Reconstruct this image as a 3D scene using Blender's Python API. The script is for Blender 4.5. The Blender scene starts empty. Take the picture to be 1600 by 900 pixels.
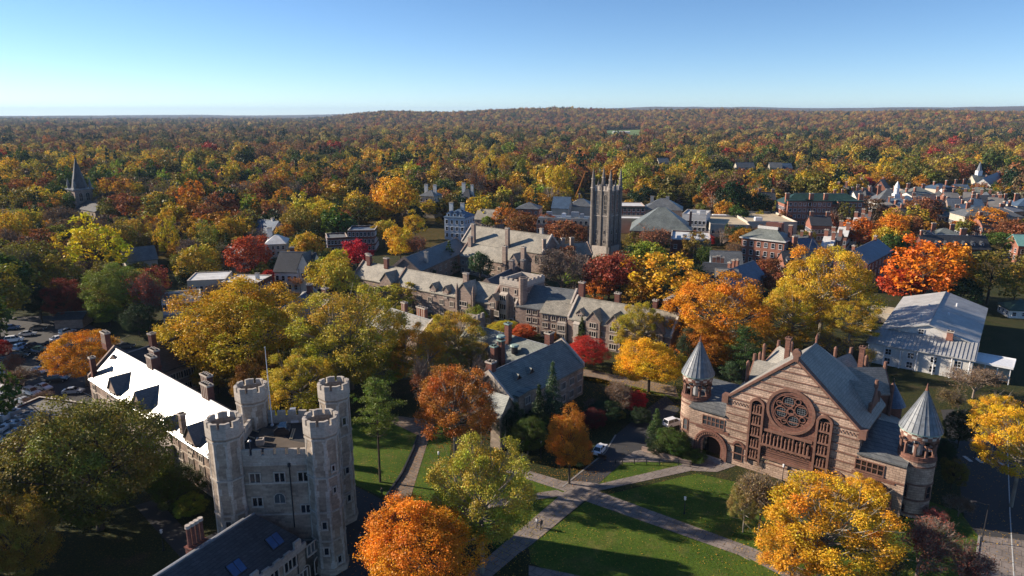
import bpy, bmesh, math, random
import numpy as np
from mathutils import Vector, Matrix, noise
sc = bpy.context.scene
COL = sc.collection
RND = random.Random(7)
R = math.radians
# ------------------------------------------------------------------ camera
F, TH, H = 1067.0, R(14.3), 65.0
S_, C_ = math.sin(TH), math.cos(TH)
cam_d = bpy.data.cameras.new('camera')
cam_d.sensor_width = 36.0
cam_d.lens = 36.0 * F / 1600.0
cam_d.clip_start, cam_d.clip_end = 0.5, 60000
cam = bpy.data.objects.new('camera', cam_d)
COL.objects.link(cam)
cam.location = (0, 0, H)
cam.rotation_euler = (R(90) - TH, 0, 0)
sc.camera = cam
# ------------------------------------------------------------------ sky, sun, exposure
SUN_EL = R(24)
SX, SY = -0.966, 0.26            # horizontal direction towards the sun
world = bpy.data.worlds.new("World")
sc.world = world
world.use_nodes = True
wn = world.node_tree.nodes
sky = wn.new('ShaderNodeTexSky')
sky.sky_type = 'NISHITA'
sky.sun_disc = False
sky.sun_elevation = SUN_EL
sky.sun_rotation = math.atan2(SX, SY)
sky.altitude = 50
sky.air_density = 0.62
sky.dust_density = 0.04
sky.ozone_density = 3.0
hsv = wn.new('ShaderNodeHueSaturation')
hsv.inputs['Saturation'].default_value = 1.1
world.node_tree.links.new(sky.outputs[0], hsv.inputs['Color'])
world.node_tree.links.new(hsv.outputs[0], wn['Background'].inputs[0])
wn['Background'].inputs[1].default_value = 0.08
sun_d = bpy.data.lights.new('sun', 'SUN')
sun_d.energy = 4.7
sun_d.angle = R(0.53)
sun_d.color = (1.0, 0.86, 0.69)
sun = bpy.data.objects.new('sun', sun_d)
COL.objects.link(sun)
ce = math.cos(SUN_EL)
sun.rotation_euler = Vector((SX * ce, SY * ce, math.sin(SUN_EL))).to_track_quat('Z', 'Y').to_euler()
sc.view_settings.view_transform = 'Standard'
sc.view_settings.look = 'None'
sc.view_settings.exposure = 0.98
sc.view_settings.gamma = 1.0
sc.cycles.max_bounces = 6
sc.cycles.diffuse_bounces = 1
sc.cycles.glossy_bounces = 2
sc.cycles.transparent_max_bounces = 4
sc.cycles.volume_bounces = 0
sc.cycles.use_denoising = True

# ------------------------------------------------------------------ the photograph's geometry as world places
def ray(px, py):
    x = (px - 800) / F; y = -(py - 450) / F
    return (x, C_ + y * S_, -S_ + y * C_)
def G(px, py, z=0.0):
    d = ray(px, py); t = (z - H) / d[2]
    return (d[0] * t, d[1] * t)
def P(X, Y, z):
    dx, dy, dz = X, Y, z - H
    dep = dy * C_ - dz * S_; up = dy * S_ + dz * C_
    return (800 + F * dx / dep, 450 - F * up / dep)

# ------------------------------------------------------------------ materials
def new_mat(name):
    m = bpy.data.materials.new(name); m.use_nodes = True
    nt = m.node_tree; b = nt.nodes['Principled BSDF']
    return m, nt, b
def lk(nt, a, b): nt.links.new(a, b)
def rgb(c): return (c[0], c[1], c[2], 1.0)
def mixrgb(nt, mode, fac, a, b):
    n = nt.nodes.new('ShaderNodeMix'); n.data_type = 'RGBA'; n.blend_type = mode
    def put(sock, v):
        if hasattr(v, 'links'): lk(nt, v, sock)
        elif isinstance(v, (int, float)): sock.default_value = v
        else: sock.default_value = rgb(v)
    put(n.inputs[0], fac); put(n.inputs[6], a); put(n.inputs[7], b)
    return n.outputs[2]
def noise_n(nt, vec, scale, detail=3, rough=0.6):
    n = nt.nodes.new('ShaderNodeTexNoise'); n.inputs['Scale'].default_value = scale
    n.inputs['Detail'].default_value = detail; n.inputs['Roughness'].default_value = rough
    if vec is not None: lk(nt, vec, n.inputs['Vector'])
    return n.outputs['Fac']
def ramp(nt, fac, stops):
    n = nt.nodes.new('ShaderNodeValToRGB'); lk(nt, fac, n.inputs[0])
    e = n.color_ramp.elements
    while len(e) < len(stops): e.new(0.5)
    for i, (p, c) in enumerate(stops):
        e[i].position = p; e[i].color = rgb(c) if not isinstance(c, (int, float)) else (c, c, c, 1)
    return n.outputs[0]
def wallvec(nt):
    tc = nt.nodes.new('ShaderNodeTexCoord'); sp = nt.nodes.new('ShaderNodeSeparateXYZ')
    lk(nt, tc.outputs['Object'], sp.inputs[0])
    ad = nt.nodes.new('ShaderNodeMath'); lk(nt, sp.outputs[0], ad.inputs[0]); lk(nt, sp.outputs[1], ad.inputs[1])
    cb = nt.nodes.new('ShaderNodeCombineXYZ'); lk(nt, ad.outputs[0], cb.inputs[0]); lk(nt, sp.outputs[2], cb.inputs[1])
    return cb.outputs[0], tc.outputs['Object']
def coursed(name, c1, c2, mortar, bw, bh, rough=0.85, stain=0.35, bump=0.4, msize=0.02, spec=0.3, tex_scale=1.0, big=0.25):
    m, nt, b = new_mat(name)
    wv, oc = wallvec(nt)
    br = nt.nodes.new('ShaderNodeTexBrick'); lk(nt, wv, br.inputs['Vector'])
    br.inputs['Scale'].default_value = tex_scale
    br.inputs['Color1'].default_value = rgb(c1); br.inputs['Color2'].default_value = rgb(c2); br.inputs['Mortar'].default_value = rgb(mortar)
    br.inputs['Mortar Size'].default_value = msize; br.inputs['Brick Width'].default_value = bw; br.inputs['Row Height'].default_value = bh
    br.inputs['Bias'].default_value = 0.0
    n1 = noise_n(nt, oc, big, 4, 0.65)
    st = ramp(nt, n1, [(0.3, 1.0 - stain), (0.7, 1.0 + stain * 0.25)])
    col = mixrgb(nt, 'MULTIPLY', 1.0, br.outputs['Color'], st)
    n2 = noise_n(nt, oc, 3.0, 3, 0.7)
    st2 = ramp(nt, n2, [(0.25, 0.72), (0.75, 1.12)])
    col = mixrgb(nt, 'MULTIPLY', 1.0, col, st2)
    lk(nt, col, b.inputs['Base Color'])
    b.inputs['Roughness'].default_value = rough
    b.inputs['Specular IOR Level'].default_value = spec
    if bump:
        bp = nt.nodes.new('ShaderNodeBump'); bp.inputs['Strength'].default_value = bump; bp.inputs['Distance'].default_value = 0.06
        sm = nt.nodes.new('ShaderNodeMath'); lk(nt, n2, sm.inputs[0]); lk(nt, br.outputs['Fac'], sm.inputs[1]); sm.operation = 'SUBTRACT'
        lk(nt, sm.outputs[0], bp.inputs['Height']); lk(nt, bp.outputs[0], b.inputs['Normal'])
    return m
def plain(name, c, rough=0.7, var=0.25, scale=0.8, metal=0.0, spec=0.4, c2=None, bump=0.0):
    m, nt, b = new_mat(name)
    tc = nt.nodes.new('ShaderNodeTexCoord')
    n = noise_n(nt, tc.outputs['Object'], scale, 5, 0.65)
    if c2 is None: c2 = tuple(x * (1 - var) for x in c)
    col = mixrgb(nt, 'MIX', ramp(nt, n, [(0.35, 0.0), (0.65, 1.0)]), c2, c)
    lk(nt, col, b.inputs['Base Color'])
    b.inputs['Roughness'].default_value = rough; b.inputs['Metallic'].default_value = metal
    b.inputs['Specular IOR Level'].default_value = spec
    if bump:
        bp = nt.nodes.new('ShaderNodeBump'); bp.inputs['Strength'].default_value = bump; lk(nt, n, bp.inputs['Height']); lk(nt, bp.outputs[0], b.inputs['Normal'])
    return m
def objcol(name, rough=0.35, spec=0.5):
    m, nt, b = new_mat(name); oi = nt.nodes.new('ShaderNodeObjectInfo')
    lk(nt, oi.outputs['Color'], b.inputs['Base Color']); b.inputs['Roughness'].default_value = rough
    b.inputs['Specular IOR Level'].default_value = spec
    return m

M = {}
M['grey_stone'] = coursed('grey_stone', (.47, .38, .295), (.30, .24, .19), (.37, .30, .24), .9, .38, stain=.5)
M['pale_stone'] = coursed('pale_stone', (.58, .51, .435), (.47, .415, .355), (.4, .36, .32), 1.2, .6, stain=.4, bump=.25)
M['brown_stone'] = coursed('brown_stone', (.44, .325, .26), (.29, .215, .18), (.28, .22, .19), .8, .33, stain=.4)
M['trim_stone'] = plain('trim_stone', (.54, .47, .40), .85, .3, 1.5)
M['pink_stone'] = coursed('pink_stone', (.66, .475, .36), (.46, .32, .24), (.31, .215, .165), 1.0, .42, stain=.45, bump=.9, msize=.03)
M['red_sandstone'] = coursed('red_sandstone', (.27, .125, .09), (.19, .09, .068), (.12, .062, .05), 1.1, .45, stain=.35, bump=.4)
M['red_trim'] = plain('red_trim', (.225, .115, .083), .85, .4, 1.3, bump=.3)
M['diaper'] = None
M['slate'] = coursed('slate', (.20, .205, .20), (.13, .14, .145), (.07, .075, .08), .55, .27, rough=.42, stain=.35, bump=.15, spec=.5)
M['slate_green'] = coursed('slate_green', (.26, .28, .245), (.18, .20, .18), (.08, .09, .09), .55, .27, rough=.45, stain=.4, bump=.15, spec=.5)
M['slate_buff'] = coursed('slate_buff', (.42, .375, .295), (.30, .275, .22), (.18, .165, .14), .55, .27, rough=.5, stain=.4, bump=.15, spec=.4)
M['slate_glossy'] = coursed('slate_glossy', (.20, .20, .20), (.15, .15, .155), (.11, .11, .115), .55, .27, rough=.36, stain=.35, bump=.1, spec=.7)
M['slate_hall'] = coursed('slate_hall', (.36, .335, .29), (.28, .265, .235), (.18, .18, .16), .6, .3, rough=.55, stain=.25, bump=.1, spec=.3)
M['slate_dark'] = coursed('slate_dark', (.075, .08, .09), (.05, .055, .065), (.03, .03, .035), .6, .3, rough=.5, stain=.3, bump=.15)
M['slate_pale'] = coursed('slate_pale', (.36, .34, .30), (.27, .26, .235), (.2, .19, .17), .7, .3, rough=.5, stain=.25, bump=.12)
M['slate_blue'] = coursed('slate_blue', (.10, .16, .24), (.075, .12, .19), (.05, .08, .13), .7, .35, rough=.45, stain=.3, bump=.15)
M['lead'] = plain('lead', (.19, .21, .235), .5, .4, 1.2, spec=.5)
M['membrane'] = plain('membrane', (.035, .035, .038), .8, .3, .5)
M['membrane_brown'] = plain('membrane_brown', (.11, .085, .065), .9, .25, .6)
M['brick'] = coursed('brick', (.42, .14, .085), (.31, .10, .06), (.25, .19, .15), .45, .15, stain=.3, bump=.1)
M['brick_dark'] = coursed('brick_dark', (.25, .08, .055), (.16, .052, .038), (.12, .09, .08), .45, .15, stain=.3, bump=.1)
M['white_paint'] = coursed('white_paint', (.76, .74, .70), (.72, .70, .66), (.5, .49, .46), 30, .25, rough=.6, stain=.2, bump=.1, msize=.012)
M['cream_paint'] = coursed('cream_paint', (.60, .54, .44), (.56, .50, .41), (.4, .36, .3), 30, .3, rough=.7, stain=.2, bump=.1)
M['blue_paint'] = coursed('blue_paint', (.50, .58, .66), (.46, .54, .62), (.36, .42, .5), 30, .3, rough=.6, stain=.2, bump=.1)
M['metal_roof'] = coursed('metal_roof', (.47, .47, .455), (.42, .42, .415), (.26, .27, .29), .9, 40, rough=.6, stain=.3, bump=.05, msize=.05, spec=.6)
M['white_roof'] = plain('white_roof', (.68, .68, .66), .6, .3, .35)
M['tan_roof'] = plain('tan_roof', (.50, .41, .28), .9, .25, .25)
M['grey_roof'] = plain('grey_roof', (.20, .19, .18), .9, .35, .3)
M['green_roof'] = coursed('green_roof', (.04, .085, .07), (.03, .07, .055), (.02, .04, .035), .9, .4, rough=.45, stain=.3, bump=.1)
M['aqua_roof'] = plain('aqua_roof', (.20, .42, .38), .5, .3, .6)
M['copper'] = plain('copper', (.30, .42, .38), .6, .4, 1.0)
def glass_mat():
    m, nt, b = new_mat('window_glass')
    oi = nt.nodes.new('ShaderNodeObjectInfo')
    col = ramp(nt, oi.outputs['Random'], [(0.0, (.008, .01, .014)), (0.8, (.02, .025, .035)), (1.0, (.10, .11, .12))])
    lk(nt, col, b.inputs['Base Color']); b.inputs['Roughness'].default_value = .12; b.inputs['Specular IOR Level'].default_value = .6
    return m
M['glass'] = glass_mat()
M['skylight_pane'] = plain('skylight_pane', (.03, .075, .20), .15, .2, 1, spec=.8)  # blue of the reflected sky is put into the pane colour
M['dark_glass'] = plain('dark_glass', (.012, .014, .018), .35, .3, 2, spec=.3)
M['dark'] = plain('recess_shade', (.012, .010, .010), .9, .2, 1)  # near-black colour stands in for shade in recesses and openings
M['dark_metal'] = plain('dark_metal', (.03, .03, .035), .5, .3, 3)
M['galv'] = plain('galvanised', (.45, .46, .48), .45, .3, 2, metal=.4)
M['white_metal'] = plain('white_metal', (.75, .76, .78), .4, .15, 2)
M['orange_paint'] = plain('orange_paint', (.75, .25, .03), .5, .2, 2)
M['bark'] = plain('bark', (.085, .065, .05), .95, .5, 3.0)
M['bark_pale'] = plain('bark_pale', (.30, .26, .21), .9, .5, 2.0)
M['twig'] = plain('twig', (.27, .21, .17), .95, .4, 3.0)
M['car_paint'] = objcol('car_paint', .25, .6)
M['rubber'] = plain('rubber', (.015, .015, .015), .9, .2, 4)
M['skin'] = plain('skin', (.45, .28, .2), .6, .1, 4)
M['cloth'] = objcol('cloth', .9, .2)
M['hair'] = plain('hair', (.03, .02, .015), .8, .3, 4)
M['wood_door'] = plain('wood_door', (.05, .03, .02), .7, .4, 3)
def asphalt_like(name, c, c2, scale=.15, leaves=0.0, leafc=(.2, .09, .03)):
    m, nt, b = new_mat(name); tc = nt.nodes.new('ShaderNodeTexCoord'); v = tc.outputs['Object']
    col = mixrgb(nt, 'MIX', noise_n(nt, v, scale, 6, .7), c2, c)
    col = mixrgb(nt, 'MULTIPLY', 1.0, col, ramp(nt, noise_n(nt, v, 4.0, 3, .7), [(.3, .8), (.7, 1.15)]))
    if leaves:
        col = mixrgb(nt, 'MIX', ramp(nt, noise_n(nt, v, 2.2, 6, .85), [(.62 - leaves, 0.0), (.66 - leaves * .8, 1.0)]), col, leafc)
    lk(nt, col, b.inputs['Base Color']); b.inputs['Roughness'].default_value = .9
    return m
M['asphalt'] = asphalt_like('asphalt', (.048, .046, .047), (.03, .03, .032), .12)
def slabs(name, c, c2, joint, bw, bh, leaves, leafc):
    m, nt, b = new_mat(name); tc = nt.nodes.new('ShaderNodeTexCoord'); v = tc.outputs['Object']
    mp = nt.nodes.new('ShaderNodeMapping'); mp.inputs['Rotation'].default_value = (0, 0, .62); lk(nt, v, mp.inputs[0])
    br = nt.nodes.new('ShaderNodeTexBrick'); lk(nt, mp.outputs[0], br.inputs['Vector']); br.inputs['Scale'].default_value = 1.0
    br.inputs['Color1'].default_value = rgb(c); br.inputs['Color2'].default_value = rgb(c2); br.inputs['Mortar'].default_value = rgb(joint)
    br.inputs['Mortar Size'].default_value = .045; br.inputs['Brick Width'].default_value = bw; br.inputs['Row Height'].default_value = bh
    col = mixrgb(nt, 'MULTIPLY', 1.0, br.outputs['Color'], ramp(nt, noise_n(nt, v, .25, 6, .75), [(.3, .6), (.7, 1.15)]))
    col = mixrgb(nt, 'MULTIPLY', 1.0, col, ramp(nt, noise_n(nt, v, 5.0, 3, .7), [(.3, .82), (.7, 1.12)]))
    col = mixrgb(nt, 'MIX', ramp(nt, noise_n(nt, v, 2.2, 6, .85), [(.62 - leaves, 0.0), (.67 - leaves, .9)]), col, leafc)
    lk(nt, col, b.inputs['Base Color']); b.inputs['Roughness'].default_value = .9
    return m
M['paving'] = slabs('paving', (.27, .225, .20), (.22, .185, .165), (.10, .085, .075), 1.6, 1.6, .02, (.22, .13, .05))
M['paving_leafy'] = slabs('paving_leafy', (.24, .19, .155), (.17, .135, .105), (.09, .07, .06), 1.2, .8, .09, (.28, .15, .05))
M['kerb'] = plain('kerb_stone', (.30, .28, .26), .9, .3, 2)
M['road_paint'] = plain('road_paint', (.6, .6, .58), .8, .3, 3)
def grass_mat(name, c1, c2, dry, leafy):
    m, nt, b = new_mat(name); tc = nt.nodes.new('ShaderNodeTexCoord'); v = tc.outputs['Object']
    col = mixrgb(nt, 'MIX', ramp(nt, noise_n(nt, v, .09, 5, .7), [(.35, 0.0), (.65, 1.0)]), c1, c2)
    col = mixrgb(nt, 'MIX', ramp(nt, noise_n(nt, v, .22, 4, .6), [(.52, 0.0), (.70, .75)]), col, dry)
    col = mixrgb(nt, 'MULTIPLY', 1.0, col, ramp(nt, noise_n(nt, v, 2.5, 4, .8), [(.3, .5), (.7, 1.3)]))
    col = mixrgb(nt, 'MIX', ramp(nt, noise_n(nt, v, 3.1, 5, .9), [(.62 - leafy, 0.0), (.66 - leafy, .85)]), col, (.26, .17, .04))
    lk(nt, col, b.inputs['Base Color']); b.inputs['Roughness'].default_value = .95; b.inputs['Specular IOR Level'].default_value = .15
    bp = nt.nodes.new('ShaderNodeBump'); bp.inputs['Strength'].default_value = .8; bp.inputs['Distance'].default_value = .15
    lk(nt, noise_n(nt, v, 5, 4, .8), bp.inputs['Height']); lk(nt, bp.outputs[0], b.inputs['Normal'])
    return m
M['lawn'] = grass_mat('lawn', (.045, .090, .010), (.085, .135, .016), (.15, .14, .04), .015)
M['campus_ground'] = grass_mat('campus_ground', (.022, .034, .010), (.035, .042, .014), (.07, .05, .028), .05)  # ground tone darkened to carry the shade of trees

def leaf_mat(name, src):
    m, nt, b = new_mat(name)
    nt.nodes.remove(b); out = nt.nodes['Material Output']
    if src == 'object':
        oi = nt.nodes.new('ShaderNodeObjectInfo'); base = oi.outputs['Color']
    else:
        at0 = nt.nodes.new('ShaderNodeAttribute'); at0.attribute_type = 'INSTANCER'; at0.attribute_name = 'tree_tint'; base = at0.outputs['Color']
    at = nt.nodes.new('ShaderNodeAttribute'); at.attribute_name = 'tint'
    col = mixrgb(nt, 'MULTIPLY', 1.0, base, at.outputs['Color'])
    d = nt.nodes.new('ShaderNodeBsdfDiffuse'); t = nt.nodes.new('ShaderNodeBsdfTranslucent'); g = nt.nodes.new('ShaderNodeBsdfGlossy')
    lk(nt, col, d.inputs[0]); g.inputs['Roughness'].default_value = .5
    tcol = mixrgb(nt, 'MULTIPLY', 1.0, col, (1.2, 1.15, .6)); lk(nt, tcol, t.inputs[0])
    m1 = nt.nodes.new('ShaderNodeMixShader'); m1.inputs[0].default_value = .24; lk(nt, d.outputs[0], m1.inputs[1]); lk(nt, t.outputs[0], m1.inputs[2])
    m2 = nt.nodes.new('ShaderNodeMixShader'); m2.inputs[0].default_value = .025; lk(nt, m1.outputs[0], m2.inputs[1]); lk(nt, g.outputs[0], m2.inputs[2])
    lk(nt, m2.outputs[0], out.inputs[0])
    return m
M['leaf'] = leaf_mat('autumn_leaves', 'object')
M['leaf_far'] = leaf_mat('distant_leaves', 'instancer')

# ------------------------------------------------------------------ mesh building
class MB:
    def __init__(s): s.v = []; s.f = []; s.m = []
    def add(s, vs, fs, m=0):
        o = len(s.v); s.v += [tuple(p) for p in vs]
        for f in fs: s.f.append([o + i for i in f]); s.m.append(m)
        return s
    def box(s, x0, x1, y0, y1, z0, z1, m=0):
        return s.add([(x0, y0, z0), (x1, y0, z0), (x1, y1, z0), (x0, y1, z0), (x0, y0, z1), (x1, y0, z1), (x1, y1, z1), (x0, y1, z1)],
                     [(0, 3, 2, 1), (4, 5, 6, 7), (0, 1, 5, 4), (1, 2, 6, 5), (2, 3, 7, 6), (3, 0, 4, 7)], m)
    def prism(s, poly, c0, c1, axis='y', m=0):
        n = len(poly)
        def mk(p, c):
            if axis == 'y': return (p[0], c, p[1])
            if axis == 'x': return (c, p[0], p[1])
            return (p[0], p[1], c)
        vs = [mk(p, c0) for p in poly] + [mk(p, c1) for p in poly]
        fs = [tuple(range(n)), tuple(range(2 * n - 1, n - 1, -1))] + [(i, (i + 1) % n, n + (i + 1) % n, n + i) for i in range(n)]
        return s.add(vs, fs, m)
    def ring(s, cx, cy, z0, z1, r0, r1, n=8, m=0, rot=None, cap=True):
        if rot is None: rot = math.pi / n
        a = [rot + 2 * math.pi * i / n for i in range(n)]
        vs = [(cx + r0 * math.cos(t), cy + r0 * math.sin(t), z0) for t in a]
        if r1 < 1e-4:
            vs.append((cx, cy, z1)); fs = [(i, (i + 1) % n, n) for i in range(n)]
            if cap: fs.append(tuple(range(n))[::-1])
        else:
            vs += [(cx + r1 * math.cos(t), cy + r1 * math.sin(t), z1) for t in a]
            fs = [(i, (i + 1) % n, n + (i + 1) % n, n + i) for i in range(n)]
            if cap: fs += [tuple(range(n))[::-1], tuple(range(n, 2 * n))]
        return s.add(vs, fs, m)
    def annulus(s, cx, cy, z0, z1, ri, ro, n=16, m=0, rot=0.0):      # flat ring with a hole, vertical axis
        for i in range(n):
            a, b = rot + 2 * math.pi * i / n, rot + 2 * math.pi * (i + 1) / n
            q = [(cx + r * math.cos(t), cy + r * math.sin(t)) for r, t in ((ri, a), (ro, a), (ro, b), (ri, b))]
            s.prism(q, z0, z1, 'z', m)
        return s
    def arc(s, cx, cz, ri, ro, a0, a1, y0, y1, n=12, m=0):           # ring sector standing in the wall plane
        vs = []; fs = []
        for i in range(n + 1):
            t = a0 + (a1 - a0) * i / n
            for r in (ri, ro):
                for y in (y0, y1): vs.append((cx + r * math.cos(t), y, cz + r * math.sin(t)))
        for i in range(n):
            o = i * 4; q = o + 4
            fs += [(o, q, q + 2, o + 2), (o + 1, o + 3, q + 3, q + 1), (o + 2, q + 2, q + 3, o + 3), (o, o + 1, q + 1, q)]
        if abs(a1 - a0) < 6.28: fs += [(0, 2, 3, 1), (4 * n, 4 * n + 1, 4 * n + 3, 4 * n + 2)]
        return s.add(vs, fs, m)
    def disc(s, cx, cz, r, y, n=24, m=0):
        return s.add([(cx + r * math.cos(2 * math.pi * i / n), y, cz + r * math.sin(2 * math.pi * i / n)) for i in range(n)], [tuple(range(n))], m)
    def tube(s, p, q, r0, r1, n=6, m=0):
        p, q = Vector(p), Vector(q); d = (q - p)
        if d.length < 1e-6: return s
        d.normalize(); a = d.orthogonal().normalized(); b = d.cross(a)
        vs = [p + (a * math.cos(2 * math.pi * i / n) + b * math.sin(2 * math.pi * i / n)) * r0 for i in range(n)]
        vs += [q + (a * math.cos(2 * math.pi * i / n) + b * math.sin(2 * math.pi * i / n)) * r1 for i in range(n)]
        return s.add(vs, [(i, (i + 1) % n, n + (i + 1) % n, n + i) for i in range(n)] + [tuple(range(n))[::-1], tuple(range(n, 2 * n))], m)
    def mesh(s, name, mats):
        me = bpy.data.meshes.new(name); me.from_pydata(s.v, [], s.f)
        for k in (mats if isinstance(mats, (list, tuple)) else [mats]): me.materials.append(M[k])
        if any(s.m): me.polygons.foreach_set('material_index', s.m)
        bm = bmesh.new(); bm.from_mesh(me); bmesh.ops.recalc_face_normals(bm, faces=bm.faces); bm.to_mesh(me); bm.free()
        return me
    def build(s, name, mats, parent=None, loc=(0, 0, 0), rz=0.0):
        return obj(name, s.mesh(name, mats), parent, loc, rz)
def obj(name, me, parent=None, loc=(0, 0, 0), rz=0.0, scale=None):
    o = bpy.data.objects.new(name, me); COL.objects.link(o)
    o.parent = parent; o.location = loc; o.rotation_euler = (0, 0, rz)
    if scale is not None: o.scale = scale
    return o
def tag(o, label=None, cat=None, group=None, kind=None):
    if label: o['label'] = label
    if cat: o['category'] = cat
    if group: o['group'] = group
    if kind: o['kind'] = kind
    return o
def empty(name, loc, rz, label, cat, group=None):
    return tag(obj(name, None, None, loc, rz), label, cat, group)

# windows: each one an object of its own, meshes shared between alike ones
_wm = {}
def win_mesh(kind, w, h, c, r, fr, gl='glass'):
    k = (kind, round(w, 2), round(h, 2), c, r, fr, gl)
    if k in _wm: return _wm[k]
    b = MB(); f = .10 if kind != 'stone' else .17; d = .14
    if kind == 'arch' or kind == 'pointed':
        hw = w / 2; hs = h - hw
        b.box(-hw - f, -hw, -d, 0, 0, hs); b.box(hw, hw + f, -d, 0, 0, hs); b.box(-hw - f - .05, hw + f + .05, -d - .05, 0, -f, 0)
        b.arc(0, hs, hw, hw + f, 0, math.pi, -d, 0, 8)
        b.box(-hw, hw, -.02, 0, 0, hs, 1)
        b.add([(hw * math.cos(math.pi * i / 8), -.02, hs + hw * math.sin(math.pi * i / 8)) for i in range(9)], [tuple(range(9))], 1)
        for i in range(1, c): x = -hw + w * i / c; b.box(x - .05, x + .05, -.09, -.021, 0, hs + hw * .6)
        for j in range(1, r): z = hs * j / r; b.box(-hw, hw, -.08, -.022, z - .04, z + .04)
    else:
        b.box(-w / 2 - f, -w / 2, -d, 0, -f, h + f); b.box(w / 2, w / 2 + f, -d, 0, -f, h + f)
        b.box(-w / 2, w / 2, -d, 0, h, h + f); b.box(-w / 2 - f - .03, w / 2 + f + .03, -d - .06, 0, -f - .08, 0)
        b.box(-w / 2, w / 2, -.02, 0, 0, h, 1)
        t = .08 if kind == 'stone' else .035
        for i in range(1, c): x = -w / 2 + w * i / c; b.box(x - t, x + t, -.1, -.021, 0, h)
        for j in range(1, r): z = h * j / r; b.box(-w / 2, w / 2, -.09, -.022, z - t * .8, z + t * .8)
    _wm[k] = b.mesh('window', [fr, gl])
    return _wm[k]

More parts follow.
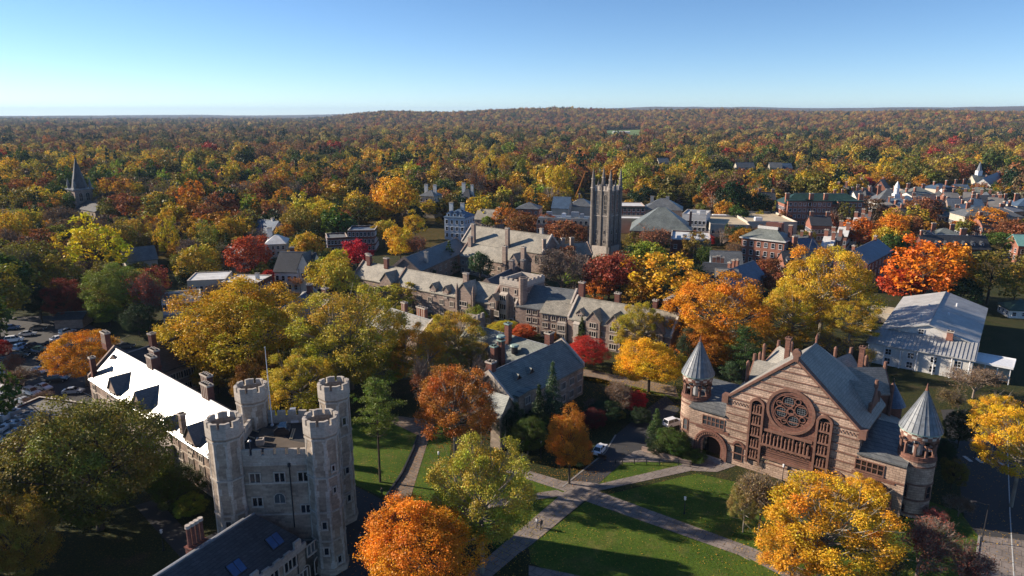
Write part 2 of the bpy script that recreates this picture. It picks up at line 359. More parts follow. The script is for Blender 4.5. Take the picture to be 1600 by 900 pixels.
class Bld:
    """one building: an Empty at its base; local x runs along the ridge from p0 to p1, local -y is the front"""
    def __init__(s, name, label, p0, p1, cat='building', group=None, z=0.0):
        s.p0 = Vector(p0); s.p1 = Vector(p1); d = s.p1 - s.p0; s.L = d.length; s.ang = math.atan2(d.y, d.x)
        s.ca, s.sa = math.cos(s.ang), math.sin(s.ang)
        s.root = empty(name, (p0[0], p0[1], z), s.ang, label, cat, group); s.z = z; s.wf = s.wb = 5; s.frame = 'trim_stone'
    def w2(s, x, y): return (s.p0.x + x * s.ca - y * s.sa, s.p0.y + x * s.sa + y * s.ca)
    def xa(s, px, y=0.0, z=0.0):                                     # local x on the line (y, z) seen at photo column px
        k = (px - 800) / F; zz = z + s.z
        # X = p0x - y sa + x ca ; dep = (p0y + y ca + x sa) C_ - (zz-H) S_
        A = s.p0.x - y * s.sa; Bq = (s.p0.y + y * s.ca) * C_ - (zz - H) * S_
        return (k * Bq - A) / (s.ca - k * s.sa * C_)
    def gable(s, ze, zr, wf, wb, wall, roof, over=.35, x0=0.0, x1=None, parapet=None, hip=(0, 0), roofname='roof', wallname='wall', zb=0.0, t=.25):
        x1 = s.L if x1 is None else x1
        s.ze, s.zr, s.wf, s.wb = ze, zr, wf, wb
        h0, h1 = hip
        if not (h0 or h1):
            MB().prism([(-wf, zb), (wb, zb), (wb, ze), (0, zr - .1), (-wf, ze)], x0, x1, 'x').build(wallname, wall, s.root)
        else: MB().box(x0, x1, -wf, wb, zb, ze).build(wallname, wall, s.root)
        sf, sb = (zr - ze) / wf, (zr - ze) / wb
        b = MB(); e0 = over if not parapet else -.05
        a, c = x0 - (over if (h0 or not parapet) else -.25), x1 + (over if (h1 or not parapet) else -.25)
        for yy, sl in ((-wf - over, sf), (wb + over, sb)):
            zz = ze - sl * over
            q = [(a, yy, zz), (c, yy, zz), (x1 - h1 if h1 else c, 0, zr), (x0 + h0 if h0 else a, 0, zr)]
            b.add([(p[0], p[1], p[2] + t) for p in q] + q, [(0, 1, 2, 3), (4, 7, 6, 5), (0, 4, 5, 1), (1, 5, 6, 2), (3, 2, 6, 7), (0, 3, 7, 4)])
        for hh, xx, xr in ((h0, a, x0 + h0), (h1, c, x1 - h1)):
            if hh:
                zf, zk = ze - sf * over, ze - sb * over
                b.add([(xx, -wf - over, zf + t), (xx, wb + over, zk + t), (xr, 0, zr + t), (xx, -wf - over, zf), (xx, wb + over, zk)], [(0, 1, 2), (0, 3, 4, 1)])
        b.build(roofname, roof, s.root)
        MB().tube((x0 + (h0 or 0), 0, zr + t + .02), (x1 - (h1 or 0), 0, zr + t + .02), .16, .16, 6).build('ridge_cap', 'lead' if roof != 'slate_buff' else 'slate_buff', s.root)
        if parapet:
            for xx in ([x0] if not h0 else []) + ([x1] if not h1 else []):
                s.parapet(xx, ze, zr, wf, wb, parapet)
        return s
    def parapet(s, xx, ze, zr, wf, wb, mat):
        MB().prism([(-wf - .15, ze - .4), (-wf - .15, ze + .75), (0, zr + .95), (wb + .15, ze + .75), (wb + .15, ze - .4), (wb - .1, ze - .4), (0, zr - .2), (-wf + .1, ze - .4)], xx - .28, xx + .28, 'x').build('gable_coping', mat, s.root)
    def flat(s, zt, wf, wb, wall, roof, x0=0.0, x1=None, par=.5, zb=0.0, cop='trim_stone'):
        x1 = s.L if x1 is None else x1; s.wf, s.wb, s.ze = wf, wb, zt
        b = MB(); b.box(x0, x1, -wf, wb, zb, zt - par)
        for q in ((x0, x1, -wf, -wf + .3), (x0, x1, wb - .3, wb), (x0, x0 + .3, -wf + .3, wb - .3), (x1 - .3, x1, -wf + .3, wb - .3)): b.box(*q, zt - par, zt)
        b.build('wall', wall, s.root)
        MB().box(x0 + .302, x1 - .302, -wf + .302, wb - .302, zt - par - .05, zt - par + .05).build('roof', roof, s.root)
        c = MB()
        for q in ((x0 - .06, x1 + .06, -wf - .06, -wf + .36), (x0 - .06, x1 + .06, wb - .36, wb + .06), (x0 - .06, x0 + .36, -wf + .36, wb - .36), (x1 - .36, x1 + .06, -wf + .36, wb - .36)): c.box(*q, zt, zt + .12)
        c.build('coping', cop, s.root)
        return s
    def win(s, x, z, w, h, side='f', kind='stone', c=2, r=1, fr=None, y=None, name='window', parent=None, gl='glass'):
        me = win_mesh(kind, w, h, c, r, fr or s.frame, gl)
        rz = {'f': 0, 'b': math.pi, 'r': math.pi / 2, 'l': -math.pi / 2}[side]
        if side == 'f': loc = (x, -s.wf if y is None else y, z)
        elif side == 'b': loc = (x, s.wb if y is None else y, z)
        elif side == 'r': loc = (s.L if y is None else y, x, z)
        else: loc = (0 if y is None else y, x, z)
        return obj(name, me, parent or s.root, loc, rz)
    def wins(s, xs, zs, w, h, **k):
        for z in zs:
            for x in xs: s.win(x, z, w, h, **k)
    def chimney(s, x, y, z0, z1, w=1.6, d=1.0, mat='brick_dark', flues=3, cap='trim_stone', pots=False, rib=False):
        b = MB(); b.box(x - w / 2, x + w / 2, y - d / 2, y + d / 2, z0, z1)
        b.box(x - w / 2 - .12, x + w / 2 + .12, y - d / 2 - .12, y + d / 2 + .12, z0 + (z1 - z0) * .25, z0 + (z1 - z0) * .25 + .18)
        b.box(x - w / 2 - .14, x + w / 2 + .14, y - d / 2 - .14, y + d / 2 + .14, z1 - .35, z1, 1)
        for i in range(flues):
            fx = x - w / 2 + w * (i + .5) / flues if w >= d else x
            fy = y if w >= d else y - d / 2 + d * (i + .5) / flues
            b.ring(fx, fy, z1, z1 + (.55 if pots else .2), .2, .17, 8, 0 if pots else 1)
        if rib:                                                      # pale recessed panels between the flues
            for i in range(1, flues + 1):
                fx = x - w / 2 + w * (i - .5) / flues
                b.box(fx - .10, fx + .10, y - d / 2 - .05, y - d / 2, z0 + (z1 - z0) * .35, z1 - .5, 1)
        return b.build('chimney', [mat, cap], s.root)
    def dormer(s, x, w, zb, zt, yf=None, side='f', wall='trim_stone', roof='slate', wk=dict(w=1.2, h=1.1), flat=False, pk=None, kneel=.0, fr=None):
        """gabled dormer: front plane at |y|=yf, foot zb, eave zt, peak pk"""
        sg = -1 if side == 'f' else 1
        yf = (s.wf if side == 'f' else s.wb) if yf is None else yf
        run = (s.wf if side == 'f' else s.wb); sl = (s.zr - s.ze) / run
        pk = zt + w * .5 if pk is None else pk
        def back(z): return max(0.0, run - (z - s.ze) / sl) - .1
        if flat: pk = zt + .25
        yb, yk = back(zt), back(pk)
        b = MB()
        X = [(-w / 2, zb), (w / 2, zb), (w / 2, zt), (0, pk), (-w / 2, zt)]
        vs = [(x + p[0], sg * yf, p[1]) for p in X] + [(x - w / 2, sg * min(yf, back(max(zb, s.ze))), zb), (x + w / 2, sg * min(yf, back(max(zb, s.ze))), zb), (x + w / 2, sg * yb, zt), (x, sg * yk, pk), (x - w / 2, sg * yb, zt)]
        b.add(vs, [(0, 1, 2, 3, 4), (0, 4, 9, 5), (1, 6, 7, 2)])
        o = .22; t = .14
        for q in (-1, 1):
            e = [(x, sg * (yf + o), pk + t), (x + q * (w / 2 + o), sg * (yf + o), zt + t - o * (pk - zt) / (w / 2)), (x + q * (w / 2 + o), sg * yb, zt + t - o * (pk - zt) / (w / 2)), (x, sg * yk, pk + t)]
            lo = [(a_, b_, c_ - t - .06) for a_, b_, c_ in e]
            b.add(e + lo, [(0, 1, 2, 3), (4, 7, 6, 5), (0, 4, 5, 1), (1, 5, 6, 2), (0, 3, 7, 4)], 1)
        d = b.build('dormer', [wall, roof], s.root)
        if wk:
            me = win_mesh(wk.get('kind', 'stone'), wk['w'], wk['h'], wk.get('c', 2), wk.get('r', 1), fr or s.frame)
            obj('window', me, d, (x, sg * yf, zb + wk.get('up', .35)), 0 if side == 'f' else math.pi)
        return d
    def bits(s, name, mats, fn):
        b = MB(); fn(b); return b.build(name, mats, s.root)
UA = math.atan2(-.633, .774)
U = Vector((.774, -.633)); V = Vector((.633, .774))
# ------------------------------------------------------------------ tree prototypes
def leaf_mesh(name, C, N, S, T, mat, aspect=.62):
    rg = np.random.default_rng(len(C)); n = len(C)
    N = N / (np.linalg.norm(N, axis=1, keepdims=True) + 1e-9)
    Rv = rg.normal(size=(n, 3)); A = np.cross(N, Rv); A /= (np.linalg.norm(A, axis=1, keepdims=True) + 1e-9)
    B = np.cross(N, A); S = S[:, None]
    vs = np.empty((n, 4, 3)); bend = N * S * .18
    vs[:, 0] = C - A * S; vs[:, 1] = C - B * S * aspect + bend; vs[:, 2] = C + A * S; vs[:, 3] = C + B * S * aspect + bend
    me = bpy.data.meshes.new(name)
    me.vertices.add(4 * n); me.vertices.foreach_set('co', vs.reshape(-1).astype(np.float32))
    me.loops.add(4 * n); me.loops.foreach_set('vertex_index', np.arange(4 * n, dtype=np.int32))
    me.polygons.add(n); me.polygons.foreach_set('loop_start', np.arange(0, 4 * n, 4, dtype=np.int32))
    me.update(calc_edges=True)
    at = me.attributes.new('tint', 'FLOAT_COLOR', 'FACE')
    at.data.foreach_set('color', np.concatenate([T, np.ones((n, 1))], 1).reshape(-1).astype(np.float32))
    me.materials.append(M[mat])
    return me
def tints(rg, n, hue=.12, br=.3):
    b = 1 + rg.uniform(-br, br, (n, 1)); h = rg.normal(0, hue, (n, 1))
    return np.clip(b * np.concatenate([1 + h * .25, 1 - h * .9, 1 - h * .3], 1), .15, 2.2)
def round_crown(seed, nl, lr, per, k, size, spread=.6, clr=.085, mat='leaf', hue=.10, flat=.75):
    rg = np.random.default_rng(seed)
    i = np.arange(nl) + .5; ph = np.arccos(1 - 2 * i / nl * .86); th = np.pi * (1 + 5 ** .5) * i + rg.uniform(0, 6)
    L = np.stack([np.cos(th) * np.sin(ph), np.sin(th) * np.sin(ph), np.cos(ph)], 1) * (spread + rg.uniform(-.24, .17, (nl, 1))) * (1 + rg.normal(0, .07, (1, 3)))
    L = np.concatenate([L, [[0, 0, .1]]]); r = rg.uniform(lr * .62, lr * 1.42, nl + 1)
    Cs, Ns, Ts = [], [], []
    lt = tints(rg, nl + 1, hue * .9, .16)
    for j in range(nl + 1):
        d = rg.normal(size=(per, 3)); d /= np.linalg.norm(d, axis=1, keepdims=True)
        out = L[j] / (np.linalg.norm(L[j]) + 1e-6)
        d = np.where((d @ out)[:, None] < -.35, -d, d)
        cl = L[j] + d * r[j] * rg.uniform(.72, 1.08, (per, 1))
        ct = tints(rg, per, hue, .22) * lt[j]
        for q in range(per):
            p = rg.normal(size=(k, 3)) * clr * np.array([1, 1, flat]) + cl[q]
            Cs.append(p); Ns.append(rg.normal(size=(k, 3)) * .75 + d[q] * .6 + np.array([0, 0, .45])); Ts.append(np.repeat(ct[q][None], k, 0) * tints(rg, k, hue * .5, .15))
    C = np.concatenate(Cs); N = np.concatenate(Ns); T = np.concatenate(Ts)
    low = C[:, 2] < -.55; C[low, 2] = -.55 + (C[low, 2] + .55) * .35
    return C, N, np.clip(T, .1, 2.4), rg.uniform(size * .65, size * 1.25, len(C)), L
def limbs(seed, L, mat='bark', r0=.05, depth=2.6, n=5):
    rg = random.Random(seed); b = MB()
    b.tube((0, 0, -depth), (0.01, 0, -.75), r0 * 1.15, r0 * .9, 8); b.tube((0.01, 0, -.75), (0, .02, -.1), r0 * .9, r0 * .55, 8)
    b.tube((0, .02, -.1), (.02, 0, .45), r0 * .55, r0 * .2, 6)
    for p in L:
        s0 = Vector((0, 0, max(-.8, min(.1, p[2] * .5 - .45)))); e = Vector(p) * 1.12; m = (s0 + e) * .5 + Vector((0, 0, -.06))
        b.tube(s0, m, r0 * .42, r0 * .26, n); b.tube(m, e, r0 * .26, r0 * .09, n)
        for _ in range(3):
            q = e + Vector((rg.uniform(-.3, .3), rg.uniform(-.3, .3), rg.uniform(-.05, .3))); b.tube(m.lerp(e, rg.uniform(.1, .6)), q, r0 * .14, r0 * .05, 3)
    return b.mesh('trunk', mat)
def cone_crown(seed, layers, per, k, size, droop=.12, mat='leaf', wid=1.0, gap=0.0, top=1.0):
    rg = np.random.default_rng(seed); Cs, Ns, Ts = [], [], []
    for l in range(layers):
        h = l / (layers - 1); z = -1 + 2 * h * top; rad = wid * (1 - h) ** .85 + .03; nb = max(4, int(per * (rad + .15)))
        for b_ in range(nb):
            th = rg.uniform(0, 2 * np.pi); rr = rad * rg.uniform(.7, 1.12); t = rg.uniform(.25, 1, (k, 1)) if gap == 0 else rg.uniform(gap, 1, (k, 1))
            p = np.concatenate([np.cos(th) * rr * t, np.sin(th) * rr * t, z - droop * t * (1.2 - h) + .0 * t], 1) + rg.normal(size=(k, 3)) * np.array([.05, .05, .03])
            Cs.append(p); Ns.append(rg.normal(size=(k, 3)) * .6 + np.array([np.cos(th) * .4, np.sin(th) * .4, .8])); Ts.append(tints(rg, 1, .08, .3) * tints(rg, k, .06, .15))
    C = np.concatenate(Cs)
    return C, np.concatenate(Ns), np.concatenate(Ts), rg.uniform(size * .6, size * 1.3, len(C))
def bare_mesh(seed, mat='twig', depth=5, fine=4):
    rg = random.Random(seed); b = MB(); tips = []
    def grow(p, d, ln, r, lv):
        q = p + d * ln; b.tube(p, q, r, r * .68, 5 if lv < 2 else 3)
        if lv >= depth: tips.append(q); return
        for _ in range(fine if lv > 0 else 5):
            nd = (d + Vector((rg.gauss(0, .55), rg.gauss(0, .55), rg.gauss(.12, .35)))).normalized()
            grow(p.lerp(q, rg.uniform(.55, 1)), nd, ln * rg.uniform(.6, .85), r * .58, lv + 1)
    grow(Vector((0, 0, -1.25)), Vector((0, 0, 1)), .72, .05, 0)
    return b, tips
LP = {}            # kind -> lod -> list of (crown mesh, trunk mesh)
def protos():
    for s in range(4):
        C, N, T, S, L = round_crown(10 + s, 34, .25, 46, 27, .0175, .70, .048)
        LP.setdefault('round', {}).setdefault('near', []).append((leaf_mesh('crown', C, N, S, T, 'leaf'), limbs(s, L)))
        C, N, T, S, L = round_crown(30 + s, 46, .165, 30, 25, .0175, .79, .042, hue=.10)
        LP.setdefault('airy', {}).setdefault('near', []).append((leaf_mesh('crown', C, N, S, T, 'leaf'), limbs(s + 9, L, 'bark_pale', .045)))
    for s in range(5):
        C, N, T, S, L = round_crown(50 + s, 18, .32, 22, 10, .055, .65, .075)
        m = leaf_mesh('crown', C, N, S, T, 'leaf'); LP['round'].setdefault('mid', []).append((m, limbs(s, L[:8], n=3)))
        C, N, T, S, L = round_crown(60 + s, 22, .24, 15, 9, .052, .75, .06)
        m = leaf_mesh('crown', C, N, S, T, 'leaf'); LP['airy'].setdefault('mid', []).append((m, limbs(s + 9, L[:9], 'bark', n=3)))
    for s in range(5):
        C, N, T, S, L = round_crown(70 + s, 12, .38, 13, 6, .105, .62, .09)
        LP['round'].setdefault('far', []).append((leaf_mesh('crown', C, N, S, T, 'leaf'), None))
    LP['airy']['far'] = LP['round']['far']
    tr = MB().tube((0, 0, -2.2), (0, 0, .8), .05, .012, 7).mesh('trunk', 'bark')
    for s in range(2):
        C, N, T, S = cone_crown(80 + s, 22, 16, 26, .045)
        LP.setdefault('cone', {}).setdefault('near', []).append((leaf_mesh('crown', C, N, S, T, 'leaf', .4), tr))
        C, N, T, S = cone_crown(84 + s, 12, 10, 10, .10)
        LP['cone'].setdefault('mid', []).append((leaf_mesh('crown', C, N, S, T, 'leaf', .45), tr))
        C, N, T, S = cone_crown(88 + s, 8, 7, 5, .2)
        LP['cone'].setdefault('far', []).append((leaf_mesh('crown', C, N, S, T, 'leaf', .5), None))
        # open pine: plates of needles on long level boughs
        rg = np.random.default_rng(90 + s); b = MB(); b.tube((0, 0, -2.2), (0.03, 0, .9), .05, .012, 7); Cs, Ns, Ts = [], [], []
        for l in range(34):
            z = -.85 + 1.75 * (l / 33); th = l * 2.4 + rg.uniform(-.4, .4); rr = (1.05 - .55 * abs(z + .1)) * rg.uniform(.6, 1.05) * (1 if z < .6 else .6)
            e = (np.cos(th) * rr, np.sin(th) * rr, z + .12); b.tube((0, 0, z - .05), e, .014, .005, 3)
            for q in range(7):
                t = rg.uniform(.35, 1.05); c = np.array([e[0] * t, e[1] * t, z + .12 * t + .03]) + rg.normal(size=3) * [.12, .12, .03]
                p = c + rg.normal(size=(34, 3)) * [.075, .075, .035]; Cs.append(p); Ns.append(rg.normal(size=(34, 3)) + [0, 0, .9]); Ts.append(tints(rg, 1, .1, .25) * tints(rg, 34, .05, .12))
        C = np.concatenate(Cs); LP.setdefault('pine', {}).setdefault('near', []).append((leaf_mesh('crown', C, np.concatenate(Ns), rg.uniform(.025, .05, len(C)), np.concatenate(Ts), 'leaf', .3), b.mesh('trunk', 'bark')))
    LP['pine']['mid'] = LP['pine']['near']; LP['pine']['far'] = LP['cone']['far']
    for s in range(3):
        b, tips = bare_mesh(s + 3, fine=5); zz = np.array([list(t) for t in tips]); rg = np.random.default_rng(s)
        zz = zz / np.abs(zz).max(0)
        mx = np.array([max(abs(v[i]) for v in b.v if v[2] > -.5) for i in range(3)])
        b.v = [(v[0] / mx[0], v[1] / mx[1], v[2] / mx[2] if v[2] > -.5 else v[2]) for v in b.v]
        idx = rg.integers(0, len(zz), 4200); C = zz[idx] + rg.normal(size=(4200, 3)) * .05
        LP.setdefault('bare', {}).setdefault('near', []).append((leaf_mesh('crown', C, rg.normal(size=(4200, 3)), rg.uniform(.015, .035, 4200), tints(rg, 4200, .1, .3), 'leaf'), b.mesh('trunk', 'twig')))
        b, tips = bare_mesh(s + 13, depth=3); mx = np.array([max(abs(v[i]) for v in b.v if v[2] > -.5) for i in range(3)])
        b.v = [(v[0] / mx[0], v[1] / mx[1], v[2] / mx[2] if v[2] > -.5 else v[2]) for v in b.v]
        C = rg.normal(size=(900, 3)); C = C / np.linalg.norm(C, axis=1, keepdims=True) * rg.uniform(.5, 1, (900, 1)) * [1, 1, .8]
        LP['bare'].setdefault('mid', []).append((leaf_mesh('crown', C, rg.normal(size=(900, 3)), rg.uniform(.02, .05, 900), tints(rg, 900, .1, .3), 'leaf', .3), b.mesh('trunk', 'twig')))
        C, N, T, S, L = round_crown(170 + s, 12, .38, 12, 5, .085, .62, .1)
        LP['bare'].setdefault('far', []).append((leaf_mesh('crown', C, N, S, T, 'leaf', .25), None))
    for k in ('near', 'mid', 'far'): LP.setdefault('column', {})[k] = LP['round'][k]
protos()
PALC = {  # base leaf colours of each autumn kind
 'gold': (.42, .27, .02), 'amber': (.38, .19, .018), 'orange': (.42, .145, .016), 'rust': (.20, .075, .028), 'red': (.33, .022, .018), 'crimson': (.36, .015, .03),
 'olive': (.145, .125, .02), 'yellowgreen': (.36, .27, .03), 'lime': (.17, .20, .02), 'green': (.055, .085, .014), 'dark': (.018, .036, .012), 'brown': (.15, .085, .045), 'mauve': (.105, .075, .06), 'lemon': (.62, .38, .015), 'pinegreen': (.04, .075, .03), 'bluegreen': (.028, .05, .032)}
WORD = {'gold': 'golden yellow', 'amber': 'amber', 'orange': 'bright orange', 'rust': 'rusty red-brown', 'red': 'red', 'crimson': 'crimson', 'olive': 'olive green', 'yellowgreen': 'yellow-green', 'lime': 'light green',
 'green': 'green', 'dark': 'dark green', 'brown': 'brown', 'mauve': 'greyish brown', 'lemon': 'lemon yellow', 'pinegreen': 'green', 'bluegreen': 'dark bluish green'}
KIND_NAME = {'round': 'deciduous_tree', 'airy': 'deciduous_tree', 'cone': 'conifer_tree', 'pine': 'conifer_tree', 'bare': 'bare_tree', 'column': 'deciduous_tree'}
_bag = {}
tree_n = [0]
placed = []         # (x, y, r, z top) of hand placed trees
def jit(c, rg=RND, a=.12):
    b = (1 + rg.uniform(-a, a)) * 1.25; h = rg.uniform(-a, a)
    return (c[0] * b, c[1] * b * (1 + h * .8), c[2] * b, 1)
def put_tree(x, y, rx, rz, zc, kind, col, label, lod='near', group=None, name=None, parts=True, zb=0.0):
    tree_n[0] += 1
    lst = LP[kind][lod]; key = (kind, lod); _bag[key] = _bag.get(key, -1) + 1; cm, tm = lst[_bag[key] % len(lst)]
    name = name or KIND_NAME[kind]; rz_ = RND.uniform(0, 6.28); c = jit(PALC[col] if isinstance(col, str) else col)
    sc_ = (rx, rx * RND.uniform(.9, 1.08), rz)
    cat = 'tree' if name != 'shrub' else 'shrub'
    if not parts or tm is None:
        o = obj(name, cm, None, (x, y, zc), rz_, sc_); o.color = c; tag(o, label, cat, group)
        return o
    e = empty(name, (x, y, zb), 0, label, cat, group)
    o = obj('crown', cm, e, (0, 0, zc - zb), rz_, sc_); o.color = c
    t = obj('trunk', tm, e, (0, 0, zc - zb), rz_, (rx, rx, max(rz, (zc - zb) / 2.2 if kind != 'bare' else (zc - zb) / 1.25)))
    return e
def T(px, py, w, h, kind, col, label, lod=None, name=None, trunk=2.5, group=None):
    """a tree whose crown fills about w x h pixels of the photograph round (px, py)"""
    zc = 6.0
    for _ in range(6):
        x, y = G(px, py, zc); dep = y * C_ - (zc - H) * S_; rz = h / 2 * dep / F * .97; zc = rz + trunk * min(1, rz / 3)
    rx = w / 2 * dep / F
    if kind in ('round', 'airy') and name is None: rx *= 1.08; rz *= 1.06
    lod = lod or ('near' if dep < 230 or kind == 'bare' else 'mid')
    placed.append((x, y, rx, zc + rz))
    return put_tree(x, y, rx, rz, zc, kind, col, label, lod, group, name)

# ------------------------------------------------------------------ terrain
def fbm(x, y, s=1.0): return noise.fractal(Vector((x * s, y * s, 3.7)), 1.0, 2.0, 4)
def sm(a, b, x):
    t = max(0.0, min(1.0, (x - a) / (b - a))); return t * t * (3 - 2 * t)
def terrain(x, y):
    d = math.hypot(x, y)
    if d < 900: return 0.0
    if y < 1: return 0.0
    az = x / y                                                       # right of about -0.24 the near ridge begins
    ridge = sm(-.30, -.16, az) * (62 + 16 * fbm(x, y, .0009) + 6 * math.sin(az * 9) + 6 * math.sin(az * 23 + 1)) * sm(2500, 4500, d + 500 * fbm(x, y, .0004))
    h = ridge * (1 - .25 * sm(5500, 8000, d))
    h += sm(900, 2500, d) * (6 * fbm(x, y, .0011))
    h += sm(9000, 14000, d) * (42 * abs(fbm(x, y, .00022)) + 10 + sm(-.1, .2, az) * 120)
    return h
def tmesh():
    rr = [0, 60, 150, 300, 500, 700, 900]
    r = 900.0
    while r < 21000: r *= 1.035 if r < 7000 else 1.06; rr.append(r)
    na = 420; vs = [(0, 0, 0)]; fs = []
    angs = [R(-62) + R(124) * i / na for i in range(na + 1)]
    back = [R(62) + R(236) * i / 24 for i in range(1, 24)]
    aa = angs + back; n = len(aa)
    for q in rr[1:]:
        for a in aa: x, y = q * math.sin(a), q * math.cos(a); vs.append((x, y, terrain(x, y) if abs(a) < R(62.1) else 0.0))
    for i in range(n): fs.append((0, 1 + (i + 1) % n, 1 + i))
    for k in range(len(rr) - 2):
        o = 1 + k * n
        for i in range(n): j = (i + 1) % n; fs.append((o + i, o + j, o + n + j, o + n + i))
    me = bpy.data.meshes.new('ground'); me.from_pydata(vs, [], fs)
    m, nt, b = new_mat('forest_floor'); tc = nt.nodes.new('ShaderNodeTexCoord'); v = tc.outputs['Object']
    near = ramp(nt, noise_n(nt, v, .6, 5, .8), [(.35, (.045, .055, .016)), (.5, (.075, .06, .028)), (.66, (.13, .075, .03))])
    vo = nt.nodes.new('ShaderNodeTexVoronoi'); vo.inputs['Scale'].default_value = .055; lk(nt, v, vo.inputs['Vector'])
    sep = nt.nodes.new('ShaderNodeSeparateColor'); lk(nt, vo.outputs['Color'], sep.inputs[0])
    far = ramp(nt, sep.outputs[0], [(0.0, (.03, .035, .02)), (.25, (.07, .05, .03)), (.5, (.13, .06, .028)), (.75, (.15, .085, .03)), (1.0, (.10, .07, .04))])
    far = mixrgb(nt, 'MULTIPLY', 1.0, far, ramp(nt, noise_n(nt, v, .002, 5, .7), [(.35, .7), (.65, 1.2)]))
    ln = nt.nodes.new('ShaderNodeVectorMath'); ln.operation = 'LENGTH'; lk(nt, v, ln.inputs[0])
    mr = nt.nodes.new('ShaderNodeMapRange'); lk(nt, ln.outputs['Value'], mr.inputs[0]); mr.inputs[1].default_value = 1200; mr.inputs[2].default_value = 2600
    lk(nt, mixrgb(nt, 'MIX', mr.outputs[0], near, far), b.inputs['Base Color']); b.inputs['Roughness'].default_value = 1.0; b.inputs['Specular IOR Level'].default_value = 0.0
    bp = nt.nodes.new('ShaderNodeBump'); bp.inputs['Strength'].default_value = 1.0; bp.inputs['Distance'].default_value = 6.0
    iv = nt.nodes.new('ShaderNodeMath'); iv.operation = 'MULTIPLY'; lk(nt, vo.outputs['Distance'], iv.inputs[0]); iv.inputs[1].default_value = -.12
    lk(nt, iv.outputs[0], bp.inputs['Height']); 
    lk(nt, bp.outputs[0], b.inputs['Normal'])
    me.materials.append(m)
    for p in me.polygons: p.use_smooth = True
    return tag(obj('ground', me, loc=(0, 0, -.02)), kind='structure')
tmesh()
_lay = [0.0]
def sheet(name, pts, mat, z=None, kind='structure', world_pts=False):
    if z is None: _lay[0] += .004; z = _lay[0]
    q = pts if world_pts else [G(*p) for p in pts]
    b = MB(); b.add([(p[0], p[1], z) for p in q], [tuple(range(len(q)))])
    return tag(b.build(name, mat), kind=kind)
# ------------------------------------------------------------------ ground sheets near the camera
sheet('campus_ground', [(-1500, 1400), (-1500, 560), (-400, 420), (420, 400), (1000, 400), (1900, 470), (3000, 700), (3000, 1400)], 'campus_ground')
sheet('parking_lot', [(-120, 500), (110, 492), (215, 545), (150, 640), (60, 690), (-150, 690)], 'asphalt')
sheet('street', [(1470, 640), (1640, 640), (1760, 1300), (1560, 1300), (1520, 900), (1500, 760)], 'asphalt')
sheet('street_sun_patch', [(1528, 836), (1700, 856), (1800, 1100), (1580, 1100), (1530, 900)], 'paving')  # sunlit part of the street, painted as a paler sheet
sheet('plaza', [(520, 740), (556, 760), (600, 782), (640, 792), (700, 830), (640, 1100), (450, 1100), (300, 1100), (300, 850)], 'asphalt')
sheet('courtyard_path', [(210, 790), (245, 780), (330, 870), (300, 1000), (200, 930), (290, 880)], 'asphalt')
sheet('lawn', [(540, 650), (664, 668), (640, 720), (601, 778), (556, 758), (530, 740)], 'lawn')
sheet('lawn', [(700, 660), (705, 700), (690, 780), (640, 796), (632, 770), (655, 700), (672, 668)], 'lawn')
sheet('lawn', [(700, 745), (800, 742), (902, 766), (818, 840), (780, 860), (700, 800)], 'lawn')
sheet('lawn', [(930, 752), (985, 715), (1060, 722), (1080, 732), (928, 768)], 'lawn')
sheet('lawn', [(1088, 740), (1180, 760), (1400, 900), (1500, 1000), (1180, 868), (938, 776)], 'lawn')
sheet('lawn', [(826, 856), (918, 782), (1175, 874), (1420, 1000), (1100, 1000), (830, 880)], 'lawn')
sheet('lawn', [(890, 590), (960, 585), (1030, 600), (1110, 640), (1040, 620), (900, 583), (885, 576)], 'lawn')
sheet('lawn', [(1440, 780), (1500, 800), (1530, 840), (1525, 905), (1400, 905), (1380, 850)], 'lawn')
sheet('path', [(886, 572), (930, 580), (1056, 604), (1060, 622), (1000, 606), (930, 590), (884, 584)], 'paving_leafy')
sheet('path', [(655, 655), (680, 660), (668, 692), (636, 795), (601, 782), (645, 705), (652, 680), (610, 660), (620, 650)], 'paving_leafy')
sheet('campus_road', [(1040, 618), (1062, 640), (1022, 690), (985, 712), (935, 756), (908, 772), (872, 762), (945, 708), (962, 680), (1010, 640)], 'asphalt')
sheet('path', [(800, 728), (880, 752), (905, 752), (935, 756), (922, 775), (888, 770), (790, 738)], 'paving')
sheet('path', [(922, 760), (930, 758), (1060, 728), (1105, 714), (1150, 728), (1120, 738), (1080, 736), (928, 769)], 'paving')
sheet('path', [(912, 766), (935, 768), (1180, 858), (1420, 985), (1380, 985), (1172, 874), (905, 780)], 'paving')
sheet('path', [(885, 766), (922, 776), (830, 852), (810, 866), (700, 960), (680, 940), (815, 826)], 'paving')
sheet('path', [(700, 792), (870, 766), (888, 774), (820, 784), (700, 806)], 'paving')
sheet('path', [(826, 884), (1100, 940), (1300, 1000), (1280, 1010), (826, 900)], 'paving')
def edge_line(name, pts, mat, w=.25, h=.1):
    q = [Vector(G(*p)) for p in pts]; b = MB()
    for a, c in zip(q, q[1:]):
        d = (c - a); L = d.length; d.normalize(); n = Vector((-d.y, d.x)) * w / 2
        b.prism([(a.x - n.x, a.y - n.y), (c.x - n.x, c.y - n.y), (c.x + n.x, c.y + n.y), (a.x + n.x, a.y + n.y)], -.02, h, 'z')
    return tag(b.build(name, mat), kind='structure')
edge_line('kerb', [(601, 781), (628, 742), (645, 705), (653, 682)], 'dark_metal', .35, .45)
edge_line('kerb', [(601, 781), (636, 795)], 'dark_metal', .3, .12)
edge_line('kerb', [(1530, 838), (1522, 900), (1515, 990)], 'kerb', .3, .15)
edge_line('kerb', [(938, 776), (1080, 828), (1172, 876)], 'kerb', .18, .06)
edge_line('kerb', [(878, 762), (945, 708), (962, 680)], 'kerb', .3, .12)
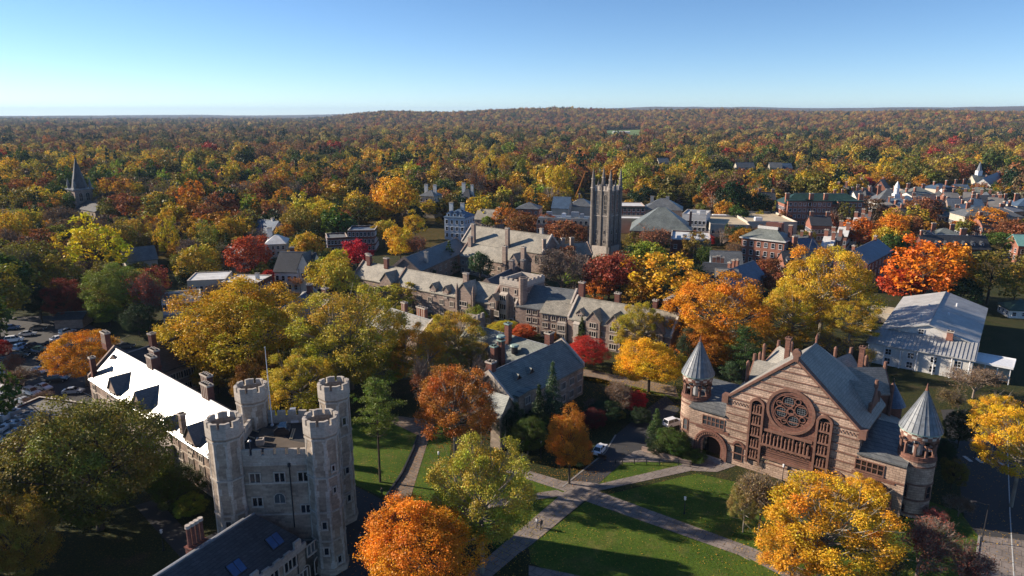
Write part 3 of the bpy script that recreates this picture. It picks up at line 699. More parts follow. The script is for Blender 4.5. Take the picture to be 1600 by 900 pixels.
edge_line('road_marking', [(1572, 640), (1578, 800), (1590, 1000)], 'road_paint', .15, .04)
for k in range(4):
    a = G(1512 + k * 17, 717 + k * 2); MB().box(a[0] - .35, a[0] + .35, a[1] - 1.1, a[1] + 1.1, .0, .045).build('crossing_stripe', 'road_paint')['kind'] = 'structure'
# parking bay lines
def bays():
    b = MB()
    for k in range(9):
        a = G(20 + k * 22, 668 - k * 11); c = G(44 + k * 20, 680 - k * 12)
        b.tube((a[0], a[1], .045), (c[0], c[1], .045), .06, .06, 4)
    tag(b.build('bay_marking', 'road_paint'), kind='structure')
bays()

# ------------------------------------------------------------------ the castle-like tower with four octagonal turrets
BP = Vector((-40.1, 87.4)); bu = Vector((math.cos(R(3.5)), math.sin(R(3.5))))
bt = Bld('castle_tower', 'square stone castle-like tower with four octagonal battlemented turrets beside the bright roof', BP, BP + bu * 13.3, 'tower')
bt.wf, bt.wb = .5, 12.8; bt.frame = 'pale_stone'
def to_loc(B, X, Y):
    dx, dy = X - B.p0.x, Y - B.p0.y; return (dx * B.ca + dy * B.sa, -dx * B.sa + dy * B.ca)
def pl(B, px, py, z): return to_loc(B, *G(px, py, z))
b = MB(); b.box(0, 13.3, -.5, 12.8, 0, 17.1); b.build('wall', 'grey_stone', bt.root)
MB().box(.35, 12.95, -.15, 12.45, 17.102, 17.3).build('roof', 'membrane', bt.root)
b = MB()
for q in ((2, 11.3, -.55, -.15), (2, 11.3, 12.45, 12.85)): b.box(*q, 17.1, 18.45)
for q in ((-.05, .35, 2, 10.6), (12.95, 13.35, 2, 10.6)): b.box(*q, 17.1, 18.45)
b.build('parapet', 'pale_stone', bt.root)
for k in range(6):
    for yy in (-.57, 12.43): MB().box(-.62, .62, 0, .44, 0, .9).build('merlon', 'pale_stone', bt.root, (2.55 + k * 1.66, yy, 18.45))
for k in range(5):
    for xx in (-.07, 12.93): MB().box(0, .44, -.62, .62, 0, .9).build('merlon', 'pale_stone', bt.root, (xx, 3.0 + k * 1.65, 18.45))
for z in (16.9, 14.0, 9.0, 4.6):
    MB().box(1.9, 11.4, -.62, -.5, z, z + .22).box(13.3, 13.42, 1.9, 10.8, z, z + .22).box(-.12, 0, 1.9, 10.8, z, z + .22).build('string_course', 'pale_stone', bt.root)
rg = random.Random(3)
def octo(t, r):
    k = math.floor((t + math.pi / 8) / (math.pi / 4)); m = t - k * math.pi / 4
    rr = r * math.cos(math.pi / 8) / math.cos(m); return (rr * math.cos(t), rr * math.sin(t))
def turret(x, y):
    t = MB(); t.ring(0, 0, 0, 1.0, 2.7, 2.6, 8); t.ring(0, 0, 1.0, 21.3, 2.42, 2.32, 8); t.ring(0, 0, 21.3, 21.9, 2.32, 2.47, 8)
    t.annulus(0, 0, 21.9, 23.3, 2.08, 2.47, 8, rot=math.pi / 8); t.ring(0, 0, 21.9, 22.2, 2.12, 2.12, 8)
    o = t.build('turret', 'brown_stone' if False else 'grey_stone', bt.root, (x, y, 0))
    for z in (21.25, 15.4, 10.0, 5.4):
        MB().annulus(0, 0, z, z + .26, 2.2, 2.52 if z < 20 else 2.48, 8, rot=math.pi / 8).build('string_course', 'pale_stone', o)
    q = MB()
    for k in range(8):
        c = math.pi / 8 + k * math.pi / 4; z = 1.0
        while z < 21.0:
            h = rg.uniform(.6, 1.3); h = min(h, 21.2 - z); a = rg.choice((.07, .12, .20)); e = rg.choice((.07, .12, .20)); rr = 2.42 - .10 * z / 21
            o1 = [octo(c - a, rr + .035), octo(c, rr + .045), octo(c + e, rr + .035)]; i1 = [octo(c + e, rr - .2), octo(c - a, rr - .2)]
            q.prism(o1 + i1, z, z + h, 'z'); z += h
    tag(q.build('quoins', 'pale_stone', o), kind='stuff')
    q = MB().annulus(0, 0, 21.86, 23.32, 2.15, 2.51, 8, rot=math.pi / 8).build('crown_band', 'pale_stone', o)
    for k in range(8):
        c = math.pi / 8 + k * math.pi / 4
        p = [octo(c - .3, 2.51), octo(c - .0001, 2.51), octo(c + .3, 2.51), octo(c + .3, 2.1), octo(c, 2.08), octo(c - .3, 2.1)]
        MB().prism(p, 23.32, 24.15, 'z').build('merlon', 'pale_stone', o)
    return o
T1 = turret(0, 0); T2 = turret(13.3, 0); T3 = turret(0, 12.3); T4 = turret(12.7, 12.5)
def slit(tp, ang, z, w=.6, h=1.1):
    r = 2.42 * math.cos(math.pi / 8)
    obj('window', win_mesh('stone', w, h, 1, 1, 'pale_stone'), tp, (r * math.cos(ang), r * math.sin(ang), z), ang + math.pi / 2)
slit(T2, -math.pi / 2, 7.6); slit(T2, -math.pi / 2, 3.4); slit(T2, -math.pi / 4, 1.6); slit(T2, -math.pi / 4, 13.0, .4, .8); slit(T4, 0 - .0, 12.5); slit(T4, -math.pi / 4, 17.5)
slit(T4, -math.pi / 4, 9.0); slit(T4, -math.pi / 4, 4.0); slit(T1, -math.pi / 2, 8.2, .7, 1.1); slit(T2, -math.pi / 4, 16.4, .4, .8)
for x in (3.7, 7.1, 10.4): bt.win(x, 14.35, 1.35, 1.35)
bt.win(6.85, 11.0, 1.45, 1.5, kind='pointed', c=2); bt.win(10.4, 9.3, 1.25, 1.2); bt.win(3.7, 10.6, 1.3, 1.3)
for y in (4, 6.4, 8.8): bt.win(y, 13.6, 1.3, 1.4, side='r'); bt.win(y, 7.5, 1.3, 1.6, side='r')
MB().tube((8.6, -.66, 7), (8.6, -.66, 17.3), .09, .09, 6).box(8.4, 8.8, -.8, -.5, 16.7, 17.2).build('drainpipe', 'dark_metal', bt.root)
def roof_item(B, px, py, z, name, mat, sx, sy, sz, rz=0, topm=None):
    x, y = pl(B, px, py, z); q = MB().box(-sx / 2, sx / 2, -sy / 2, sy / 2, 0, sz)
    if topm: q.box(-sx / 2 + .2, sx / 2 - .2, -sy / 2 + .2, sy / 2 - .2, sz, sz + .02, 1)
    return q.build(name, [mat] + ([topm] if topm else []), B.root, (x, y, z), rz)
x = [pl(bt, *p, 17.3) for p in ((410, 668), (433, 672), (453, 688), (476, 692), (478, 701), (410, 697), (397, 693))]
MB().prism(x, 17.30, 17.33, 'z').build('roof_patch', 'membrane_brown', bt.root)
for a, c in (((383, 668), (404, 675)), ((377, 678), (398, 685)), ((456, 686), (461, 670)), ((453, 686), (458, 670))):
    x0, y0 = pl(bt, *a, 17.35); x1, y1 = pl(bt, *c, 17.35); MB().tube((x0, y0, 17.36), (x1, y1, 17.36), .11, .11, 4).build('roof_rail', 'tan_roof', bt.root)
roof_item(bt, 407, 694, 17.33, 'roof_vent', 'trim_stone', 1.1, 1.0, .9, .1, 'dark'); roof_item(bt, 377, 685, 17.33, 'roof_vent', 'trim_stone', .7, .7, .6, .1, 'dark')
roof_item(bt, 461, 659, 17.33, 'roof_hatch', 'white_metal', 1.2, .8, .35, .1); roof_item(bt, 458, 646, 17.33, 'roof_box', 'galv', .9, .8, .9, .2)
roof_item(bt, 419, 648, 17.33, 'roof_box', 'galv', .6, .6, .6, .2)
x, y = pl(bt, 442, 677, 17.33)
MB().box(-1.1, 1.1, -.9, .9, 0, .75, 1).prism([(-1.2, .75), (1.2, .75), (.5, 1.45), (-.5, 1.45)], -1.0, 1.0, 'y').build('skylight', ['glass', 'dark_metal'], bt.root, (x, y, 17.33), .1)
x, y = pl(bt, 391, 702, 17.33)
MB().tube((0, 0, 0), (0, 0, 1.3), .05, .05, 6).ring(0, 0, 1.3, 1.5, .3, .1, 10).build('roof_mast', 'galv', bt.root, (x, y, 17.33))
fx, fy = bt.w2(2.95, 11.6)
fp = empty('flagpole', (fx, fy, 17.3), 0, 'tall bare white flagpole standing on the roof of the castle-like tower', 'flagpole')
MB().ring(0, 0, 0, .25, .25, .25, 10).tube((0, 0, .2), (0, 0, 12.9), .11, .05, 8).build('pole', 'white_metal', fp)
MB().ring(0, 0, 12.9, 13.1, .12, .12, 8).build('finial', 'galv', fp)

# ------------------------------------------------------------------ long wing with the sunlit shining roof
wd = Vector((-88.7 + 51.7, 145.5 - 114)).normalized(); WP = Vector((-51.7, 114))
lw = Bld('stone_hall', 'long stone residence wing with blazing white sunlit roof and red brick chimney stacks', WP + wd * 50.5, WP - wd * 11.5, 'building')
lw.frame = 'trim_stone'
lw.gable(8.0, 13.3, 6, 6, 'brown_stone', 'slate_glossy', parapet='brown_stone')
for px, zt in ((168, 16.2), (222, 15.6), (240, 16.2), (303, 15.8), (327, 16.4)):
    lw.chimney(lw.xa(px, .6, 14), .3 if zt > 16 else 3.2, 12.0 if zt > 16 else 10.3, zt, 2.7, 1.1, 'brick_dark', 4, rib=True)
lw.chimney(lw.xa(147, -5, 11), -5.2, 7, 13.2, 1.0, 1.0, 'brick_dark', 1); lw.chimney(lw.xa(284, -5.3, 11), -5.2, 7.5, 12.6, 1.1, .9, 'brown_stone', 1)
for px, w in ((176, 4.6), (216, 5.2), (262, 2.6), (297, 4.4)):
    lw.dormer(lw.xa(px, -6, 9), w, 6.4, 8.9 if w > 3 else 9.2, yf=6.12, pk=8.9 + w * .62, wall='brown_stone', roof='slate_glossy' if w > 3 else 'slate', wk=dict(w=w * .42, h=1.5, c=3, r=1, up=.6))
for z in (.9, 3.7): lw.wins([lw.L * (i + .6) / 15 for i in range(15)], [z], 1.7, 1.5, c=3)
lw.wins([lw.L * (i + .6) / 15 for i in range(15) if i % 3 != 1], [6.0], 1.3, 1.1, c=2)
for i in range(4):
    x = lw.L * (i * 3.6 + 3.4) / 15; lw.bits('drainpipe', 'dark_metal', lambda q: q.tube((x, -6.12, .2), (x, -6.12, 7.8), .08, .08, 5))
lw.bits('string_course', 'trim_stone', lambda q: q.box(.2, lw.L - .2, -6.1, -6, 2.9, 3.1).box(.2, lw.L - .2, -6.1, -6, 5.6, 5.75))
x = lw.L - 24
lw.bits('bay_window', ['trim_stone', 'glass'], lambda q: (q.box(x, x + 3, -7.2, -6, 0, 5.6), q.box(x + .3, x + 2.7, -7.24, -7.2, 3.4, 5.0, 1), q.box(x + .3, x + 2.7, -7.24, -7.2, .8, 2.4, 1)))
for z, y in ((9.2, -4.6), (11.2, -2.2), (10.6, -3.0)):
    for q_ in range(2): lw.bits('roof_vent', 'dark_metal', lambda q: q.ring(18 + y * 3 + q_ * 9, y, z - .5, z + .35, .12, .12, 6))
# shaded wing behind it
dw = Bld('stone_hall', 'dark shaded stone wing behind the blazing white roof, slate roof and windows facing right', G(178, 560, 12.2), G(300, 521, 12.2), 'building')
dw.gable(7.5, 12.2, 5.5, 5.5, 'brown_stone', 'slate_dark', parapet='brown_stone')
dw.wins([dw.L * (i + .7) / 10 for i in range(10)], [1.2, 4.4], 1.7, 1.6, c=3)
dw.chimney(dw.xa(241, -1, 13), -.5, 11, 15.6, 1.2, 1.2, 'brick_dark', 2)
# ------------------------------------------------------------------ slate-roofed range in front of the tower, bottom of the picture
r0 = Vector(G(425, 787, 10.9)); rd = (Vector(G(262, 893, 10.9)) - r0).normalized()
fw = Bld('stone_hall', 'foreground range with dark slate roof, skylights and one red chimney below the castle-like tower', r0 + rd * 27, r0, 'building')
fw.gable(6.4, 10.9, 5.6, 5.6, 'grey_stone', 'slate_dark', over=.1, hip=(0, 3.2))
fw.parapet(-.1, 6.4, 10.9, 5.6, 5.6, 'pale_stone')
sl = math.atan2(4.5, 5.6)
for px, py in ((428, 836), (368, 878)):
    x, y = pl(fw, px, py, 9.1); z = 10.9 + y * 4.5 / 5.6 + .3
    s_ = MB().box(-1.1, 1.1, -1.0, 1.0, 0, .16, 1); s_.box(-1.0, -.06, -.88, .88, .16, .19).box(.06, 1.0, -.88, .88, .16, .19)
    o = s_.build('skylight', ['skylight_pane', 'dark_metal'], fw.root, (x, y, z)); o.rotation_euler = (sl, 0, 0)
x = fw.xa(309, 1.6, 10); 
def redchim(q):
    q.box(x - 1.25, x + 1.25, 1.1, 2.3, 7.5, 10.8); q.box(x - 1.35, x + 1.35, 1.0, 2.4, 10.8, 11.0)
    for i in range(4): q.ring(x - .93 + i * .62, 1.7, 11.0, 13.7, .3, .27, 8); q.ring(x - .93 + i * .62, 1.7, 13.7, 14.1, .4, .36, 8, 1)
fw.bits('chimney', ['brick_dark', 'trim_stone'], redchim)
fw.bits('ridge_flashing', 'galv', lambda q: q.box(0, fw.L - 4.5, .55, .8, 10.75, 11.0).box(0, fw.L - 5.5, 1.3, 1.5, 10.2, 10.4))
n = int(fw.L / 1.9)
for i in range(n): fw.bits('merlon', 'pale_stone', lambda q: q.box(.2 + i * 1.9, 1.4 + i * 1.9, -6.0, -5.62, 6.5, 6.85 + (.75 if i % 4 == 1 else 0)))
fw.bits('parapet', 'pale_stone', lambda q: q.box(0, fw.L, -6.02, -5.6, 5.7, 6.6))
fw.wf = 5.62
for px in (488, 453, 425, 400): fw.win(fw.xa(px, -5.6, 4.6), 3.9, 2.1, 1.5, c=3)
for px in (470, 440): fw.win(fw.xa(px, -5.6, 2), .4, 2.1, 1.7, c=3)
for px in (478, 496):
    x = fw.xa(px, -5.6, 1.5); fw.win(x, .1, 1.3, 2.5, kind='pointed', c=1, gl='wood_door', name='door')
for px in (505, 466): x = fw.xa(px, -5.7, 3); fw.bits('drainpipe', 'dark_metal', lambda q: q.tube((x, -5.72, .1), (x, -5.72, 6.3), .08, .08, 5))

# ------------------------------------------------------------------ Romanesque hall on the right
AO = Vector((37.1, 127.7))
al = Bld('romanesque_hall', 'large pink and brown striped stone hall with great rose window gable and conical turrets', AO, AO + U * 38.9, 'building')
al.wf, al.wb = 3.9, 14; al.frame = 'red_trim'
yf = -3.9; ap = 19.35; ZK = 13.2; ZA = 23.3
# gable wall of the nave
b = MB(); b.prism([(7.7, 0), (31, 0), (31, ZK), (ap, ZA - .3), (7.7, ZK)], yf, yf + 1.0, 'y'); b.box(7.7, 31, yf + 1, 12, 0, ZK - .4); b.build('wall', 'pink_stone', al.root)
def gx(z, sd): # gable half width at z
    return (31 - ap) * (1 - (z - ZK) / (ZA - ZK)) if z > ZK else 31 - ap
for z in (2.4, 4.0, 5.4, 7.0, 8.6, 10.1, 11.6, 13.2, 14.8, 16.3, 17.8, 19.3, 20.8, 22.0):
    w = gx(z + .3, 0) - .15
    MB().box(ap - w, ap + w, yf - .12, yf, z, z + .20).build('string_course', 'red_trim', al.root)
def diaper(q):
    for s_ in (0, 1):
        xs = (8.2, 12.2) if s_ == 0 else (26.6, 30.6); n = 14; w = (xs[1] - xs[0]) / n
        for i in range(n):
            q.box(xs[0] + i * w, xs[0] + (i + .55) * w, yf - .1, yf, 12.3 + .28 * (i % 2), 12.55 + .28 * (i % 2))
al.bits('diaper_band', 'red_trim', diaper)
def coping(q):
    for s_ in (-1, 1):
        q.add([(ap, yf - .25, ZA + .55), (ap + s_ * 12.0, yf - .25, ZK + .05), (ap + s_ * 12.0, yf - .25, ZK - .45), (ap, yf - .25, ZA - .05),
               (ap, yf + 1.0, ZA + .55), (ap + s_ * 12.0, yf + 1.0, ZK + .05), (ap + s_ * 12.0, yf + 1.0, ZK - .45), (ap, yf + 1.0, ZA - .05)],
              [(0, 1, 2, 3), (4, 7, 6, 5), (0, 4, 5, 1), (1, 5, 6, 2), (3, 2, 6, 7)])
        q.box(ap + s_ * 11.9 - .6, ap + s_ * 11.9 + .6, yf - .35, yf + 1.1, ZK - 1.1, ZK + .5)
al.bits('gable_coping', 'red_trim', coping)
al.bits('apex_stone', 'red_trim', lambda q: (q.box(ap - .45, ap + .45, yf - .3, yf + .9, ZA - .2, ZA + .9), q.arc(ap, ZA + 1.3, 0.02, .75, 0, 2 * math.pi, yf - .25, yf + .5, 14)))
# rose window
RC = (19.45, 13.7)
MB().arc(RC[0], RC[1], 3.75, 4.25, 0, 2 * math.pi, yf - .42, yf, 40).build('rose_frame', 'red_trim', al.root)
MB().arc(RC[0], RC[1], 3.3, 3.75, 0, 2 * math.pi, yf - .26, yf, 40).build('rose_moulding', 'red_sandstone', al.root)
MB().disc(RC[0], RC[1], 3.32, yf - .03, 40).build('rose_glass', 'dark_glass', al.root)
tr = MB(); tr.arc(RC[0], RC[1], .45, .72, 0, 2 * math.pi, yf - .2, yf - .04, 16); tr.arc(RC[0], RC[1], 3.05, 3.32, 0, 2 * math.pi, yf - .22, yf - .04, 40)
for k in range(4):
    t = R(18) + k * math.pi / 2; c = (RC[0] + 1.78 * math.cos(t), RC[1] + 1.78 * math.sin(t)); tr.arc(c[0], c[1], 1.0, 1.14, 0, 2 * math.pi, yf - .2, yf - .04, 20)
    ld = MB()
    for d in (-.6, -.2, .2, .6): ld.box(c[0] + d - .03, c[0] + d + .03, yf - .06, yf - .04, c[1] - .8, c[1] + .8).box(c[0] - .8, c[0] + .8, yf - .055, yf - .035, c[1] + d - .03, c[1] + d + .03)
    ld.build('leading', 'lead', al.root)
    t += math.pi / 4; c = (RC[0] + 2.35 * math.cos(t), RC[1] + 2.35 * math.sin(t)); tr.arc(c[0], c[1], .42, .56, 0, 2 * math.pi, yf - .2, yf - .04, 14)
tr.build('rose_tracery', 'red_sandstone', al.root)
# sculpted panel, inscription band, niches
def fig(q, x, z, h, y=yf - .12):
    q.ring(x, y, z, z + h * .55, .26, .17, 6); q.ring(x, y, z + h * .55, z + h * .8, .22, .25, 6); q.ring(x, y, z + h * .8, z + h, .13, .11, 6)
MB().box(14.3, 24.0, yf - .06, yf, 3.6, 9.3).build('panel_wall', 'red_sandstone', al.root)
MB().box(14.9, 23.4, yf - .08, yf - .06, 6.35, 8.75).build('panel_shade', 'dark', al.root)  # flat black sheet painted as the shade behind the statues
for q_ in ((14.7, 23.6, 8.75, 9.25, .35), (14.7, 23.6, 5.95, 6.35, .55), (13.9, 24.4, 3.3, 3.7, .3)):
    MB().box(q_[0], q_[1], yf - q_[4], yf, q_[2], q_[3]).build('ledge', 'red_trim', al.root)
me_f = None
for k in range(13):
    q = MB(); fig(q, 0, 0, 2.1, 0); 
    if me_f is None: me_f = q.mesh('statue', 'red_trim')
    obj('statue', me_f, al.root, (15.25 + k * .65, yf - .3, 6.4), k * 1.1, (1, 1, .9 + .12 * ((k * 7) % 3)))
for k in range(9): MB().box(14.9, 23.4, yf - .1, yf - .06, 3.95 + k * .21, 4.02 + k * .21).build('carved_line', 'dark' if k % 2 else 'red_trim', al.root)
for k in range(20): al.bits('corbel', 'red_trim', lambda q: q.box(15.0 + k * .43, 15.2 + k * .43, yf - .5, yf, 5.7, 5.95)) if k % 2 == 0 else None
for nx, zt in ((13.55, 13.3), (25.25, 13.3)):
    n_ = MB(); n_.box(nx - 1.35, nx - .95, yf - .5, yf, 1.6, zt); n_.box(nx + .95, nx + 1.35, yf - .5, yf, 1.6, zt); n_.arc(nx, zt, .95, 1.4, 0, math.pi, yf - .5, yf, 12)
    o = n_.build('niche', 'red_trim', al.root)
    n2 = MB(); n2.box(nx - .95, nx + .95, yf - .05, yf, 2.0, zt); n2.add([(nx + .95 * math.cos(math.pi * i / 10), yf - .05, zt + .95 * math.sin(math.pi * i / 10)) for i in range(11)], [tuple(range(11))]); n2.build('niche_shade', 'dark', o)  # black backing drawn as the shade inside the niche
    for j, z in enumerate((2.8, 5.0, 7.4, 9.6, 11.8)):
        MB().box(nx - .95, nx + .95, yf - .42, yf, z - .35, z).build('shelf', 'red_trim', o)
        for d in (-.5, 0, .5): obj('statue', me_f, o, (nx + d, yf - .24, z), j + d, (.8, .8, .72))
# spandrels between niches and rose
for sx_ in (-1, 1): al.bits('spandrel', 'red_sandstone', lambda q: q.prism([(RC[0] + sx_ * 4.7, 9.3), (RC[0] + sx_ * 4.7, 13.6), (RC[0] + sx_ * 4.28, 13.6), (RC[0] + sx_ * 3.7, 11.7), (RC[0] + sx_ * 2.9, 10.6), (RC[0] + sx_ * 1.6, 9.75), (RC[0] + sx_ * 1.2, 9.3)], yf - .09, yf, 'y'))
# entrance wings with arches, strip windows
def arch_front(q, x0, x1, zt, ac, r, zs, y0, y1, n=14, m=0):
    for i in range(n):
        a, c = math.pi * i / n, math.pi * (i + 1) / n
        xa_, za = ac + r * math.cos(a), zs + r * math.sin(a); xb_, zb_ = ac + r * math.cos(c), zs + r * math.sin(c)
        q.prism([(xa_, za), (xa_, zt), (xb_, zt), (xb_, zb_)], y0, y1, 'y', m)
    q.box(x0, ac - r, y0, y1, 0, zt, m); q.box(ac + r, x1, y0, y1, 0, zt, m)
for x0, x1, ac, sgn in ((0.6, 7.7, 5.3, -1), (31, 38.3, 33.6, 1)):
    b = MB(); arch_front(b, x0, x1, 9.4, ac, 2.0, 2.3, yf + .02, yf + .9); b.box(x0, x1, yf + .9 + 1.6, 6, 0, 9.4); b.build('wing_wall', 'pink_stone', al.root)
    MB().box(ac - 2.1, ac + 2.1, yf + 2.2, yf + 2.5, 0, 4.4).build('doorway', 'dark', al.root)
    MB().box(ac - 1.2, ac + 1.2, yf + 2.0, yf + 2.19, 0, 3.1).build('door', 'wood_door', al.root)
    MB().box(x0 + .3, x1, yf - .03, yf + .01, 0, 2.2).build('plinth', 'red_sandstone', al.root) if False else None
    for r0_, r1_, pr in ((2.0, 2.5, .12), (2.5, 3.0, .3), (3.0, 3.35, .45)):
        o = MB(); o.arc(ac, 2.3, r0_, r1_, 0, math.pi, yf - pr, yf + .02, 22)
        o.box(ac - r1_, ac - r0_, yf - pr, yf + .02, 0, 2.3).box(ac + r0_, ac + r1_, yf - pr, yf + .02, 0, 2.3); o.build('arch_ring', 'red_sandstone' if pr != .3 else 'red_trim', al.root)
    for k in range(19):
        t = math.pi * (k + .5) / 19; MB().box(-.12, .12, -.1, 0, -.22, .22).build('voussoir', 'red_trim', al.root, (ac + 2.75 * math.cos(t), yf - .3, 2.3 + 2.75 * math.sin(t))).rotation_euler = (0, math.pi / 2 - t, 0)
    MB().box(ac - 3.3, ac + 3.3, yf - .1, yf + .015, 5.55, 6.1).build('red_band', 'red_sandstone', al.root)
    wx = 5.45 if sgn < 0 else 32.9
    al.win(wx, 6.55, 4.2, 1.75, c=5, r=2, y=yf + .02)
    for z in (5.9, 9.1): MB().box(x0, x1, yf - .14, yf + .02, z, z + .28).build('string_course', 'red_trim', al.root)
    # lean-to roof
    MB().add([(x0 - .2, yf - .35, 9.45), (x1, yf - .35, 9.45), (x1, 6, 12.2), (x0 - .2, 6, 12.2), (x0 - .2, yf - .35, 9.25), (x1, yf - .35, 9.25), (x1, 6, 9.25), (x0 - .2, 6, 9.25)],
             [(0, 1, 2, 3), (4, 7, 6, 5), (0, 4, 5, 1), (1, 5, 6, 2), (2, 6, 7, 3), (3, 7, 4, 0)]).build('roof', 'slate', al.root)
for x in (10.7, 28.1):
    al.win(x, 1.2, 1.5, 3.4, kind='arch', c=1, r=2, y=yf); al.bits('arch_hood', 'red_sandstone', lambda q: q.arc(x, 3.85, .86, 1.25, 0, math.pi, yf - .22, yf, 12))
# low walls and steps before the doors
for ac in (5.3, 33.6):
    for k in range(3): al.bits('step', 'kerb', lambda q: q.box(ac - 2.4 - k * .3, ac + 2.4 + k * .3, yf - .8 - k * .45, yf - .35 - k * .45, 0, .42 - k * .14))
# round turrets
def rturret(x, y, full=True):
    r = 2.85
    o = MB().ring(0, 0, 0, 10.1, r, r, 28, rot=0).build('turret', 'pink_stone', al.root, (x, y, 0))
    for z in (.6, 3.1, 5.9, 9.1, 10.05): MB().annulus(0, 0, z, z + .26, r - .1, r + .12, 28).build('string_course', 'red_trim', o)
    MB().annulus(0, 0, 10.3, 10.9, r - .6, r, 28).build('belfry_sill', 'red_sandstone', o)
    MB().ring(0, 0, 10.2, 10.4, r - .1, r - .1, 20).build('belfry_floor', 'dark', o)
    for k in range(10):
        t = 2 * math.pi * (k + .5) / 10; MB().ring(0, 0, 10.9, 13.1, .26, .24, 6).box(-.34, .34, -.34, .34, 12.75, 13.1).build('column', 'red_trim', o, ((r - .36) * math.cos(t), (r - .36) * math.sin(t), 0), t)
    q = MB(); n = 60
    for i in range(n):                                               # arched heads between the columns
        a0, a1 = 2 * math.pi * i / n, 2 * math.pi * (i + 1) / n; ph = ((i + .5) % 6) / 6; zb_ = 13.05 + .75 * math.sin(math.pi * ph) ** .6
        q.prism([((r - .6) * math.cos(a0), (r - .6) * math.sin(a0)), (r * math.cos(a0), r * math.sin(a0)), (r * math.cos(a1), r * math.sin(a1)), ((r - .6) * math.cos(a1), (r - .6) * math.sin(a1))], zb_, 14.0, 'z')
    q.build('belfry_arcade', 'red_trim', o)
    q = MB()
    for i in range(72):
        a0, a1 = 2 * math.pi * i / 72, 2 * math.pi * (i + 1) / 72
        for j in range(2): q.prism([((r - .1) * math.cos(a0), (r - .1) * math.sin(a0)), ((r + .06) * math.cos(a0), (r + .06) * math.sin(a0)), ((r + .06) * math.cos(a1), (r + .06) * math.sin(a1)), ((r - .1) * math.cos(a1), (r - .1) * math.sin(a1))], 14.0 + j * .45, 14.42 + j * .45, 'z', (i // 3 + j) % 2)
    q.build('diaper_frieze', ['red_sandstone', 'trim_stone'], o)
    MB().ring(0, 0, 10.4, 13.6, .75, .75, 10).box(-2.2, 2.2, -.08, .08, 11.3, 11.55).box(-2.2, 2.2, -.08, .08, 12.1, 12.35).build('bell_frame', 'galv', o)
    MB().annulus(0, 0, 14.85, 15.05, r - .2, r + .35, 28).build('eaves', 'copper', o)
    cn = MB().ring(0, 0, 15.05, 22.0, r + .38, 0, 24, rot=0); cn.build('cone_roof', 'lead', o)
    q = MB()
    for k in range(24): t = 2 * math.pi * k / 24; q.tube(((r + .4) * math.cos(t), (r + .4) * math.sin(t), 15.07), (0, 0, 22.02), .05, .03, 4)
    for k in range(1, 5):
        rr = (r + .38) * (1 - k / 5) + .02; q.annulus(0, 0, 15.05 + 6.95 * k / 5 - .02, 15.05 + 6.95 * k / 5 + .03, rr - .05, rr + .03, 24)
    q.build('roof_seams', 'lead', o)
    MB().ring(0, 0, 21.6, 22.3, .28, .1, 8).ring(0, 0, 22.3, 22.9, .16, .02, 6).build('finial', 'red_sandstone' if full else 'dark_metal', o)
    return o
RT1, RT2 = rturret(0, 0), rturret(38.9, 0)
for o in (RT1, RT2):
    for t, z, w, h in ((-math.pi / 2 - .25, 3.7, .95, 2.3), (-math.pi / 2 - .25, .9, .9, 1.4), (math.pi * .82, 3.7, .9, 2.2), (-.5, 3.7, .9, 2.2)):
        obj('window', win_mesh('arch', w, h, 1, 2, 'red_trim'), o, (2.86 * math.cos(t), 2.86 * math.sin(t), z), t + math.pi / 2)
# nave roof with ridge, eight-sided at the back
RB = 8.0; sl_n = (ZA - ZK) / 11.9
def nave(q):
    t = .35; y0 = yf + .9
    A = [(ap, y0, ZA), (ap, RB, ZA)]
    pts = [(ap - 12.2, y0, ZK - .25), (ap - 12.2, RB + 4, ZK - .25), (ap - 8, RB + 12.5, ZK - .25), (ap, RB + 15, ZK - .25), (ap + 8, RB + 12.5, ZK - .25), (ap + 12.2, RB + 4, ZK - .25), (ap + 12.2, y0, ZK - .25)]
    vs = A + pts + [(x_, y_, z_ - t) for x_, y_, z_ in pts]
    fs = [(0, 2, 3, 1), (1, 3, 4), (1, 4, 5), (1, 5, 6), (1, 6, 7), (1, 7, 8, 0)]
    fs += [(2 + i, 9 + i, 10 + i, 3 + i) for i in range(6)] + [tuple(range(15, 8, -1))]
    q.add(vs, fs)
al.bits('roof', 'slate_hall', nave)
MB().prism([(ap - 11.7, -2), (ap - 11.7, RB + 3.8), (ap - 7.7, RB + 12), (ap, RB + 14.5), (ap + 7.7, RB + 12), (ap + 11.7, RB + 3.8), (ap + 11.7, -2)], 9, ZK - .3, 'z').build('apse_wall', 'red_sandstone', al.root)
al.bits('ridge_cap', 'lead', lambda q: q.tube((ap, yf + .9, ZA + .05), (ap, RB, ZA + .05), .16, .16, 6))
al.bits('finial', 'red_sandstone', lambda q: (q.ring(ap, RB, ZA, ZA + .9, .25, .2, 8), q.ring(ap, RB, ZA + .9, ZA + 1.9, .35, .05, 8)))
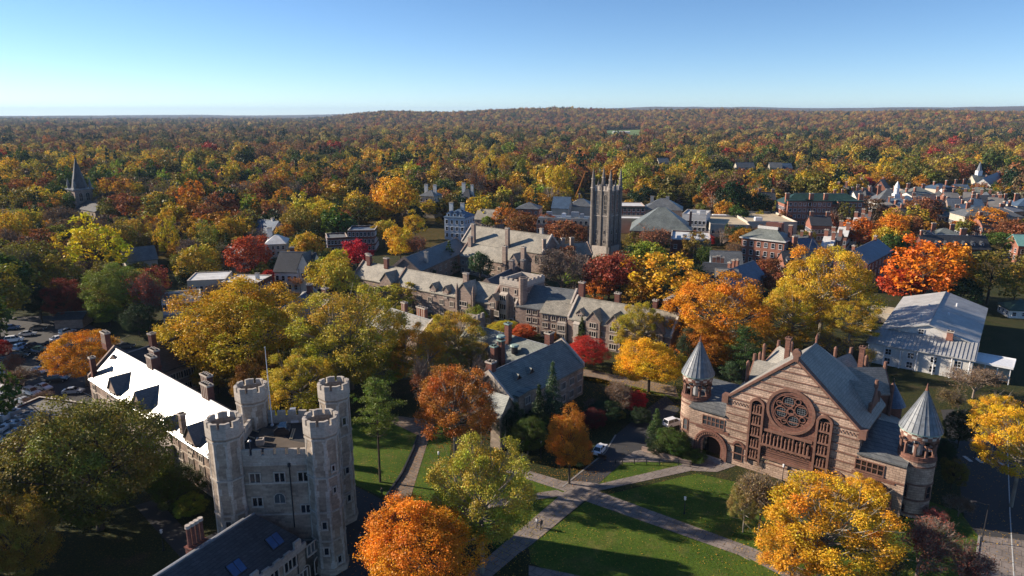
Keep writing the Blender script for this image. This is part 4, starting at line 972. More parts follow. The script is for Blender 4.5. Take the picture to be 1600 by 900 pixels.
# great cross gables on either side, and towards the back
def cross(cx, cy, ang, ln, w=6.2, zt=13.9, pk=17.7, ph=0.0):
    o = MB(); o.prism([(-w / 2, 9), (w / 2, 9), (w / 2, zt), (0, pk), (-w / 2, zt)], ln - .5, ln, 'y'); o.box(-w / 2 + .1, w / 2 - .1, 2, ln - .5, 9, zt - .2)
    for s_ in (-1, 1): o.ring(s_ * (w / 2 + .1), ln - .15, 9, pk + ph, .33, .33, 8); o.ring(s_ * (w / 2 + .1), ln - .15, pk + ph, pk + ph + .5, .4, .12, 8)
    o.ring(0, ln - .2, pk - .2, pk + 1.2, .38, .3, 8)
    o.box(-w / 2 + .9, w / 2 - .9, ln - .02, ln + .03, 10.4, 12.9, 1)
    d = o.build('cross_gable', ['red_trim', 'glass'], al.root, (cx, cy, 0), ang)
    r_ = MB()
    for s_ in (-1, 1):
        q_ = [(0, 0, pk + .1), (0, ln - .3, pk + .1), (s_ * (w / 2 + .25), ln - .3, zt - .3), (s_ * (w / 2 + .25), 0, zt - .3)]
        r_.add([(a_, b_, c_) for a_, b_, c_ in q_] + [(a_, b_, c_ - .25) for a_, b_, c_ in q_], [(0, 1, 2, 3), (4, 7, 6, 5), (1, 5, 6, 2), (2, 6, 7, 3), (0, 4, 5, 1)])
    r_.build('roof', 'slate_hall', d)
for sg_ in (-1, 1):
    cross(ap + 2 * sg_, 7.4, -sg_ * math.pi / 2, 9.2, ph=.2 if sg_ < 0 else -2.4); cross(ap + 2 * sg_, 12.0, -sg_ * (math.pi / 2 - R(40)), 10.8, ph=.2 if sg_ < 0 else -2.4); cross(ap + .5 * sg_, 14, -sg_ * R(14), 10.0) if sg_ > 0 else None

# ambulatory: a curved low roof and wall round the back
def amb(q, ri, ro, zi, zo, z0=None, n=28, a0=-.12, a1=math.pi + .12, cx=ap, cy=5.5, t=.25):
    vs = []; fs = []
    for i in range(n + 1):
        t_ = a0 + (a1 - a0) * i / n; c_, s_ = math.cos(t_), math.sin(t_)
        vs += [(cx + ri * c_, cy + ri * s_, zi), (cx + ro * c_, cy + ro * s_, zo), (cx + ro * c_, cy + ro * s_, zo - t if z0 is None else z0), (cx + ri * c_, cy + ri * s_, zi - t if z0 is None else z0)]
    for i in range(n):
        o = 4 * i; p = o + 4
        for j in range(4): k = (j + 1) % 4; fs.append((o + j, p + j, p + k, o + k))
    fs += [(0, 1, 2, 3), (4 * n, 4 * n + 3, 4 * n + 2, 4 * n + 1)]; q.add(vs, fs)
al.bits('ambulatory_roof', 'slate_hall', lambda q: amb(q, 10.5, 19.4, 11.6, 7.9))
al.bits('ambulatory_wall', 'pink_stone', lambda q: amb(q, 12, 18.8, 7.6, 7.6, 0))
for k in range(9):
    t = -.05 + (math.pi + .1) * k / 8; obj('window', win_mesh('arch', 1.2, 2.6, 1, 2, 'red_trim'), al.root, (ap + 18.82 * math.cos(t), 5.5 + 18.82 * math.sin(t), 2.6), t + math.pi / 2)
for x, y, z, h in ((ap + 11.6, 21, 0, 10), (ap - 12, 21, 0, 10)):
    o = MB().ring(0, 0, 0, h, 2.1, 2.1, 20, rot=0).build('stair_turret', 'red_sandstone', al.root, (x, y, z))
    MB().ring(0, 0, h - .1, h + 4.6, 2.7, 0, 20, rot=0).build('cone_roof', 'slate_blue' if x > ap else 'slate', o); MB().ring(0, 0, h + 4.3, h + 5.2, .22, .03, 6).build('finial', 'dark_metal', o)
for x, y, z0, z1 in ((ap - 6.5, 13, 15, 21.8), (ap + 5.5, 20.5, 13, 20.5)):
    al.chimney(x, y, z0, z1, .9, .9, 'red_sandstone', 1, cap='red_trim')
# retaining walls and ramp of the basement entrance, railings
def wallseg(name, label, cat, pts, w, h, mat):
    q = [Vector(G(*p)) for p in pts]; b = MB(); o = q[0]
    for a, c in zip(q, q[1:]):
        d = (c - a).normalized(); n = Vector((-d.y, d.x)) * w / 2
        b.prism([((a - n - o).x, (a - n - o).y), ((c - n - o).x, (c - n - o).y), ((c + n - o).x, (c + n - o).y), ((a + n - o).x, (a + n - o).y)], 0, h, 'z')
    return tag(b.build(name, mat, None, (o.x, o.y, 0)), label, cat)
wallseg('retaining_wall', 'low curved brownstone retaining wall beside the ramp left of the striped hall', 'wall', [(1003, 704), (1030, 712), (1065, 724), (1080, 727)], .5, .9, 'brown_stone')
sheet('ramp', [(990, 706), (1003, 703), (1062, 722), (1046, 722), (968, 723), (975, 716)], 'paving')
rl = empty('railing', (*G(961, 726), 0), 0, 'dark metal railing with posts along the ramp left of the striped hall', 'railing')
q0 = Vector(G(961, 726)); prev = None
for k, p in enumerate(((961, 726), (972, 726), (991, 725), (1010, 726), (1030, 727), (1060, 727), (1078, 730))):
    w = Vector(G(*p)) - q0; MB().box(-.07, .07, -.07, .07, 0, 1.15).build('post', 'dark_metal', rl, (w.x, w.y, 0))
    if prev is not None:
        for zz in (1.05, .6): MB().tube((prev.x, prev.y, zz), (w.x, w.y, zz), .035, .035, 4).build('rail', 'dark_metal', rl)
    prev = w
# ------------------------------------------------------------------ collegiate halls of the middle distance
def gw(px, py, z): return Vector(G(px, py, z))
GC = 'trim_stone'
ha = Bld('collegiate_hall', 'grey gothic hall range with buff slate roof left of the square gate tower', gw(568, 410, 12), gw(782, 447, 12.2), 'building')
ha.gable(7.6, 12.1, 5.2, 5.2, 'brown_stone', 'slate_buff', parapet='brown_stone')
for px in (634,): x = ha.xa(px, 0, 12); ha.parapet(x, 7.6, 12.1, 5.2, 5.2, 'brown_stone')
for px, w, zt in ((606, 5.5, 8.6), (676, 2.6, 9.2), (696, 2.4, 9.2), (727, 6.4, 9.4), (769, 3, 9)):
    x = ha.xa(px, -5.3, 8); ha.dormer(x, w, 5.8 if w < 4 else 0.0, zt, yf=5.3 if w < 4 else 6.4, pk=zt + w * .55, wall='brown_stone', roof='slate_buff', wk=dict(w=w * .45, h=1.3, c=3, up=.9 if w < 4 else 5.6))
x = ha.xa(727, -6.4, 8)
for d in (-3.3, 3.3): ha.bits('pinnacle', 'brown_stone', lambda q: (q.ring(x + d, -6.4, 0, 10.6, .55, .5, 8), q.ring(x + d, -6.4, 10.6, 12.8, .6, .05, 8)))
for k, px in enumerate((577, 604, 728)): ha.chimney(ha.xa(px, -.6, 13) , -.6, 10.5, 15.4 - (k == 2) * .6, 1.7, 1.1, 'brick_dark' if k < 2 else 'brown_stone', 3)
ha.chimney(ha.xa(575, 2.4, 13), 2.4, 10, 15.0, 1.4, 1.1, 'brick_dark', 2)
ha.wins([ha.xa(p, -5.2, 3) for p in (590, 640, 655, 672, 690, 706, 750, 762, 776)], [1.0, 4.1], 1.5, 1.5, c=3)
ha.win(x - 1.2, 2.2, 1.2, 2.2, kind='pointed', y=-6.42); ha.win(x + 1.2, 2.2, 1.2, 2.2, kind='pointed', y=-6.42)
# gate tower
tp0 = gw(781, 433, 15.6); gt = Bld('gate_tower', 'square four-storey gothic gate tower with battlements and flat roof between two ranges', tp0, tp0 + Vector((.80, -.60)) * 9.0, 'tower')
gt.wf, gt.wb = 0, 11.5
gt.bits('wall', 'brown_stone', lambda q: q.box(0, 9.0, 0, 11.5, 0, 13.6))
gt.bits('roof', 'membrane', lambda q: q.box(.4, 8.6, .4, 11.1, 13.602, 13.75))
gt.bits('parapet', 'trim_stone', lambda q: (q.box(-.1, 9.1, -.1, .35, 13.61, 15.2), q.box(-.1, 9.1, 11.15, 11.6, 13.61, 15.2), q.box(-.1, .35, .35, 11.15, 13.61, 15.2), q.box(8.65, 9.1, .35, 11.15, 13.61, 15.2)))
for k in range(5): gt.bits('merlon', 'trim_stone', lambda q: q.box(.1 + k * 1.85, 1.1 + k * 1.85, -.12, .37, 15.2, 15.75)); gt.bits('merlon', 'trim_stone', lambda q: q.box(8.63, 9.12, .8 + k * 2.2, 2.0 + k * 2.2, 15.2, 15.75))
gt.bits('stair_turret', ['brown_stone', 'dark'], lambda q: (q.ring(8.6, .5, 0, 16.6, 1.45, 1.4, 10), q.ring(8.6, .5, 16.6, 16.62, 1.0, 1.0, 10, 1)))
gt.bits('string_course', 'trim_stone', lambda q: (q.box(-.08, 9.08, -.1, 0, 13.2, 13.45), q.box(9.0, 9.08, 0, 11.5, 13.2, 13.45)))
gt.wins([2.2], [11.2], 1.9, 1.3, c=3); gt.wins([6.2], [11.2], .7, 1.2, c=1)
for z in (2.6, 5.8, 8.6): gt.win(2.0, z, 2.2, 1.6, c=3, y=-1.1); gt.win(6.3, z, 1.4, 1.4, c=2)
gt.bits('oriel', 'trim_stone', lambda q: q.box(.6, 3.4, -1.1, 0, 2.2, 10.6).prism([(-1.1, 10.6), (0, 10.6), (0, 11.0)], .6, 3.4, 'x'))
gt.bits('archway', ['trim_stone', 'dark'], lambda q: (q.arc(4.6, 1.6, 1.2, 1.6, 0, math.pi, -.2, 0, 12), q.disc(4.6, 1.6, 1.2, -.05, 20, 1)))
gt.wins([3, 6, 9], [3, 6.5, 10], 1.3, 1.4, side='r', y=9.0)
hb = Bld('collegiate_hall', 'tall gothic range with shaded slate roof and wide bays right of the gate tower', gw(820, 445, 13.0), gw(901, 455, 13.0), 'building')
hb.gable(7.8, 13.0, 6.5, 6, 'brown_stone', 'slate', parapet='trim_stone')
x0, x1 = hb.xa(845, -9, 6), hb.xa(888, -9, 6)
hb.bits('bay', 'brown_stone', lambda q: q.box(x0, x1 + .2, -9.2, -6.4, 0, 7.6))
hb.bits('bay_roof', 'slate_buff', lambda q: q.prism([(-9.6, 7.55), (-9.6, 7.75), (-3.0, 11.0), (-3.0, 7.55)], x0 - .3, x1 + .3, 'x'))
for z in (.8, 3.4, 5.9):
    for f in (.17, .48, .8): hb.win(x0 + (x1 - x0) * f, z, 1.6 if f != .48 else 1.1, 1.2, c=3 if f != .48 else 2, y=-9.2)
for z in (.8, 3.4, 5.9): hb.wins([hb.xa(826, -6.5, 4), hb.xa(836, -6.5, 4)], [z], 1.3, 1.3)
hb.bits('bay', 'trim_stone', lambda q: q.box(x1 - 3.2, x1 - .4, -10.1, -9.2, 0, 5.7))
for z in (.8, 3.4): hb.win(x1 - 1.8, z, 2.2, 1.4, c=4, y=-10.1)
hc = Bld('collegiate_hall', 'long gothic range with pale slate roof, gabled dormers and tall brick chimneys', gw(903, 465, 12.2), gw(1062, 491, 12.2), 'building')
hc.gable(7.2, 12.2, 5.6, 5.6, 'brown_stone', 'slate_buff', parapet='trim_stone')
for px in (927, 959, 1024): 
    x = hc.xa(px, -6, 7); hc.dormer(x, 4.4, 0, 8.2, yf=6.3, pk=10.8, wall='brown_stone', roof='slate_buff', wk=dict(w=2.0, h=1.3, c=3, up=6.0))
    for z in (.8, 3.4): hc.win(x, z, 2.0, 1.4, c=3, y=-6.3)
hc.dormer(hc.xa(905, -5, 8), 2.2, 7.6, 9.0, yf=4.8, pk=10.2, wall='brown_stone', roof='slate_buff', wk=dict(w=1.0, h=.9, up=.2))
for px in (915, 942, 949, 975, 990, 1005, 1040): hc.wins([hc.xa(px, -5.6, 3)], [.8, 3.6], 1.5, 1.4, c=3)
hc.bits('oriel', 'trim_stone', lambda q: q.box(hc.xa(896, -6.6, 4), hc.xa(904, -6.6, 4), -6.8, -5.6, 0, 6.2).prism([(-6.9, 6.2), (-5.6, 6.2), (-5.6, 7.0)], hc.xa(895, -6.6, 4), hc.xa(905, -6.6, 4), 'x'))
for px, h, w in ((909, 16.8, 1.7), (965, 15.2, 1.5), (1024, 14.8, 1.2)): hc.chimney(hc.xa(px, 1.5, 13), 1.5, 10.6, h, w, 1.2, 'brick_dark', 2)
for i in range(4): hc.chimney(hc.xa(1040 + i * 6, 2 + i, 14), 2 + i * .8, 10, 15.2 + .5 * (i % 3), .9, .9, 'brick_dark', 1)
# ranges behind, round the courtyards
he = Bld('collegiate_hall', 'slate-roofed wing running back from the gate tower along the dark courtyard', gw(760, 439, 12), gw(808, 417, 12), 'building')
he.gable(7.6, 12.0, 5, 5, 'brown_stone', 'slate_dark', parapet='brown_stone'); he.chimney(he.L * .82, 0, 11, 15.5, 1.6, 1.4, 'brown_stone', 2); he.chimney(he.L * 1.02, -2, 9, 14.8, 1.6, 1.2, 'brown_stone', 2)
he.wins([3, 7, 11, 15], [1, 4.2], 1.5, 1.4, side='f', c=3)
hf = Bld('collegiate_hall', 'long shaded slate roof of the wing on the left side of the courtyard', gw(632, 404, 12), gw(712, 373, 12), 'building')
hf.gable(7.4, 12.0, 6, 6, 'brown_stone', 'slate', parapet='brown_stone'); hf.chimney(hf.xa(666, -4, 10), -4, 6.5, 13.2, 1.2, 1.2, 'trim_stone', 1)
hf.wins([hf.L * (i + .5) / 9 for i in range(9)], [1, 4.2], 1.5, 1.4, side='f', c=3)
hg = Bld('collegiate_hall', 'pale slate roofed dining hall with two tall chimneys casting long shadows', gw(737, 353, 15), gw(862, 369, 15), 'building')
hg.gable(8.6, 15.0, 7, 7, 'brown_stone', 'slate_buff', parapet='trim_stone')
for px in (737, 790): hg.chimney(hg.xa(px + 3, -6.6, 12), -6.6, 5, 17.6, 1.7, 1.3, 'brown_stone', 2)
for px in (745, 752, 758, 764, 775, 782, 802, 808, 814, 822, 838, 848): hg.win(hg.xa(px, -7, 7), 4.0, 1.5, 3.6, kind='pointed', c=2)
for k in range(5): hg.bits('buttress', 'brown_stone', lambda q: q.box(6 + k * 7, 7 + k * 7, -7.9, -7, 0, 8.4))
hg.chimney(hg.xa(846, 2, 15), 2, 13.5, 17.5, 1.3, 1.2, 'trim_stone', 2)
hh = Bld('collegiate_hall', 'lower pale slate roofed range in front of the dining hall', gw(731, 380, 12), gw(818, 394, 12), 'building')
hh.gable(7.6, 12.0, 5, 5, 'brown_stone', 'slate_buff', parapet='brown_stone')
for px, yy, zt in ((735, -1, 15.4), (789, -5.3, 14.8), (818, -4, 15.2)): hh.chimney(hh.xa(px, yy, 12), yy, 6.5, zt, 1.8, 1.3, 'brown_stone', 2)
hh.dormer(hh.xa(803, -5.2, 8), 4.6, 4, 9.0, yf=5.6, pk=12.0, wall='brown_stone', roof='slate_buff', wk=dict(w=1.4, h=1.4, up=3)); hh.wins([hh.L * (i + .5) / 9 for i in range(7)], [1, 4.2], 1.4, 1.4)
hi = Bld('collegiate_hall', 'short gothic range with chimneys between the dining hall and the tall tower', gw(868, 385, 10), gw(918, 380, 10.5), 'building')
hi.gable(6.5, 10.5, 5, 5, 'brown_stone', 'slate_buff', parapet='brown_stone')
for px in (850, 879, 893): hi.chimney(hi.xa(px, -5, 9), -5, 4, 14.5, 1.4, 1.3, 'brown_stone', 1)
# hall of two wings in the centre foreground
hm = Bld('collegiate_hall', 'shaded blue-grey slate hall with two small dormers and a square bay in the centre', gw(764, 584, 12), gw(878, 533, 12), 'building')
hm.gable(7.2, 12.0, 6.3, 6.3, 'grey_stone', 'slate_green', parapet='trim_stone')
for px in (811, 831): hm.dormer(hm.xa(px, -3.6, 9.5), 1.7, 9.0, 10.0, yf=3.4, pk=10.9, wall='dark_metal', roof='slate_green', wk=None)
hm.dormer(hm.xa(790, -8, 7), 5.4, 0, 7.0, yf=8.8, pk=10.6, wall='grey_stone', roof='slate_green', wk=dict(w=2.2, h=1.6, c=3, up=4.6), fr='trim_stone')
hm.dormer(hm.xa(822, -6.4, 7), 6.0, 0, 8.1, yf=6.8, flat=True, wall='grey_stone', roof='slate_green', wk=dict(w=1.6, h=1.5, c=3, up=5.6), fr='trim_stone')
hm.wins([hm.L * (i + .5) / 8 for i in range(8) if i not in (1, 2)], [1.0, 4.1], 1.6, 1.5, c=3)
hm.wins([-3, 0, 3], [1.2, 4.4], 1.3, 1.6, side='r'); hm.win(0, 8.2, 1.4, 1.8, side='r')
hm.wins([-3, 0, 3], [1.2, 4.4], 1.3, 1.6, side='l'); hm.chimney(hm.xa(767, .5, 13), .5, 10, 14.4, 1.5, 1.6, 'brick_dark', 2); hm.chimney(hm.xa(862, .5, 13), 1.2, 10, 15.0, 1.8, 1.5, 'brick_dark', 2)
hn = Bld('collegiate_hall', 'pale slate roof wing with brick stacks joining the shaded blue-grey hall', gw(735, 507, 12), gw(856, 541, 12.0), 'building')
hn.gable(7.2, 11.9, 6.0, 6.0, 'brown_stone', 'slate_green', parapet=None)
for px, yy, zt in ((794, -1.5, 15.8), (783, -7, 13.6), (772, -8.4, 12.2)): hn.chimney(hn.xa(px, yy, 12), yy, 6, zt, 1.3, 1.3, 'brick_dark', 1, cap='copper')
for px, yy, zz in ((783, -7, 13.7), (804, -3.6, 10.8)): x = hn.xa(px, yy, zz); hn.bits('roof_cowl', ['copper', 'dark_metal'], lambda q: (q.ring(x, yy, zz - 1.3, zz + .5, .8, .8, 10, 1), q.ring(x, yy, zz + .5, zz + .85, 1.15, .9, 10)))
hn.dormer(hn.xa(766, -6, 8), 4.6, 3, 8.2, yf=6.6, pk=10.6, wall='grey_stone', roof='slate_green', wk=dict(w=1.6, h=1.4, up=3))
ho = Bld('collegiate_hall', 'low range with pale bright slate roof and red chimney pairs behind the yellow-green trees', gw(596, 478, 11.5), gw(676, 502, 11.5), 'building')
ho.gable(7.4, 11.4, 5.5, 5.5, 'brown_stone', 'slate_pale', parapet='trim_stone')
for px in (632, 656, 663): ho.chimney(ho.xa(px, 1.5, 12), 1.5, 9, 14.0, 1.6, 1.0, 'brick', 2, rib=True)
ho.wins([4, 8, 12], [1, 4.2], 1.5, 1.4, c=3)
hp = Bld('battlemented_tower', 'small grey battlemented tower seen between the orange tree and the gate range', gw(712, 492, 11), gw(738, 497, 11), 'tower'); hp.wf, hp.wb = 0, 6
hp.bits('wall', 'grey_stone', lambda q: q.box(0, hp.L, 0, 6, 0, 10)); hp.frame = 'trim_stone'
for k in range(3): hp.bits('merlon', 'pale_stone', lambda q: q.box(.1 + k * hp.L / 2.6, .9 + k * hp.L / 2.6, -.1, .4, 10, 11.2)); hp.bits('merlon', 'pale_stone', lambda q: q.box(hp.L - .5, hp.L, .6 + k * 2, 1.7 + k * 2, 10, 11.2))
hp.wins([hp.L / 2], [2, 6.5], 1.2, 1.5); hp.wins([3], [2, 6.5], 1.2, 1.5, side='r', y=hp.L)
hq = Bld('stone_hall', 'shaded slate gabled hall with two dark chimneys among yellow trees left of centre', gw(436, 486, 11), gw(487, 452, 11), 'building')
hq.gable(6.5, 11, 5.5, 5.5, 'grey_stone', 'slate_blue', parapet='trim_stone'); hq.chimney(hq.xa(484, -1, 12), -1, 9, 13.8, 1.6, 1.4, 'brick_dark', 2); hq.wins([3, 7, 11], [1, 4], 1.4, 1.4)
hq2 = Bld('stone_hall', 'short bright-roofed cross wing with a dark chimney left of centre', gw(474, 455, 11), gw(516, 466, 10.5), 'building')
hq2.gable(6.5, 10.6, 5, 5, 'grey_stone', 'slate_pale'); hq2.chimney(hq2.xa(508, 0, 12), 0, 9, 13.5, 1.6, 1.4, 'brick_dark', 2)

# ------------------------------------------------------------------ tall gothic tower
P0 = Vector((37.0, 313)); tt = Bld('gothic_tower', 'tall slender gothic stone tower with pinnacles and long belfry windows', P0, P0 + Vector((.78, -.62)) * 9.0, 'tower')
tt.wf, tt.wb = 0, 9; tt.frame = 'trim_stone'
M['tower_stone'] = coursed('tower_stone', (.27, .235, .20), (.19, .165, .145), (.17, .15, .135), 1.0, .5, stain=.35)
tt.bits('wall', 'tower_stone', lambda q: q.box(0, 9, 0, 9, 0, 31.5))
tt.bits('plinth', 'trim_stone', lambda q: q.box(-.9, 9.9, -.9, 9.9, 0, 6.0))
for cx in (0, 9):
    for cy in (0, 9):
        tt.bits('corner_buttress', 'tower_stone', lambda q: (q.ring(cx, cy, 0, 32.5, 1.15, .95, 8), q.ring(cx, cy, 32.5, 36.5, .95, .7, 8), q.ring(cx, cy, 36.5, 41.5, .8, .04, 8)))
        tt.bits('pinnacle_band', 'trim_stone', lambda q: (q.ring(cx, cy, 32.3, 32.6, 1.15, 1.15, 8), q.ring(cx, cy, 36.3, 36.6, .9, .9, 8)))
for c in (4.5,):
    for a in ((c, 0), (c, 9), (0, c), (9, c)):
        tt.bits('buttress', 'tower_stone', lambda q: (q.box(a[0] - .4, a[0] + .4, a[1] - .4, a[1] + .4, 0, 33.0), q.ring(a[0], a[1], 33.0, 36.0, .5, .04, 6)))
for k in range(2):
    for s_ in ('f', 'l', 'r'):
        x = 2.35 + k * 4.3
        for z, h in ((21.0, 8.6), (11.5, 2.0), (7.5, 1.4)):
            if s_ == 'f': tt.win(x, z, 1.5 if h > 5 else .9, h, kind='pointed', c=2 if h > 5 else 1, r=4 if h > 5 else 1)
            else: tt.win(x, z, 1.5 if h > 5 else .9, h, side=s_, kind='pointed', c=2 if h > 5 else 1, r=4 if h > 5 else 1, y=9 if s_ == 'r' else 0)
tt.bits('string_course', 'trim_stone', lambda q: (q.box(-.15, 9.15, -.15, 0, 19.8, 20.1), q.box(-.15, 0, 0, 9, 19.8, 20.1), q.box(9, 9.15, 0, 9, 19.8, 20.1), q.box(-.15, 9.15, -.15, 0, 31.2, 31.6), q.box(-.15, 0, 0, 9, 31.2, 31.6), q.box(9, 9.15, 0, 9, 31.2, 31.6)))
for k in range(5):
    for a in ((.9 + k * 1.55, -.1, .9, .35), (.9 + k * 1.55, 8.75, .9, .35)): tt.bits('merlon', 'trim_stone', lambda q: q.box(a[0], a[0] + a[2], a[1], a[1] + a[3], 31.5, 33.4))
    for a in ((-.1, .9 + k * 1.55, .35, .9), (8.75, .9 + k * 1.55, .35, .9)): tt.bits('merlon', 'trim_stone', lambda q: q.box(a[0], a[0] + a[2], a[1], a[1] + a[3], 31.5, 33.4))

# ------------------------------------------------------------------ steeple on the left
st0 = gw(107, 309, 11); ch = Bld('church_tower', 'pointed dark stone church steeple rising from trees at far left', st0, st0 + Vector((.80, -.60)) * 11, 'church'); ch.wf, ch.wb = 0, 11
ch.bits('wall', 'brown_stone', lambda q: q.box(0, 11, 0, 11, -2, 16.5)); ch.frame = 'trim_stone'
ch.bits('cornice', 'lead', lambda q: q.box(-.9, 11.9, -.9, 11.9, 16.5, 17.3))
ch.bits('spire', 'slate_dark', lambda q: q.ring(5.5, 5.5, 17.3, 37.5, 4.9, .05, 8))
for cx in (.8, 10.2):
    for cy in (.8, 10.2): ch.bits('pinnacle', 'slate', lambda q: (q.ring(cx, cy, 17.3, 19.2, .9, .8, 8), q.ring(cx, cy, 19.2, 24, 1.05, .05, 8)))
for s_, yy in (('f', 0), ('r', 11), ('l', 0)): ch.wins([3.4, 7.6], [9.5], 2.2, 5.0, side=s_, kind='pointed', c=2, r=2, y=yy)
for s_, yy in (('f', 0), ('r', 11)): ch.wins([5.5], [3], 1.2, 2.6, side=s_, kind='pointed', c=1, y=yy)
ch.bits('cross', 'dark_metal', lambda q: q.box(5.4, 5.6, 5.4, 5.6, 38.3, 40.4).box(4.9, 6.1, 5.42, 5.58, 39.3, 39.6))
cn = Bld('church', 'low dark slate church nave beside the steeple, mostly hidden by trees', ch.w2(11, 6), ch.w2(40, 6), 'church')
cn.gable(5, 9, 7, 7, 'grey_stone', 'slate_dark'); cn.wins([5, 10, 15, 20, 25], [1.5], 1.3, 2.4, kind='pointed', c=1)

# ------------------------------------------------------------------ generic houses and town blocks placed by their front eaves
def block(name, label, a, bx, ze, depth, zr=None, roof='slate', wall='brick', kind='gable', ang=None, cat='building', win=None, chim=(), rows=None, frame='white_metal', group=None, hip=None, over=.4, par=.6, width=None):
    p = gw(a[0], a[1], ze); an = UA if ang is None else R(ang); d = Vector((math.cos(an), math.sin(an)))
    B0 = Bld('x', 't', p, p + d, 'x'); L = width or B0.xa(bx, 0, ze); bpy.data.objects.remove(B0.root); L = max(3.0, min(L, 90))
    nb = Vector((-d.y, d.x)); hd = depth / 2
    if kind == 'flat':
        B = Bld(name, label, p, p + d * L, cat, group); B.frame = frame; B.flat(ze, 0, depth, wall, roof, par=par)
    else:
        q = p + nb * hd; B = Bld(name, label, q, q + d * L, cat, group); B.frame = frame
        h = (min(hd, L * .45),) * 2 if kind == 'hip' else (hip or (0, 0))
        B.gable(ze, zr if zr else ze + hd * .7, hd, hd, wall, roof, over=over, hip=h)
    n, zs, w, hh = win or (0, (), 1, 1)
    for z in zs:
        for i in range(n): B.win(B.L * (i + .5) / n, z, w, hh, side='f', kind='sash', c=1, r=2)
        m = max(1, int(n * depth / B.L + .3)) if n else 0
        for i in range(m):
            y = (-B.wf if kind != 'flat' else 0) + depth * (i + .5) / m
            B.win(y, z, w, hh, side='r', kind='sash', c=1, r=2); B.win(y, z, w, hh, side='l', kind='sash', c=1, r=2)
    for c in chim: B.chimney(B.L * c[0], c[1], ze - .5, c[2], c[3] if len(c) > 3 else 1.2, 1.0, c[4] if len(c) > 4 else 'brick', 2)
    return B
def rooftop(B, items, z):
    for (fx, fy, sx, sy, sz, mt) in items:
        x, y = B.L * fx, -B.wf + (B.wf + B.wb) * fy; B.bits('roof_unit', mt, lambda q: q.box(x - sx / 2, x + sx / 2, y - sy / 2, y + sy / 2, z, z + sz).box(x - sx / 2 + .2, x + sx / 2 - .2, y - sy / 2 + .2, y + sy / 2 - .2, z + sz, z + sz + .15))
# big white building on the right
wb_ = Bld('white_hall', 'large white clapboard hall with two-slope metal roof behind the striped stone hall', gw(1452, 508, 10.4), gw(1477, 459, 10.4) + Vector((.6, .8)) * 2, 'building')
wb_.frame = 'white_metal'; wb_.gable(7.0, 10.4, 11, 11, 'white_paint', 'metal_roof', over=.5)
wl = wb_.L
# lean-to front block (local -x side)
wb_.bits('front_wall', 'white_paint', lambda q: q.box(-9, 0, -11.2, 12.5, 0, 5.6))
wb_.bits('front_roof', 'metal_roof', lambda q: q.add([(-9.6, -11.6, 5.6), (-9.6, 13, 5.6), (.4, 13, 7.6), (.4, -11.6, 7.6), (-9.6, -11.6, 5.4), (-9.6, 13, 5.4), (.4, 13, 7.2), (.4, -11.6, 7.2)], [(0, 1, 2, 3), (4, 7, 6, 5), (0, 4, 5, 1), (0, 3, 7, 4), (1, 5, 6, 2), (2, 6, 7, 3)]))
for k in range(28): wb_.bits('roof_seam', 'galv', lambda q: q.add([(-9.5, -11.3 + k * .88, 5.63), (-9.5, -11.22 + k * .88, 5.63), (.3, -11.22 + k * .88, 7.6), (.3, -11.3 + k * .88, 7.6), (-9.5, -11.3 + k * .88, 5.75), (-9.5, -11.22 + k * .88, 5.75), (.3, -11.22 + k * .88, 7.72), (.3, -11.3 + k * .88, 7.72)], [(4, 5, 6, 7), (0, 4, 7, 3), (1, 2, 6, 5), (0, 1, 5, 4), (2, 3, 7, 6)]))
for y in (-8, -2.8, 2.4, 7.6):
    wb_.win(y, 3.1, 1.3, 1.5, side='l', kind='sash', c=2, r=2, y=-9); wb_.win(y, .5, 1.3, 1.6, side='l', kind='sash', c=2, r=2, y=-9)
wb_.bits('column', 'white_metal', lambda q: [q.ring(-9.4, -10.5 + k * 3.8, 0, 5.2, .18, .15, 8) for k in range(7)])
wb_.win(1.6, 7.6, 1.2, 1.3, side='l', kind='sash', c=2, r=2, y=-.02); wb_.chimney(-.6, -5.0, 6.8, 9.9, 1.2, 1.4, 'brick', 1, cap='trim_stone')
for x, y in ((10, 3), (24, 2.5), (17, -3), (30, -4)): wb_.bits('roof_vent', 'white_metal', lambda q: q.ring(x, y, 9, 10.4, .25, .25, 8))
wb_.wins([5, 11, 17, 23, 29, 35], [1.2, 4.4], 1.2, 1.6, side='f', kind='sash', c=1, r=2)
# blue flat canopy beside it
p = gw(1522, 556, 4.6); cb = Bld('canopy', 'flat white canopy roof lying in blue shade right of the white hall', p, p + Vector((.774, -.633)) * 8.5, 'canopy')
cb.bits('roof', 'white_metal', lambda q: q.box(0, 8.5, -4.4, 3, 4.4, 4.6)); cb.bits('fascia', 'white_metal', lambda q: q.box(-.1, 8.6, -4.55, -4.4, 4.2, 4.75).box(8.5, 8.65, -4.4, 3, 4.2, 4.75).box(-.1, 8.6, 3, 3.12, 4.2, 4.9))
for k in range(4): cb.bits('post', 'white_metal', lambda q: q.box(.2 + k * 2.6, .4 + k * 2.6, -4.2, -4.0, 0, 4.4))
cb.bits('inner_wall', 'cream_paint', lambda q: q.box(.5, 8, -1.5, 2.8, 0, 4.3))
